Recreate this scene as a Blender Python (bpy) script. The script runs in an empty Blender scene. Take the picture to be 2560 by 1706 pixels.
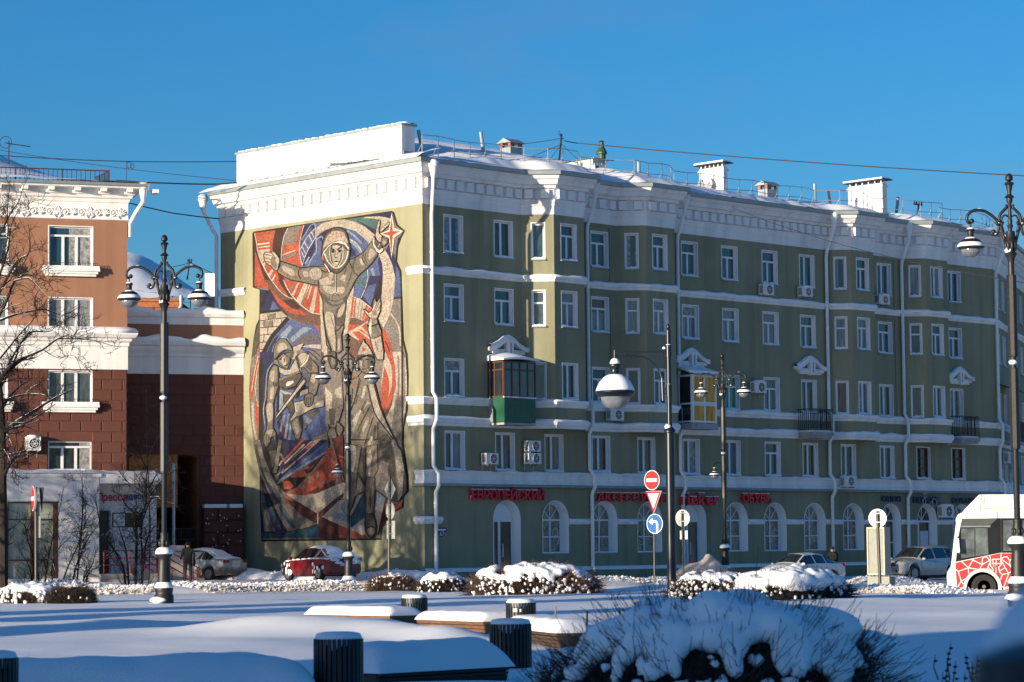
import bpy, bmesh, math, random
from mathutils import Vector as V, Matrix
from mathutils.geometry import tessellate_polygon
from mathutils import noise as mn
random.seed(7)
PI = math.pi
sc = bpy.context.scene
COL = sc.collection

# ------------------------------------------------------------------ camera
CZ = 1.25
FPX = 6611.2
PITCH, ROLL, PSI = .0792030, .00940866, .794565654
Fv = V((0, math.cos(PITCH), math.sin(PITCH)))
U0 = V((0, -math.sin(PITCH), math.cos(PITCH)))
R0 = V((1, 0, 0))
Rv = R0*math.cos(ROLL) - U0*math.sin(ROLL)
Uv = U0*math.cos(ROLL) + R0*math.sin(ROLL)
CAM = V((0, 0, CZ))
cd = bpy.data.cameras.new('camera'); cam = bpy.data.objects.new('camera', cd); COL.objects.link(cam)
cam.matrix_world = Matrix(((Rv.x, Uv.x, -Fv.x, 0), (Rv.y, Uv.y, -Fv.y, 0), (Rv.z, Uv.z, -Fv.z, CZ), (0, 0, 0, 1)))
cd.sensor_width = 36; cd.lens = FPX*36/2560; cd.clip_start = .1; cd.clip_end = 5000
cd.dof.use_dof = True; cd.dof.focus_distance = 95; cd.dof.aperture_fstop = 6.3
sc.camera = cam

# ------------------------------------------------------------------ sky, sun, exposure
SUN_AZ, SUN_EL = math.radians(47.0), math.radians(7.3)      # azimuth the light travels towards, from +Y to +X
w = bpy.data.worlds.new('World'); sc.world = w; w.use_nodes = True
nt = w.node_tree; nt.nodes.clear()
sky = nt.nodes.new('ShaderNodeTexSky'); sky.sky_type = 'NISHITA'; sky.sun_disc = False
sky.sun_elevation = SUN_EL; sky.sun_rotation = SUN_AZ + PI
sky.air_density = 1.0; sky.dust_density = 1.2; sky.ozone_density = 4.9; sky.altitude = 100
hs = nt.nodes.new('ShaderNodeHueSaturation'); hs.inputs['Saturation'].default_value = 1.12
bg = nt.nodes.new('ShaderNodeBackground'); bg.inputs['Strength'].default_value = .12
wo = nt.nodes.new('ShaderNodeOutputWorld')
nt.links.new(sky.outputs[0], hs.inputs['Color']); tcw = nt.nodes.new('ShaderNodeTexCoord'); mpw = nt.nodes.new('ShaderNodeMapping'); mpw.inputs['Scale'].default_value = (5, 5, 14); mpw.inputs['Location'].default_value = (.62, 0, .35)
nzw = nt.nodes.new('ShaderNodeTexNoise'); nzw.inputs['Scale'].default_value = 1.1; nzw.inputs['Detail'].default_value = 7; nzw.inputs['Roughness'].default_value = .55
rpw = nt.nodes.new('ShaderNodeMapRange'); rpw.inputs['From Min'].default_value = .52; rpw.inputs['From Max'].default_value = .8; rpw.inputs['To Max'].default_value = .30
mxw = nt.nodes.new('ShaderNodeMix'); mxw.data_type = 'RGBA'; mxw.inputs[7].default_value = (1.15, 1.25, 1.7, 1)      # thin wisps of high cloud
nt.links.new(tcw.outputs['Generated'], mpw.inputs[0]); nt.links.new(mpw.outputs[0], nzw.inputs['Vector']); nt.links.new(nzw.outputs['Fac'], rpw.inputs['Value']); nt.links.new(rpw.outputs[0], mxw.inputs[0]); nt.links.new(hs.outputs[0], mxw.inputs[6]); nt.links.new(mxw.outputs[2], bg.inputs['Color']); nt.links.new(bg.outputs[0], wo.inputs['Surface'])
sl = bpy.data.lights.new('sun', 'SUN'); so = bpy.data.objects.new('sun', sl); COL.objects.link(so)
sl.energy = 5.0; sl.angle = math.radians(.5); sl.color = (1, .84, .62)
ldir = V((math.sin(SUN_AZ)*math.cos(SUN_EL), math.cos(SUN_AZ)*math.cos(SUN_EL), -math.sin(SUN_EL)))
so.rotation_euler = ldir.to_track_quat('-Z', 'Y').to_euler()
vs = sc.view_settings; vs.view_transform = 'Standard'; vs.look = 'None'; vs.exposure = 0.8; vs.gamma = 1; vs.use_curve_mapping = False

# ------------------------------------------------------------------ frames and pixel rays
def ray(x, y): return Fv + Rv*((x-1280)/FPX) - Uv*((y-853)/FPX)
def onp(x, y, P0, N):
    d = ray(x, y); return CAM + d*((P0-CAM).dot(N)/d.dot(N))
def aty(x, y, Y):
    d = ray(x, y); return CAM + d*(Y/d.y)
def onz(x, y, z):
    d = ray(x, y); return CAM + d*((z-CZ)/d.z)
d0 = ray(1062, 1429); CC = CAM + d0*(114/d0.y); CC.z = 0
uu = V((math.sin(PSI), math.cos(PSI), 0)); nn = V((uu.y, -uu.x, 0))
def FA(t, o, z): return CC + uu*t + nn*o + V((0, 0, z))      # green building: along the facade, outwards, up
def fo(x, y, o=0):
    q = onp(x, y, CC+nn*o, nn); return (q-CC).dot(uu), q.z
def gt(x, y, t=0):
    q = onp(x, y, CC+uu*t, uu); return (q-CC).dot(nn), q.z
LA = math.radians(72); ww = V((math.sin(LA), math.cos(LA), 0)); n2 = V((ww.y, -ww.x, 0)); KK = FA(0, -12.38, 0)
def LB(a, o, z): return KK + ww*a + n2*o + V((0, 0, z))      # brown building and gateway
def lo(x, y, o=0):
    q = onp(x, y, KK+n2*o, n2); return (q-KK).dot(ww), q.z
def WF(x, y, z): return V((x, y, z))

# ------------------------------------------------------------------ materials
MATS = {}
def mat(name, col, rough=.6, metal=0, var=.08, scale=6., bump=0, bscale=60., spec=.5, det=4, coat=0, stretch=None, trans=0, alpha=1, emis=None, sss=0):
    if name in MATS: return MATS[name]
    m = bpy.data.materials.new(name); m.use_nodes = True; MATS[name] = m
    N, L = m.node_tree.nodes, m.node_tree.links
    b = N['Principled BSDF']
    b.inputs['Roughness'].default_value = rough; b.inputs['Metallic'].default_value = metal
    b.inputs['Specular IOR Level'].default_value = spec
    if coat: b.inputs['Coat Weight'].default_value = coat; b.inputs['Coat Roughness'].default_value = .05
    if trans: b.inputs['Transmission Weight'].default_value = trans
    if alpha < 1: b.inputs['Alpha'].default_value = alpha
    if sss: b.inputs['Subsurface Weight'].default_value = sss; b.inputs['Subsurface Radius'].default_value = (.05, .07, .1); b.inputs['Subsurface Scale'].default_value = .3
    if emis: b.inputs['Emission Color'].default_value = (*emis[:3], 1); b.inputs['Emission Strength'].default_value = emis[3]
    tc = N.new('ShaderNodeTexCoord'); src = tc.outputs['Object']
    if stretch:
        mp = N.new('ShaderNodeMapping'); mp.inputs['Scale'].default_value = stretch; L.new(src, mp.inputs[0]); src = mp.outputs[0]
    if var:
        n = N.new('ShaderNodeTexNoise'); n.inputs['Scale'].default_value = scale; n.inputs['Detail'].default_value = det; L.new(src, n.inputs['Vector'])
        r = N.new('ShaderNodeValToRGB'); r.color_ramp.elements[0].position = .3; r.color_ramp.elements[1].position = .7
        r.color_ramp.elements[0].color = (*[max(0, c*(1-var)) for c in col], 1); r.color_ramp.elements[1].color = (*[min(1, c*(1+var)) for c in col], 1)
        L.new(n.outputs['Fac'], r.inputs[0]); L.new(r.outputs[0], b.inputs['Base Color'])
    else: b.inputs['Base Color'].default_value = (*col, 1)
    if bump:
        n = N.new('ShaderNodeTexNoise'); n.inputs['Scale'].default_value = bscale; n.inputs['Detail'].default_value = 5; L.new(src, n.inputs['Vector'])
        bp = N.new('ShaderNodeBump'); bp.inputs['Strength'].default_value = bump; bp.inputs['Distance'].default_value = .02
        L.new(n.outputs['Fac'], bp.inputs['Height']); L.new(bp.outputs[0], b.inputs['Normal'])
    return m
def plaster(name, col, var=.07, streak=.12, grain=.25):
    """painted render: large cloudy tone, vertical weather streaks, fine grain"""
    m = mat(name, col, rough=.9, var=0, spec=.2); N, L = m.node_tree.nodes, m.node_tree.links; b = N['Principled BSDF']
    tc = N.new('ShaderNodeTexCoord')
    def nz(sx, sz, scale, det, lo_, hi_, p0=.3, p1=.75):
        mp = N.new('ShaderNodeMapping'); mp.inputs['Scale'].default_value = (sx, sx, sz); L.new(tc.outputs['Object'], mp.inputs[0])
        n = N.new('ShaderNodeTexNoise'); n.inputs['Scale'].default_value = scale; n.inputs['Detail'].default_value = det; L.new(mp.outputs[0], n.inputs['Vector'])
        r = N.new('ShaderNodeMapRange'); r.inputs['From Min'].default_value = p0; r.inputs['From Max'].default_value = p1; r.inputs['To Min'].default_value = lo_; r.inputs['To Max'].default_value = hi_; L.new(n.outputs['Fac'], r.inputs['Value']); return r.outputs[0]
    def mul(a, c):
        k = N.new('ShaderNodeMath'); k.operation = 'MULTIPLY'; L.new(a, k.inputs[0]); L.new(c, k.inputs[1]); return k.outputs[0]
    k = mul(mul(nz(1, 1, .45, 5, 1-var, 1+var), nz(1, .06, 1.6, 6, 1+streak*.3, 1-streak, .45, .8)), nz(1, 1, 28, 3, 1-var*.8, 1+var*.8))
    vm = N.new('ShaderNodeVectorMath'); vm.operation = 'SCALE'; vm.inputs[0].default_value = col; L.new(k, vm.inputs['Scale']); L.new(vm.outputs[0], b.inputs['Base Color'])
    n = N.new('ShaderNodeTexNoise'); n.inputs['Scale'].default_value = 35; n.inputs['Detail'].default_value = 6; L.new(tc.outputs['Object'], n.inputs['Vector'])
    bp = N.new('ShaderNodeBump'); bp.inputs['Strength'].default_value = grain; bp.inputs['Distance'].default_value = .02; L.new(n.outputs['Fac'], bp.inputs['Height']); L.new(bp.outputs[0], b.inputs['Normal'])
    return m
GREEN = plaster('green_plaster', (.25, .243, .158), .11, .26)
GREENIN = plaster('green_plaster_inset', (.232, .226, .146), .1, .24)
WHITE = plaster('white_trim', (.74, .73, .72), .06, .22, .2)
WHITEP = mat('white_plastic', (.78, .79, .8), .35, var=.03)
TAN = plaster('tan_plaster', (.31, .158, .10), .08, .16)
BROWN = plaster('brown_plaster', (.118, .048, .036), .14, .2, .5)
SNOW = mat('snow', (.82, .84, .87), .65, var=.025, scale=3, bump=.35, bscale=30, spec=.35)
SNOWSM = mat('snow_soft', (.86, .88, .91), .7, var=.02, scale=2, bump=.12, bscale=14, spec=.3)
DIRTY = mat('dirty_snow', (.50, .44, .37), .8, var=.35, scale=5, bump=.5, bscale=14, spec=.2)
PLOWED = mat('ploughed_snow', (.78, .77, .77), .75, var=.12, scale=2.5, bump=.6, bscale=9, spec=.3)
METAL = mat('grey_sheet_metal', (.30, .34, .35), .5, .5, var=.12, scale=3)
BLACK = mat('black_paint', (.012, .0125, .014), .5, .1, var=.25, scale=8, bump=.12, bscale=30)
DARKM = mat('dark_metal', (.035, .03, .03), .5, .4, var=.3, scale=8)
GALV = mat('galvanised', (.42, .43, .43), .45, .7, var=.1)
PIPEM = mat('pipe_paint', (.74, .75, .76), .4, .0, var=.05, scale=2)
RUBBER = mat('rubber', (.02, .02, .021), .8, var=.3, scale=9)
RED = mat('sign_red', (.60, .014, .03), .45, var=.08)
def glass(name, col, var=.4, scale=(3, 3, .6), rough=.05):
    return mat(name, col, rough, var=var, scale=2.2, stretch=scale, spec=.7, coat=.4)
SHOPG = glass('pane_shop', (.17, .165, .155), .6, (1.6, 1.6, 1.1), .12)
GL = [glass('pane_dark', (.02, .025, .03)), glass('pane_teal', (.03, .06, .075)), glass('pane_slate', (.06, .075, .085)), glass('pane_curtain', (.16, .165, .17), .55, (9, 9, .4), .12), glass('pane_warm', (.09, .06, .045), .6, (7, 7, .5))]
TEALP = glass('pane_blue', (.02, .05, .075), .15)
GRNP = glass('pane_green', (.03, .17, .13), .3)
ORANGEP = mat('pane_amber', (.62, .33, .07), .6, var=.35, scale=1.5, stretch=(3, 3, .5), spec=.15)
CLEAR = mat('lamp_glass', (.55, .6, .66), .18, var=.3, scale=6, bump=.5, bscale=18, trans=.75, spec=.5)

# ------------------------------------------------------------------ mesh builder
OFF = {}
class G:
    def __init__(s): s.v = []; s.f = []; s.m = []
    def add(s, vs_, fs, mi=0):
        b = len(s.v); s.v += [V(p) for p in vs_]
        for f in fs: s.f.append([b+i for i in f]); s.m.append(mi)
    def box(s, x0, x1, y0, y1, z0, z1, fr=WF, mi=0):
        s.add([fr(x, y, z) for z in (z0, z1) for x, y in ((x0, y0), (x1, y0), (x1, y1), (x0, y1))], [(3, 2, 1, 0), (4, 5, 6, 7), (0, 1, 5, 4), (1, 2, 6, 5), (2, 3, 7, 6), (3, 0, 4, 7)], mi)
    def poly(s, pts, mi=0): s.add(pts, [range(len(pts))], mi)
    def prism(s, pts, vec, mi=0):
        n = len(pts); vec = V(vec)
        s.add(list(pts)+[V(p)+vec for p in pts], [list(range(n))[::-1], list(range(n, 2*n))]+[(i, (i+1) % n, n+(i+1) % n, n+i) for i in range(n)], mi)
    def tube(s, pts, r, n=8, mi=0, cap=True):
        pts = [V(p) for p in pts]; k = len(pts); rs = r if isinstance(r, (list, tuple)) else [r]*k
        rings = []; prev = None
        for i, p in enumerate(pts):
            t = (pts[min(i+1, k-1)]-pts[max(i-1, 0)])
            if t.length < 1e-9: t = V((0, 0, 1))
            t.normalize()
            if prev is None:
                a = t.cross(V((0, 0, 1)));
                if a.length < .1: a = t.cross(V((1, 0, 0)))
            else: a = prev - t*prev.dot(t)
            if a.length < 1e-6: a = t.cross(V((1, 0, 0)))
            a.normalize(); prev = a; b = t.cross(a)
            rings.append([p+(a*math.cos(2*PI*j/n)+b*math.sin(2*PI*j/n))*rs[i] for j in range(n)])
        fs = [(i*n+j, i*n+(j+1) % n, (i+1)*n+(j+1) % n, (i+1)*n+j) for i in range(k-1) for j in range(n)]
        if cap: fs += [list(range(n))[::-1], [(k-1)*n+j for j in range(n)]]
        s.add([q for r_ in rings for q in r_], fs, mi)
    def lathe(s, prof, c=(0, 0, 0), n=20, mi=0, fr=None):
        c = V(c); fs = []; vv = []
        for r_, z in prof:
            for j in range(n):
                a = 2*PI*j/n; p = V((r_*math.cos(a), r_*math.sin(a), z)); vv.append(c+(fr@p if fr else p))
        k = len(prof)
        fs = [(i*n+j, i*n+(j+1) % n, (i+1)*n+(j+1) % n, (i+1)*n+j) for i in range(k-1) for j in range(n)]
        if prof[0][0] > 1e-4: fs.append(list(range(n))[::-1])
        if prof[-1][0] > 1e-4: fs.append([(k-1)*n+j for j in range(n)])
        s.add(vv, fs, mi)
    def ball(s, c, r, n=10, m=7, mi=0, jit=0):
        c = V(c); r = r if isinstance(r, (tuple, list)) else (r, r, r); vv = []
        for i in range(m+1):
            th = PI*i/m
            for j in range(n):
                ph = 2*PI*j/n; q = V((math.sin(th)*math.cos(ph), math.sin(th)*math.sin(ph), math.cos(th)))
                k = 1+jit*mn.noise((q+c)*2.3) if jit else 1
                vv.append(c+V((q.x*r[0], q.y*r[1], q.z*r[2]))*k)
        s.add(vv, [(i*n+j, (i+1)*n+j, (i+1)*n+(j+1) % n, i*n+(j+1) % n) for i in range(m) for j in range(n)], mi)
    def sweep(s, path, prof, fr, mi=0, cap=True, mis=None):
        rows = [offset(path, o) for o, z in prof]; k = len(prof); n = len(path)
        vv = [fr(rows[i][j][0], rows[i][j][1], prof[i][1]) for j in range(n) for i in range(k)]
        b = len(s.v); s.v += vv
        for j in range(n-1):
            for i in range(k-1): s.f.append([b+j*k+i, b+j*k+i+1, b+(j+1)*k+i+1, b+(j+1)*k+i]); s.m.append(mis[i] if mis else mi)
        if cap:
            s.f.append([b+i for i in range(k)]); s.m.append(mi); s.f.append([b+(n-1)*k+i for i in range(k)][::-1]); s.m.append(mi)
    def rod(s, a, b, c, r0, r1, r2, mi=0):
        """cheap three-sided twig through three points"""
        d = c-a; u = d.orthogonal().normalized(); w_ = d.cross(u).normalized(); k1 = u*-.5+w_*.866; k2 = u*-.5-w_*.866; n = len(s.v)
        for p, r in ((a, r0), (b, r1), (c, r2)): s.v += [p+u*r, p+k1*r, p+k2*r]
        s.f += [[n, n+1, n+4, n+3], [n+1, n+2, n+5, n+4], [n+2, n, n+3, n+5], [n+3, n+4, n+7, n+6], [n+4, n+5, n+8, n+7], [n+5, n+3, n+6, n+8]]; s.m += [mi]*6
    def mesh(s, name, mats, off, rec=True, smooth=False, weld=False):
        me = bpy.data.meshes.new(name); me.from_pydata([tuple(p-off) for p in s.v], [], s.f)
        for m in mats: me.materials.append(m)
        if len(mats) > 1: me.polygons.foreach_set('material_index', s.m)
        if rec or weld:
            bm = bmesh.new(); bm.from_mesh(me)
            if weld: bmesh.ops.remove_doubles(bm, verts=bm.verts, dist=1e-4)
            if rec: bmesh.ops.recalc_face_normals(bm, faces=bm.faces)
            bm.to_mesh(me); bm.free()
        if smooth:
            me.polygons.foreach_set('use_smooth', [True]*len(me.polygons))
            if smooth != 'all': me.set_sharp_from_angle(angle=math.radians(smooth if smooth is not True else 40))
        me.update(); return me
    def build(s, name, mats, parent=None, smooth=False, rec=True, weld=False, kind=None):
        off = OFF.get(parent.name, V((0, 0, 0))) if parent else V((0, 0, 0))
        if not isinstance(mats, (list, tuple)): mats = [mats]
        o = bpy.data.objects.new(name, s.mesh(name, mats, off, rec, smooth, weld)); COL.objects.link(o)
        if parent: o.parent = parent; OFF[o.name] = off
        if kind: o['kind'] = kind
        return o
def offset(path, d):
    out = []; n = len(path)
    for i in range(n):
        ns = []
        for a, b in ((i-1, i), (i, i+1)):
            if a >= 0 and b < n:
                dx, dy = path[b][0]-path[a][0], path[b][1]-path[a][1]; l = math.hypot(dx, dy); ns.append((-dy/l, dx/l))
        if len(ns) == 1: m = ns[0]; k = 1
        else:
            m = (ns[0][0]+ns[1][0], ns[0][1]+ns[1][1]); l = math.hypot(*m) or 1e-6; m = (m[0]/l, m[1]/l); k = 1/max(.3, m[0]*ns[0][0]+m[1]*ns[0][1])
        out.append((path[i][0]+m[0]*d*k, path[i][1]+m[1]*d*k))
    return out
def tag(o, label=None, cat=None, group=None, kind=None):
    if label: o['label'] = label
    if cat: o['category'] = cat
    if group: o['group'] = group
    if kind: o['kind'] = kind
    return o
def thing(name, label, cat, loc=(0, 0, 0), group=None, local=False, rz=0):
    o = bpy.data.objects.new(name, None); COL.objects.link(o); o.empty_display_size = .3
    o.location = loc; o.rotation_euler.z = rz
    OFF[o.name] = V((0, 0, 0)) if local else V(loc)
    return tag(o, label, cat, group)
def copy_tree(o, parent=None):
    c = o.copy(); COL.objects.link(c); c.parent = parent; OFF[c.name] = OFF.get(o.name, V((0, 0, 0)))
    for ch in list(o.children): copy_tree(ch, c)
    return c
def dup(o, loc, rz=0, label=None, s=1):
    c = copy_tree(o); c.location = loc; c.rotation_euler.z = rz
    if label: c['label'] = label
    if s != 1: c.scale = (s, s, s)
    return c
def shared(name, mesh, parent, loc, rz=0, sc_=None):
    """one more object on an existing mesh (alike pieces)"""
    o = bpy.data.objects.new(name, mesh); COL.objects.link(o)
    if parent: o.parent = parent; loc = V(loc)-OFF.get(parent.name, V((0, 0, 0)))
    o.location = loc; o.rotation_euler.z = rz
    if sc_: o.scale = sc_
    return o
def nz(x, y, s=1., z=0): return mn.noise(V((x*s, y*s, z)))
def fbm(x, y, s=1., z=0): return mn.fractal(V((x*s, y*s, z)), .8, 2.1, 4)
def smooth(a, b, x):
    t = min(1, max(0, (x-a)/(b-a))); return t*t*(3-2*t)
# ================================================================== green apartment building
AB = thing('apartment_building', 'long olive green apartment block with white cornices, bay windows and snowy roof', 'apartment building', FA(0, 0, 0))
END = 42.2
low_path = [(0, -14.1), (0, 0), (END, 0), (END+.883*16, -.47*16)]
def bay(t0, t1, p): return [(t0, 0), (t0+p, p), (t1-p, p), (t1, 0)]
BAYS = [(6.0, 10.05, 1.05), (12.2, 16.2, 1.0), (27.75, 31.4, .9), (34.0, 37.7, .9)]
up_path = [(0, -14.1), (0, 0)]
for b in BAYS: up_path += bay(*b)
up_path += [(END, 0), (END+.883*16, -.47*16)]
def segs(path):
    return [(path[i], path[i+1]) for i in range(len(path)-1)]
class Seg:
    """wall run in the plan frame; S(s, d, z): along, outwards, up"""
    def __init__(s, a, b, fr=FA):
        s.a = a; s.fr = fr; s.L = math.hypot(b[0]-a[0], b[1]-a[1]); s.d = ((b[0]-a[0])/s.L, (b[1]-a[1])/s.L); s.n = (-s.d[1], s.d[0])
    def __call__(s, x, d, z): return s.fr(s.a[0]+s.d[0]*x+s.n[0]*d, s.a[1]+s.d[1]*x+s.n[1]*d, z)
def wall(g, S, z0, z1, holes, mi=0, s0=0, s1=None):
    """rectangle minus rectangular holes, as grid cells"""
    s1 = S.L if s1 is None else s1
    xs = sorted({s0, s1, *[h[0] for h in holes], *[h[1] for h in holes]}); zs = sorted({z0, z1, *[h[2] for h in holes], *[h[3] for h in holes]})
    for i in range(len(xs)-1):
        run = None
        for j in range(len(zs)-1):
            cx, cz = (xs[i]+xs[i+1])/2, (zs[j]+zs[j+1])/2
            if any(h[0] < cx < h[1] and h[2] < cz < h[3] for h in holes): continue
            g.poly([S(xs[i], 0, zs[j]), S(xs[i+1], 0, zs[j]), S(xs[i+1], 0, zs[j+1]), S(xs[i], 0, zs[j+1])], mi)
FRAMEW = mat('window_frame_white', (.72, .73, .75), .4, var=.04)
FRAMEB = mat('window_frame_oxblood', (.075, .02, .018), .5, var=.2)
def window(parent, S, s0, s1, z0, z1, style='2', pane=None, depth=.2, fmat=None, snow=True, reveal=None, bars=None, sill=.05, border=.05):
    fmat = fmat or FRAMEW; reveal = reveal or WHITE
    g = G(); d = -depth
    # reveal jambs and lintel, with a thin painted border round the opening
    for x in (s0, s1): g.poly([S(x, .012, z0), S(x, d, z0), S(x, d, z1), S(x, .012, z1)])
    g.poly([S(s0, .012, z1), S(s1, .012, z1), S(s1, d, z1), S(s0, d, z1)])
    if border:
        b = border
        g.box(s0-b, s0, -.005, .014, z0-b, z1+b, S); g.box(s1, s1+b, -.005, .014, z0-b, z1+b, S); g.box(s0, s1, -.005, .014, z1, z1+b, S)
    win = g.build('window', reveal, parent)
    g = G(); g.box(s0-.06, s1+.06, d, .09, z0-.05, z0, S); g.build('sill', METAL, win)
    if snow:
        g = G(); n = 7; rr = random.random
        top = [.05+.05*rr() for _ in range(n+1)]
        for i in range(n):
            xa, xb = s0-.03+(s1-s0+.06)*i/n, s0-.03+(s1-s0+.06)*(i+1)/n
            A, B = top[i], top[i+1]
            g.add([S(xa, .08, z0), S(xb, .08, z0), S(xb, .075, z0+B*.45), S(xa, .075, z0+A*.45), S(xb, d*.6, z0+B*1.6), S(xa, d*.6, z0+A*1.6)], [(0, 1, 2, 3), (3, 2, 4, 5)])
        g.build('snow', SNOW, win, smooth='all', weld=True)
    f = G(); fd0, fd1 = d-.03, d+.045; k = .065; W = s1-s0; H = z1-z0
    def bar(x0, x1, y0, y1, dd=0): f.box(x0, x1, fd0, fd1+dd, y0, y1, S)
    bar(s0, s0+k, z0, z1); bar(s1-k, s1, z0, z1); bar(s0+k, s1-k, z0, z0+k); bar(s0+k, s1-k, z1-k, z1)
    if style == '2': bar(s0+W*.42, s0+W*.42+.11, z0+k, z1-k, .012)
    elif style == 'T':
        zt = z0+H*.66; bar(s0+k, s1-k, zt, zt+.09, .01); bar(s0+W*.45, s0+W*.45+.1, z0+k, zt, .012)
    elif style == '1T':
        zt = z0+H*.64; bar(s0+k, s1-k, zt, zt+.08, .01)
    elif style == '3':
        for q in (.33, .64): bar(s0+W*q-.06, s0+W*q+.06, z0+k, z1-k, .012)
    elif style == '3T':
        zt = z0+H*.76; bar(s0+k, s1-k, zt, zt+.09, .01)
        for q in (.33, .64): bar(s0+W*q-.06, s0+W*q+.06, z0+k, zt, .012)
    elif style == 'grid':
        zt = z0+H*.66; bar(s0+W*.38, s0+W*.38+.07, z0+k, z1-k, .012)
        for q in (.33, .66): bar(s0+k, s1-k, z0+H*q, z0+H*q+.05)
    f.build('frame', fmat, win)
    g = G(); g.poly([S(s0, d, z0), S(s1, d, z0), S(s1, d, z1), S(s0, d, z1)]); g.build('pane', pane or random.choice(GL), win)
    q = random.random()
    if fmat is FRAMEW and q < .62:      # net curtains and blinds right behind the glass
        m_ = random.choice(CURT); k = random.random(); c = G(); e = d+.004
        rects = [(s0+k_, s1-k_, z0+.07, z1-.07) for k_ in (.07,)] if q < .1 else ([(s0+W*(.47 if k < .6 else .72), s1-.07, z0+.07, z1-.07)] if q < .38 else ([(s0+.07, s1-.07, z1-H*random.uniform(.25, .45), z1-.07)] if q < .48 else [(s0+.07, s0+W*.40, z0+.07, z1-.07), (s1-W*.2, s1-.07, z0+.07, z1-.07)]))
        for xa, xb, za, zb in rects: c.poly([S(xa, e, za), S(xb, e, za), S(xb, e, zb), S(xa, e, zb)])
        c.build('curtain', m_, win)
    return win
CURT = [mat('net_curtain', (.21, .215, .225), .5, var=.45, scale=2.2, stretch=(14, 14, .5), coat=.3), mat('lace_curtain', (.26, .255, .25), .5, var=.6, scale=7, coat=.3), mat('ochre_curtain', (.15, .11, .07), .5, var=.5, scale=2.2, stretch=(12, 12, .5), coat=.3), mat('teal_blind', (.06, .11, .125), .4, var=.25, scale=2, stretch=(10, 10, .4), coat=.3)]
# ---------------- wall openings
FL = {2: (4.80, 6.45), 3: (7.99, 9.62), 4: (11.28, 12.88), 5: (14.30, 15.93)}
up_segs = [Seg(a, b) for a, b in segs(up_path)]
main = {i: S for i, S in enumerate(up_segs)}
# (segment index, s0, s1, column kind)
cols = []
def addcol(t0, w_, kind):
    for i, S in enumerate(up_segs):
        a = S.a
        if abs(S.d[1]) < 1e-6 and a[1] == 0 and a[0] <= t0 and t0+w_ <= a[0]+S.L+1e-6: cols.append((i, t0-a[0], t0-a[0]+w_, kind)); return
for t in (1.27, 4.34): addcol(t, 1.1, 'main')
addcol(10.55, 1.1, 'recess')
for t in (16.8, 19.72, 22.75, 25.65): addcol(t, 1.12, 'main')
addcol(31.95, 1.1, 'recess'); addcol(38.05, 1.1, 'main')
for bi, i0 in enumerate([j for j, S in enumerate(up_segs) if abs(S.d[0]-S.d[1]) < 1e-3]):
    L = up_segs[i0].L; cols.append((i0, L*.33, L*.33+.56, 'bayl')); L = up_segs[i0+1].L; cols.append((i0+1, L*.24, L*.24+.95, 'bayf'))
wing = len(up_segs)-1
for s_ in (1.2, 3.6, 6.2, 9., 12.): cols.append((wing, s_, s_+1.1, 'wing'))
wl = G(); holes = {i: [] for i in main}
plan = []
for ci, (i, s0, s1, kind) in enumerate(cols):
    for fl in (3, 4, 5):
        z0, z1 = FL[fl]; holes[i].append((s0, s1, z0, z1)); plan.append((i, s0, s1, z0, z1, kind, fl, ci))
for i, S in main.items():
    if i == 0: continue
    wall(wl, S, 6.70, 16.5, holes[i])
# bay undersides
for a, b, p in BAYS: wl.poly([FA(t, o, 6.70) for t, o in ((a, -.01), (a, 0), (a+p, p), (b-p, p), (b, 0))])
# gable end wall
SG = Seg((0, -14.1), (0, 0)); wall(wl, SG, 0, 16.5, [])
# lower street wall: second floor windows, then ground floor with arches
SL = Seg((0, 0), (END, 0)); SW = Seg(*segs(low_path)[2])
t2 = [1.26, 4.32, 7.41, 10.49, 13.57, 16.72, 19.7, 22.74, 25.66, 28.7, 31.91, 35.0, 38.06]
h2 = [(t, t+1.12, *FL[2]) for t in t2]
wall(wl, SL, 4.1, 6.70, h2)
w2 = [(s_, s_+1.05, *FL[2]) for s_ in (1.4, 3.4, 5.6, 8.2, 11)]
wall(wl, SW, 4.1, 6.7, w2)
ARW, ARH, SPR = 1.62, .81, 2.66
arches = [(4.14, 'door'), (7.21, 'win'), (10.42, 'win'), (13.47, 'win'), (16.62, 'door'), (19.66, 'win'), (22.6, 'win'), (25.66, 'win'), (28.75, 'win'), (31.85, 'tall'), (34.96, 'door'), (38.05, 'win')]
def archpts(x0, w_, zb, zs, r, n=14):
    c = x0+w_/2
    return [(x0, zb), (x0+w_, zb)]+[(c+r*math.cos(PI*k/n), zs+r*math.sin(PI*k/n)) for k in range(n+1)]
def wall_arches(g, S, z0, z1, xs, zbs):
    edges = [0]+[(xs[i]+ARW+xs[i+1])/2 for i in range(len(xs)-1)]+[S.L]
    for i, x in enumerate(xs):
        zb = zbs[i]; hole = archpts(x, ARW, zb, SPR, ARH)
        out = [(edges[i], z0), (edges[i+1], z0), (edges[i+1], z1), (edges[i], z1)]
        if zb <= z0+.01:   # door reaches the ground: one outline
            o2 = [(edges[i], z0), (x, z0)]+[q for q in hole[2:]][::-1]+[(x+ARW, z0), (edges[i+1], z0), (edges[i+1], z1), (edges[i], z1)]
            tri = tessellate_polygon([[V((a, b, 0)) for a, b in o2]]); pts = o2
        else:
            tri = tessellate_polygon([[V((a, b, 0)) for a, b in out], [V((a, b, 0)) for a, b in hole]]); pts = out+hole
        g.add([S(a, 0, b) for a, b in pts], tri)
wall_arches(wl, SL, .1, 4.1, [a[0] for a in arches], [.1 if a[1] == 'door' else (.45 if a[1] == 'tall' else 1.13) for a in arches])
wall(wl, SW, 0, 4.1, [])
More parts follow.
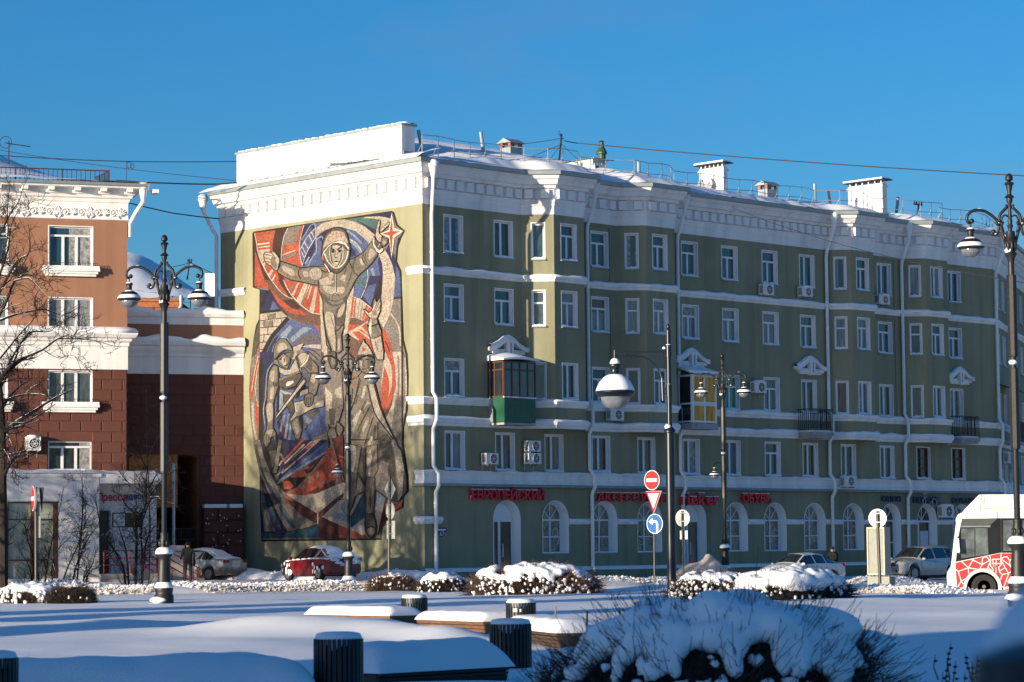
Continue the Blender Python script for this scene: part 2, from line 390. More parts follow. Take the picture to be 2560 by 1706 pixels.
# back and top so that the block is closed
wl.poly([FA(0, -14.1, 0), FA(END+14, -14.1, 0), FA(END+14, -14.1, 18), FA(0, -14.1, 18)])
wl.build('wall', GREEN, AB)
# recessed panels between paired bays
for a, b in ((10.15, 11.75), (31.55, 33.3)):
    for z0, z1 in ((7.95, 13.2), (13.65, 16.3)):
        g = G(); g.box(a-.12, a, -.01, .06, z0, z1, FA); g.box(b, b+.12, -.01, .06, z0, z1, FA); g.box(a, b, -.01, .06, z1-.12, z1, FA); g.build('panel_moulding', GREENIN, AB)
# ---------------- windows
sty = {('main', 5): ['2', '2', 'T', 'T', 'T', '2', '2'], }
mk5 = {0: '2', 1: '2', 2: 'T', 3: 'T', 4: 'T', 5: 'T', 6: '2', 7: '2', 8: '2'}
SKIP3 = {(1, 3)}
for i, s0, s1, z0, z1, kind, fl, ci in plan:
    S = up_segs[i]; pane = None
    if kind == 'bayl': st = '1' if (fl == 5 or fl == 3) else '1T'
    elif fl == 5: st = mk5.get(ci, '2') if kind != 'bayf' else random.choice(['2', 'T'])
    elif fl == 4: st = 'T'
    else: st = random.choice(['2', 'T', '2'])
    if fl == 5: pane = random.choice([GL[1], TEALP, GL[1], GL[2], GL[0]])
    elif fl == 4: pane = random.choice([GL[3], GL[2], GL[3], GL[1]])
    else: pane = random.choice([GL[0], GL[2], GL[1], GL[4]])
    if ci == 4 and fl == 3: pane = GRNP
    if kind in ('main',) and ci in (1, 6, 8) and fl == 3: z0b = z0
    window(AB, S, s0, s1, z0, z1, st, pane, sill=.05)
for k, t in enumerate(t2):
    if k >= 11: window(AB, SL, t, t+1.12, *FL[2], 'grid', GL[0], fmat=FRAMEB, depth=.18)
    else: window(AB, SL, t, t+1.12, *FL[2], 'T' if k == 7 else '2', random.choice([GL[4], GL[2], GL[0], GL[1]]))
for a in w2: window(AB, SW, *a, '2')
# ---------------- arched shop windows and doors
POSTER = mat('shop_display', (.36, .33, .27), .3, var=.7, scale=2.0, det=3, coat=.3)
for x, kind in arches:
    zb = .1 if kind == 'door' else (.45 if kind == 'tall' else 1.13)
    S = SL; dep = .34; ins = .14
    A = archpts(x, ARW, zb, SPR, ARH); B = archpts(x+ins*.3, ARW-ins*1.6, zb, SPR-.02, ARH-ins*.8)
    g = G(); n = len(A)
    g.add([S(a, .02, b) for a, b in A]+[S(a, -dep, b) for a, b in B], [(i, (i+1) % n, n+(i+1) % n, n+i) for i in range(n) if not (kind == 'door' and i == 0)])
    # proud rim
    C2 = archpts(x-.035, ARW+.07, zb-(0 if kind == 'door' else .035), SPR, ARH+.035)
    g.add([S(a, .02, b) for a, b in A]+[S(a, .02, b) for a, b in C2]+[S(a, -.002, b) for a, b in C2], [(i, (i+1) % n, n+(i+1) % n, n+i) for i in range(n)]+[(n+i, n+(i+1) % n, 2*n+(i+1) % n, 2*n+i) for i in range(n)])
    ob = g.build('door' if kind == 'door' else 'shop_window', WHITE, AB)
    f = G(); zs = SPR-.02; xa, xb = x+ins*.3, x+ARW-ins*1.3; xm = (xa+xb)/2
    def bar(x0, x1, y0, y1): f.box(x0, x1, -dep-.03, -dep+.05, y0, y1, S)
    def slant(x0, z0_, x1, z1_):
        dx, dz = x1-x0, z1_-z0_; l = math.hypot(dx, dz); px, pz = -dz/l*.018, dx/l*.018
        f.prism([S(x0+px, -dep-.02, z0_+pz), S(x1+px, -dep-.02, z1_+pz), S(x1-px, -dep-.02, z1_-pz), S(x0-px, -dep-.02, z0_-pz)], S(0, .06, 0)-S(0, 0, 0))
    if kind == 'door' and x < 30:
        f.add([S(a, -dep+.03, b) for a, b in B[2:]], [range(len(B)-2)])       # blank white fanlight
        bar(xa, xb, zs-.1, zs); bar(xa, xa+.07, zb, zs-.1); bar(xb-.07, xb, zb, zs-.1); bar(xa+(xb-xa)*.36, xa+(xb-xa)*.36+.14, zb, zs-.1); bar(xa+.07, xb-.07, zb, zb+.12)
        h = G(); h.tube([S(xa+.72, -dep+.06, 1.0), S(xa+.72, -dep+.13, 1.0), S(xa+.72, -dep+.13, 1.55), S(xa+.72, -dep+.06, 1.55)], .022, 6); h.build('handle', WHITEP, ob)
    elif kind == 'door':
        bar(xa, xb, zs-.1, zs); bar(xa, xa+.06, zb, zs-.1); bar(xb-.06, xb, zb, zs-.1); bar(xa+.36, xa+.46, zb, zs-.1)
        bar(xm-.02, xm+.02, zs, zs+.68); slant(xm, zs, xm-.42, zs+.5); slant(xm, zs, xm+.42, zs+.5)
        h = G(); h.box(xa+.55, xb-.14, -dep+.015, -dep+.03, .2, 2.1, S)
        pst = h.build('poster', mat('poster_white', (.55, .56, .6), .5, var=.15), ob)
        h = G()
        for _ in range(16):
            cx, cz, r = xa+.6+random.random()*.5, .35+random.random()*.9, .05+random.random()*.06
            h.prism([S(cx+r*math.cos(q*PI/4), -dep+.032, cz+r*math.sin(q*PI/4)) for q in range(8)], S(0, .004, 0)-S(0, 0, 0))
        h.build('flowers', mat('poster_red', (.45, .04, .06), .5, var=.5, scale=20), ob)
    else:
        bar(xa, xb, zs-.05, zs+.02); bar(xm-.035, xm+.035, zb, zs-.05); bar(xa, xb, zb, zb+.06); bar(xa, xa+.05, zb+.06, zs-.05); bar(xb-.05, xb, zb+.06, zs-.05)
        zz = zb+(zs-zb)*.47; bar(xa+.05, xm-.035, zz, zz+.05); bar(xm+.035, xb-.05, zz, zz+.05)
        bar(xm-.018, xm+.018, zs+.02, zs+.70); slant(xm, zs, xm-.45, zs+.5); slant(xm, zs, xm+.45, zs+.5)
        sg = G(); sg.box(x-.02, x+ARW+.02, -dep, .03, zb-.04, zb+.01, S); sg.build('sill', METAL, ob)
        sg = G(); sg.box(x+.02, x+ARW-.04, -dep*.8, .02, zb+.01, zb+.05, S); sg.build('snow', SNOW, ob)
    f.build('frame', FRAMEW, ob)
    g = G(); g.poly([S(a, -dep, b) for a, b in B]); g.build('pane', random.choice([GL[0], GL[2]]) if kind == 'door' else (TEALP if kind == 'tall' else SHOPG), ob)
    if kind == 'win':   # displays seen through the glass: pale rings and a back panel
        h = G()
        for _ in range(5):
            cx, cz, r = xa+.2+random.random()*1.0, zb+.25+random.random()*1.1, .12+random.random()*.08
            p = [S(cx+r*math.cos(q*PI/6), -dep+.012, cz+r*1.25*math.sin(q*PI/6)) for q in range(13)]
            h.tube(p, .03, 5, cap=False)
        h.build('display_ring', POSTER, ob)
# shop-level string between arches
g = G(); gs = G(); xs = [a[0] for a in arches]
runs = [(xs[i]+ARW+.035, xs[i+1]-.035) for i in range(1, len(xs)-1) if not (arches[i][1] == 'door' and False)]
runs = [r_ for r_ in runs if not (12 < r_[0] < 13) or True]
runs = [r_ for i, r_ in enumerate(runs)]
for a, b in runs+[(xs[-1]+ARW+.035, END)]:
    if abs(a-(13.47+ARW+.035)) < .1 or abs(a-(16.62+ARW+.035)) < .1: continue
    g.sweep([(a, 0), (b, 0)], [(0, 2.42), (.05, 2.44), (.08, 2.52), (.08, 2.58), (0, 2.6)], FA)
    gs.sweep([(a, 0), (b, 0)], [(0.08, 2.58), (.07, 2.62), (.04, 2.66), (0, 2.68)], FA)
g.sweep([(0, -.55), (0, 0), (.95, 0)], [(0, 2.44), (.06, 2.46), (.16, 2.58), (.18, 2.66), (0, 2.7)], FA); gs.sweep([(0, -.55), (0, 0), (.95, 0)], [(.18, 2.66), (.16, 2.74), (.08, 2.78), (0, 2.78)], FA)
st = g.build('string_course', WHITE, AB); gs.build('snow', SNOW, st, smooth='all')
# ---------------- cornice, string courses, belts
CP = [(0, 16.32), (.035, 16.34), (.035, 16.68), (.09, 16.74), (.09, 16.86), (.13, 16.92), (.13, 17.0), (.06, 17.04), (.06, 17.46), (.22, 17.5), (.26, 17.62), (.42, 17.66), (.50, 17.84), (.60, 17.9), (.64, 18.04), (0, 18.06)]
g = G(); g.sweep(up_path, CP, FA); CORN = g.build('cornice', WHITE, AB)
# dentils: single blocks on one mesh
dm = {}
def dentils(path, z0, z1, w_, dep, step, back):
    for a, b in segs(path):
        S = Seg(a, b)
        if S.L < .5 or S.d[0] < 0: continue
        n = max(1, int(S.L/step)); st_ = S.L/n; 
        if n > 70: continue
        ang = math.atan2((S(1, 0, 0)-S(0, 0, 0)).y, (S(1, 0, 0)-S(0, 0, 0)).x)
        key = (w_, dep)
        if key not in dm:
            q = G(); q.box(-w_/2, w_/2, -dep, 0, z0, z1); dm[key] = q.mesh('dentil', [WHITE], V((0, 0, 0)))
        for k in range(n):
            x = (k+.5)*st_; c = S(x, back, 0); shared('dentil', dm[key], CORN, c, ang)
gp = [(0, -14.1), (0, -.1)]
dentils(gp, 17.04, 17.455, .36, .18, .62, .05)
dentils([p for p in up_path[1:]], 17.04, 17.455, .36, .18, .60, .05)
# metal eave strip + gutter lip
g = G(); g.sweep(up_path, [(.60, 18.045), (.78, 18.05), (.80, 18.22), (.74, 18.24), (.0, 18.4)], FA); g.build('eave_flashing', METAL, AB)
def course(name, path, prof, snowprof, wob=.5):
    g = G(); g.sweep(path, prof, FA); c = g.build(name, WHITE, AB)
    # snow with a wavy top along the ledge
    g = G()
    pts = []
    for a, b in segs(path):
        L = math.hypot(b[0]-a[0], b[1]-a[1]); n = max(1, int(L/.35))
        pts += [(a[0]+(b[0]-a[0])*k/n, a[1]+(b[1]-a[1])*k/n) for k in range(n)]
    pts.append(path[-1]); rows = [offset(pts, o) for o, z in snowprof]; zb = snowprof[0][1]; k = len(snowprof)
    vv = []
    for j, p in enumerate(pts):
        m = 1+wob*fbm(p[0]*1.3+p[1]*.7, zb, .8)
        for i, (o, z) in enumerate(snowprof): vv.append(FA(rows[i][j][0], rows[i][j][1], zb+(z-zb)*m))
    g.add(vv, [(j*k+i, j*k+i+1, (j+1)*k+i+1, (j+1)*k+i) for j in range(len(pts)-1) for i in range(k-1)])
    g.build('snow', SNOW, c, smooth='all'); return c
sprof = lambda z, o: [(o, z), (o+.005, z+.03), (o-.03, z+.085), (o*.45, z+.13), (-.01, z+.14)]
right_up = up_path[1:]
corner_up = [(0, -.95)]+right_up
course('string_course', corner_up, [(0, 13.28), (.06, 13.3), (.06, 13.38), (.13, 13.42), (.16, 13.5), (0, 13.52)], sprof(13.5, .15))
course('string_course', [(0, -14.1), (0, -12.2)], [(0, 13.28), (.06, 13.3), (.06, 13.38), (.13, 13.42), (.16, 13.5), (0, 13.52)], sprof(13.5, .15))
course('belt_course', corner_up, [(-.02, 6.68), (.05, 6.70), (.07, 6.80), (.13, 6.84), (.17, 6.98), (0, 7.0)], sprof(6.98, .16))
course('belt_course', corner_up, [(0, 7.62), (.06, 7.64), (.06, 7.74), (.13, 7.78), (.17, 7.9), (0, 7.92)], [(.17, 7.9), (.17, 7.93), (.1, 7.97), (.05, 7.99), (-.01, 8.0)], 1.2)
corner_low = [(0, -.5)]+low_path[1:]
course('belt_course', corner_low, [(0, 4.12), (.03, 4.12), (.07, 4.16), (.11, 4.2), (.11, 4.32), (.06, 4.36), (.06, 4.58), (.1, 4.62), (.16, 4.72), (0, 4.75)], [(.16, 4.72), (.15, 4.74), (.1, 4.76), (.05, 4.77), (-.01, 4.77)], 1.5)
g = G(); g.sweep(corner_low, [(.11, 4.05), (.24, 4.09), (.25, 4.12), (.11, 4.2)], FA); g.build('flashing', METAL, AB)
g = G(); g.sweep(low_path, [(0, -.3), (.1, -.3), (.1, .34), (.12, .40), (0, .42)], FA); PL = g.build('plinth', GREENIN, AB)
g = G(); gp_ = []
for a, b in segs(low_path[1:]):
    L = math.hypot(b[0]-a[0], b[1]-a[1]); n = int(L/.5); gp_ += [(a[0]+(b[0]-a[0])*k/n, a[1]+(b[1]-a[1])*k/n) for k in range(n)]
gp_.append(low_path[-1])
for ds in [(x-.05, x+ARW+.05) for x, k in arches if k == 'door']: pass
g.sweep(gp_, [(.13, .36), (.14, .42), (.09, .49), (0, .53)], FA); g.build('snow', SNOW, PL, smooth='all')
# ---------------- roof
def eave_o(t):
    o = 0
    for a, b, p in BAYS:
        if a-.3 < t < b+.3: o = max(o, min(p, t-a+.3, b+.3-t))
    return o+.72
RIDGE = lambda t: 20.55-.9*smooth(8, 38, t)-1.9*(1-smooth(-.5, 5, t))
g = G(); nt_, no_ = 150, 18; vv = []
for i in range(nt_+1):
    t = -.1+(END+.6)*i/nt_; oe = eave_o(t)
    for j in range(no_+1):
        q = j/no_; o = oe+(-7-oe)*q; z = 18.3+(RIDGE(t)-18.3)*(q**.92)
        th = .10+.06*fbm(t, o, .7)+.10*max(0, fbm(t, 0, 1.3, 3))*(1-q)**2
        if j == 0: z, th = 18.22, .03+.05*max(0, fbm(t, 2, 2.))
        elif j == 1: z = 18.28; th *= 1.0
        vv.append(FA(t, o, z+th+ (.05*fbm(t, o, 2.2) if 0 < j < 8 else 0)))
g.add(vv, [(i*(no_+1)+j, i*(no_+1)+j+1, (i+1)*(no_+1)+j+1, (i+1)*(no_+1)+j) for i in range(nt_) for j in range(no_)])
# far slope
g.poly([FA(1.6, -7, 18.6), FA(9, -7, 20.3), FA(END, -7, 19.7), FA(END, -14.6, 18.2), FA(1.6, -14.6, 18.2)])
# wing roof
wa, wb = (END, 0), (END+.883*16, -.47*16)
SWu = Seg(wa, wb); vv = []
for i in range(31):
    for j in range(7):
        q = j/6; vv.append(SWu(16.5*i/30-.4, .72-7*q, 18.25+1.6*q+.06*fbm(i*.4, j)))
g.add(vv, [(i*7+j, i*7+j+1, i*7+j+8, i*7+j+7) for i in range(30) for j in range(6)])
# skirt over the gable cornice
vv = []; n = 60
for i in range(n+1):
    o = -14.8+15.3*i/n
    for j in range(6):
        q = j/5; t = -.78+1.5*q; z = 18.22+.42*q
        vv.append(FA(t, o, z+(.02 if j == 0 else .12+.08*fbm(o, t, .9)+ (.1 if j == 4 else 0)*abs(fbm(o, 1, .8)))))
g.add(vv, [(i*6+j, i*6+j+1, i*6+j+7, i*6+j+6) for i in range(n) for j in range(5)])
ROOF = g.build('roof', SNOW, AB, smooth='all', rec=False)
g = G(); g.box(.72, 1.5, -13.77, -2.1, 18.2, 20.1, FA); pw = g.build('parapet', WHITE, AB)
g = G(); g.box(.66, 1.58, -13.84, -2.02, 20.1, 20.2, FA); g.poly([FA(.64, -13.84, 20.2), FA(.64, -2.02, 20.2), FA(1.58, -2.02, 20.27), FA(1.58, -13.84, 20.27)]); g.build('coping', METAL, pw)
g = G(); g.box(.80, 1.53, -2.15, -2.06, 18.2, 18.95, FA); g.build('flashing', METAL, pw)
g = G()
for i in range(24):
    o = -13.5+11.3*i/23; g.ball(FA(.95, o, 20.22), (.3, .35, .05), 8, 5, jit=.6)
g.build('snow', SNOW, pw, smooth='all')
# snow guards on the gable eave
g = G()
for i in range(9):
    o = -11.2+1.1*i; g.tube([FA(-.55, o, 18.45), FA(-.1, o+.02, 18.72), FA(.1, o+.02, 18.55)], .022, 5)
g.tube([FA(-.52, -11.6, 18.45), FA(-.52, -1.9, 18.45)], .018, 5)
g.build('snow_guard', GALV, ROOF)
# railing along the eave: every post its own piece
RAIL = G(); pts = []
t = .2
for i in range(44):
    tt = .4+.965*i; pts.append(FA(tt, eave_o(tt)-1.15, 19.42+.05*math.sin(i*1.7)))
RAIL.tube(pts, .02, 5); RAIL.tube([p-V((0, 0, .52)) for p in pts], .016, 5)
pw0 = pts[-1]; wpts = [pw0]+[SWu(1+1.2*i, -.4, 19.4) for i in range(12)]
RAIL.tube(wpts, .02, 5); RAIL.tube([p-V((0, 0, .52)) for p in wpts], .016, 5)
RR = RAIL.build('roof_railing', GALV, AB)
q = G(); q.tube([(0, 0, -1.1), (0, 0, 0)], .022, 5); q.tube([(0, 0, -.35), (-.26*uu.x-.2*nn.x, -.26*uu.y-.2*nn.y, -1.05)], .012, 4); pm = q.mesh('post', [GALV], V((0, 0, 0)))
for p in pts+wpts[1:]: shared('post', pm, RR, p)
# ---------------- chimneys and roof furniture
BRK = mat('chimney_brick', (.33, .12, .06), .85, var=.25, scale=12, bump=.4)
CHW = plaster('chimney_white', (.76, .74, .72), .05, .14)
def chimney(px0, px1, ptop, o, wdt, zb, kind='big'):
    t0, zt = fo(px0, ptop, o); t1, _ = fo(px1, ptop, o-wdt) if kind != 'big' else fo(px1, ptop, o)
    g = G(); g.box(t0, t1, o-wdt, o, zb, zt-.14, FA); c = g.build('chimney', CHW if kind == 'big' else METAL, ROOF); g = G()
    if kind == 'big':
        g.box(t0-.06, t1+.06, o-wdt-.06, o+.06, zb, zb+.5, FA)
        for k in range(5):
            for oo in (o-.08, o-wdt+.08): g.box(t0+.1+(t1-t0-.2)*k/4-.03, t0+.1+(t1-t0-.2)*k/4+.03, oo-.03, oo+.03, zt-.14, zt, FA)
        g.box(t0-.2, t1+.2, o-wdt-.2, o+.2, zt, zt+.05, FA)
    c2 = g.build('chimney_cap', METAL, ROOF)
    return c
ch = []
# white stacks: broad face towards the sun, standing across the roof
def stack(x0, x1, xs_, ytop, ybot, o_near):
    """x0..x1 the sunlit face (across the roof), x1..xs_ the shaded face along the facade"""
    t, zt = fo(x1, ytop, o_near); t1, _ = fo(xs_, ytop, o_near)
    o_far = gt(x0, ytop+14, t)[0]
    zb = 18.2
    g = G(); g.box(t, t1, o_far, o_near, zb, zt-.16, FA); c = g.build('chimney', CHW, ROOF)
    g = G()
    g.box(t-.05, t1+.05, o_far-.06, o_near+.05, zt-.36, zt-.26, FA)
    for k in range(6):
        oo = o_far+.1+(o_near-o_far-.2)*k/5
        for tt in (t+.06, t1-.06): g.box(tt-.03, tt+.03, oo-.03, oo+.03, zt-.16, zt, FA)
    g.box(t-.02, t1+.02, o_far, o_near, zb, zb+.55, FA); g.build('chimney_collar', CHW, c if False else ROOF)
    g = G(); g.box(t-.22, t1+.22, o_far-.2, o_near+.22, zt, zt+.05, FA); k_ = g.build('chimney_cap', DARKM, ROOF)
    g = G(); g.box(t-.2, t1+.1, o_far-.18, o_near+.15, zt+.05, zt+.13, FA); g.build('cap_snow', SNOW, ROOF)
    return t, o_far, o_near, zt
S1 = stack(1748, 1808, 1818, 408, 485, -.9)
S2 = stack(2120, 2205, 2217, 450, 540, -.7)
def vent(x0, x1, x2, ytop, o):
    t, zt = fo(x1, ytop+16, o); t1, _ = fo(x2, ytop+16, o); of = gt(x0, ytop+16, t)[0]
    g = G(); g.box(t, t1, of, o, zt-1.6, zt-.22, FA); c = g.build('roof_vent', METAL, ROOF)
    g = G(); 
    for tt in (t+.08, t1-.08):
        for oo in (of+.08, o-.08): g.box(tt-.08, tt+.08, oo-.08, oo+.08, zt-.22, zt, FA)
    g.build('brick_pier', BRK, ROOF)
    g = G(); m = (of+o)/2
    g.prism([FA(t-.12, of-.14, zt), FA(t-.12, o+.14, zt), FA(t-.12, m, zt+.24)], uu*(t1-t+.24)); g.build('vent_cap', METAL, ROOF)
vent(1250, 1276, 1306, 340, -5.2); vent(1895, 1918, 1945, 446, -5.2)
# dormer
t, zt = fo(1482, 397, -1.6); t1, _ = fo(1516, 397, -1.6)
g = G(); 
a, b = -6.2, -1.6
g.add([FA(t, b, 18.3), FA(t1, b, 18.3), FA(t1, b, zt), FA(t, b, zt), FA(t, a, zt-.05), FA(t1, a, zt-.05), FA(t, a, 19.6), FA(t1, a, 19.6)], [(0, 1, 2, 3), (0, 3, 4, 6), (1, 2, 5, 7), (3, 2, 5, 4)])
dr = g.build('dormer', mat('dormer_tin', (.45, .52, .48), .5, .2, var=.12, scale=2), AB)
g = G(); g.box(t+.12, t1-.55, b-.01, b+.03, 18.75, zt-.3, FA); g.build('dormer_window', TEALP, dr)
g = G(); g.box(t+.06, t+.12, b, b+.06, 18.7, zt-.22, FA); g.box(t1-.55, t1-.45, b, b+.06, 18.7, zt-.22, FA); g.box(t+.06, t1-.45, b, b+.06, zt-.3, zt-.22, FA); g.box(t1-.4, t1-.12, b, b+.06, 18.6, zt-.2, FA); g.build('dormer_frame', FRAMEW, dr)
g = G(); g.poly([FA(t-.2, b+.25, zt+.02), FA(t1+.25, b+.25, zt+.02), FA(t1+.25, a, zt), FA(t-.2, a, zt)]); g.box(t-.2, t1+.25, b+.2, b+.25, zt-.03, zt+.02, FA); g.build('dormer_roof', METAL, dr)
tt, zz = fo(1504, 392, -3.0)
g = G(); g.lathe([(.2, -.3), (.2, .1), (.27, .12), (.27, .2), (.14, .45), (.1, .7), (.16, .72), (0, .8)], FA(tt, -3, zz), 12); g.build('roof_fan', mat('fan_green', (.05, .09, .06), .5, .3, var=.3), AB)
g = G()
for x0, y0, x1, y1 in ((1046, 325, 1058, 368), (1202, 330, 1210, 370), (1597, 405, 1597, 427), (2037, 460, 2037, 498), (2071, 478, 2077, 500), (2245, 494, 2239, 528)):
    a = FA(fo(x1, y1, -2.5)[0], -2.5, fo(x1, y1, -2.5)[1]-.4); b = FA(fo(x0, y0, -2.5)[0], -2.5, fo(x0, y0, -2.5)[1]); 
    g = G(); g.tube([a, b], .085, 9); g.build('vent_pipe', METAL, AB)
# ---------------- downpipes
def downpipe(t, wrap=0, bott=.35):
    g = G(); oo = .72
    f0 = (t-.42 if t < 1 else t-.05)
    if t > 40: f0 = t
    zs = [(f0, oo, 18.0), (f0, oo, 17.35), (t, .17, 16.15)]
    for zk, up in ((7.95, .32), (6.65, .32)): pass
    zs += [(t, .14, 15.9), (t, .14, 8.15), (t+.03, .34, 7.85), (t+.03, .34, 6.95), (t, .14, 6.55), (t, .14, 4.95), (t+.1, .36, 4.6), (t+.1, .36, 4.1), (t+.12, .15, 3.8), (t+.12, .15, bott+.2), (t+.12, .3, bott)]
    p = [FA(*q) for q in zs]; g.tube(p, .088, 10)
    for q in (14.2, 12.3, 10.4, 9.2): g.tube([FA(t, .14, q), FA(t, .14, q+.05)], .102, 10)
    for q in (3.3, 2.2, 1.3): g.tube([FA(t+.12, .15, q), FA(t+.12, .15, q+.05)], .102, 10)
    d = g.build('drainpipe', PIPEM, AB, smooth=True)
    g = G(); g.lathe([(.1, -.62), (.2, -.18), (.24, -.16), (.24, 0)], FA(f0, oo, 18.02), 12); g.build('funnel', PIPEM, d, smooth=True)
    g = G(); g.ball(FA(f0, oo, 18.05), (.24, .24, .14), 10, 6, jit=.3); g.build('snow', SNOW, d, smooth='all')
for t in (.42, 10.15, 16.35, 27.6, 33.85, 42.25): downpipe(t)
g = G(); p = [FA(-.65, -14.6, 18.05), FA(-.65, -14.6, 17.4), FA(-.2, -14.35, 16.4), FA(-.12, -14.25, 16.2), FA(-.12, -14.25, 1)]
g.tube(p, .09, 10); d = g.build('drainpipe', PIPEM, AB, smooth=True)
g = G(); g.lathe([(.1, -.62), (.2, -.18), (.24, -.16), (.24, 0)], FA(-.65, -14.6, 18.02), 12); g.build('funnel', PIPEM, d, smooth=True)
g = G(); g.ball(FA(-.65, -14.6, 18.05), (.24, .24, .14), 10, 6, jit=.3); g.build('snow', SNOW, d, smooth='all')
# ---------------- pediments over balcony doors
def pediment(tc, z0, o=0):
    g = G(); S = lambda x, d, z: FA(tc+x, d+o, z0+z)
    g.box(-.98, .98, 0, .2, -.10, 0, S); g.box(-.84, .84, 0, .14, -.2, -.1, S)
    for sgn in (-1, 1):
        prof = [(0, .62), (.3, .56), (.62, .34), (.95, .2), (1.18, .17)]
        for (xa, za), (xb, zb) in zip(prof, prof[1:]):
            g.prism([S(sgn*xa, 0, za), S(sgn*xb, 0, zb), S(sgn*xb, 0, zb-.17), S(sgn*xa, 0, za-.17)], S(0, .26, 0)-S(0, 0, 0))
        g.prism([S(sgn*.2, .02, 0), S(sgn*.98, .02, 0), S(sgn*.98, .02, .07), S(sgn*.2, .02, .1)], S(0, .14, 0)-S(0, 0, 0))
        g.prism([S(sgn*.98, 0, 0), S(sgn*1.2, 0, .0), S(sgn*1.2, 0, .16), S(sgn*.9, 0, .16)], S(0, .2, 0)-S(0, 0, 0))
    g.prism([S(-.14, .02, -.24), S(.14, .02, -.24), S(.2, .02, .52), S(-.2, .02, .52)], S(0, .28, 0)-S(0, 0, 0))
    p = g.build('pediment', WHITE, AB)
    g = G(); g.box(-.045, .045, .295, .31, -.1, .4, S); g.build('keystone_panel', mat('keystone_grey', (.35, .33, .36), .8, var=.1), p)  # plain grey strip down the front of the keystone
    g = G(); pr = [(-1.2, .17), (-.95, .2), (-.62, .34), (-.3, .56), (0, .63), (.3, .56), (.62, .34), (.95, .2), (1.2, .17)]
    vv = []
    for k, (x, z) in enumerate(pr):
        h = .12 if x <= .1 else .05
        for d, dz in ((.27, 0), (.25, h*.8), (.12, h*1.2), (0, h)): vv.append(S(x, d, z+dz))
    g.add(vv, [(k*4+i, k*4+i+1, k*4+i+5, k*4+i+4) for k in range(8) for i in range(3)]); g.build('snow', SNOW, p, smooth='all')
for x_, y_ in ((1266, 880), (1725, 909), (2022, 927), (2395, 952)):
    a = fo(x_, y_); pediment(a[0], a[1])
# ---------------- balconies
def rail_balcony(t0, t1, zf, zt, dep):
    g = G(); g.box(t0, t1, .02, dep, zf-.16, zf, FA); g.box(t0+.08, t1-.08, .02, dep-.1, zf-.3, zf-.16, FA); b = g.build('balcony', mat('balcony_slab', (.32, .32, .33), .9, var=.2, scale=3), AB)
    g = G()
    for z in (zf+.1, zt): 
        g.box(t0+.03, t1-.03, dep-.07, dep-.03, z, z+.04, FA); g.box(t0+.03, t0+.07, .03, dep-.07, z, z+.04, FA); g.box(t1-.07, t1-.03, .03, dep-.07, z, z+.04, FA)
    rl = g.build('railing', DARKM, b)
    q = G(); q.box(-.012, .012, -.012, .012, zf+.1, zt); m = q.mesh('baluster', [DARKM], V((0, 0, 0)))
    n = int((t1-t0)/.11)
    for k in range(n+1): shared('baluster', m, b, FA(t0+.05+(t1-t0-.1)*k/n, dep-.05, 0), PI/2-PSI)
    for k in range(1, int(dep/.12)):
        for tt in (t0+.05, t1-.05): shared('baluster', m, b, FA(tt, .03+.12*k, 0), PI/2-PSI)
    g = G(); g.box(t0+.1, t1-.1, .05, dep-.1, zf, zf+.16, FA); g.build('snow', SNOW, b)
def bx(x0, x1, y, o): return fo(x0, y, o)[0], fo(x1, y, o)[0]
dp = .95
a, b = bx(2027, 2085, 1050, dp); rail_balcony(a, b, 7.0, 8.12, dp)
a, b = bx(2406, 2451, 1070, dp); rail_balcony(a, b, 7.0, 8.12, dp)
# glazed brown balcony with green corrugated skirt
a, b = bx(1260, 1339, 1000, 1.0); zf, zm, zt_ = fo(1339, 1058, 1.0)[1], fo(1339, 996, 1.0)[1], fo(1339, 907, 1.0)[1]
dp = 1.0
g = G(); g.box(a, b, .0, dp, zf-.12, zf-.02, FA); BL = g.build('glazed_balcony', mat('balcony_slab', (.3, .3, .3)), AB)
GC = mat('green_corrugated', (.008, .085, .042), .35, var=.12, scale=3, spec=.6)
g = G(); n = 60
row = []
for k in range(n+1): row.append((a+(b-a)*k/n, dp+(.02 if k % 4 in (1, 2) else 0)))
g.add([FA(t, o, z) for t, o in row for z in (zf, zm)], [(2*k, 2*k+1, 2*k+3, 2*k+2) for k in range(n)])
n = 28; row = [(a-(.02 if k % 4 in (1, 2) else 0), .3+(dp-.3)*k/n) for k in range(n+1)]
g.add([FA(t, o, z) for t, o in row for z in (zf, zm)], [(2*k, 2*k+1, 2*k+3, 2*k+2) for k in range(n)])
g.poly([FA(b, 0, zf), FA(b, dp, zf), FA(b, dp, zm), FA(b, 0, zm)])
g.build('corrugated_skirt', GC, BL)
g = G(); g.box(a-.02, a, .0, .3, zf, zm, FA); g.build('tin_panel', METAL, BL)
WB = mat('balcony_frame_brown', (.085, .028, .016), .5, var=.25, scale=8)
g = G()
def bars(g, S, x0, x1, z0, z1, vert, hor, k=.05, d0=-.04, d1=.03):
    for x in vert: g.box(x-k/2, x+k/2, d0, d1, z0, z1, S)
    for z in hor: g.box(x0, x1, d0+.004, d1-.004, z-k/2, z+k/2, S)
SF = lambda x, d, z: FA(x, dp+d, z)
SSd = lambda x, d, z: FA(a-d, x, z)
W_ = b-a; zc = zm+(zt_-zm)*.76
bars(g, SF, a, b, zm, zt_, [a+.03, a+W_*.25, a+W_*.5, a+W_*.75, b-.03], [zm+.03, zc, zt_-.03], .065)
bars(g, SSd, 0, dp, zm, zt_, [.03, dp*.45, dp-.03], [zm+.03, zc, zt_-.03], .06)
g.build('frame', WB, BL)
g = G(); g.poly([SF(a, 0, zm), SF(b, 0, zm), SF(b, 0, zt_), SF(a, 0, zt_)]); g.build('pane', GL[2], BL)
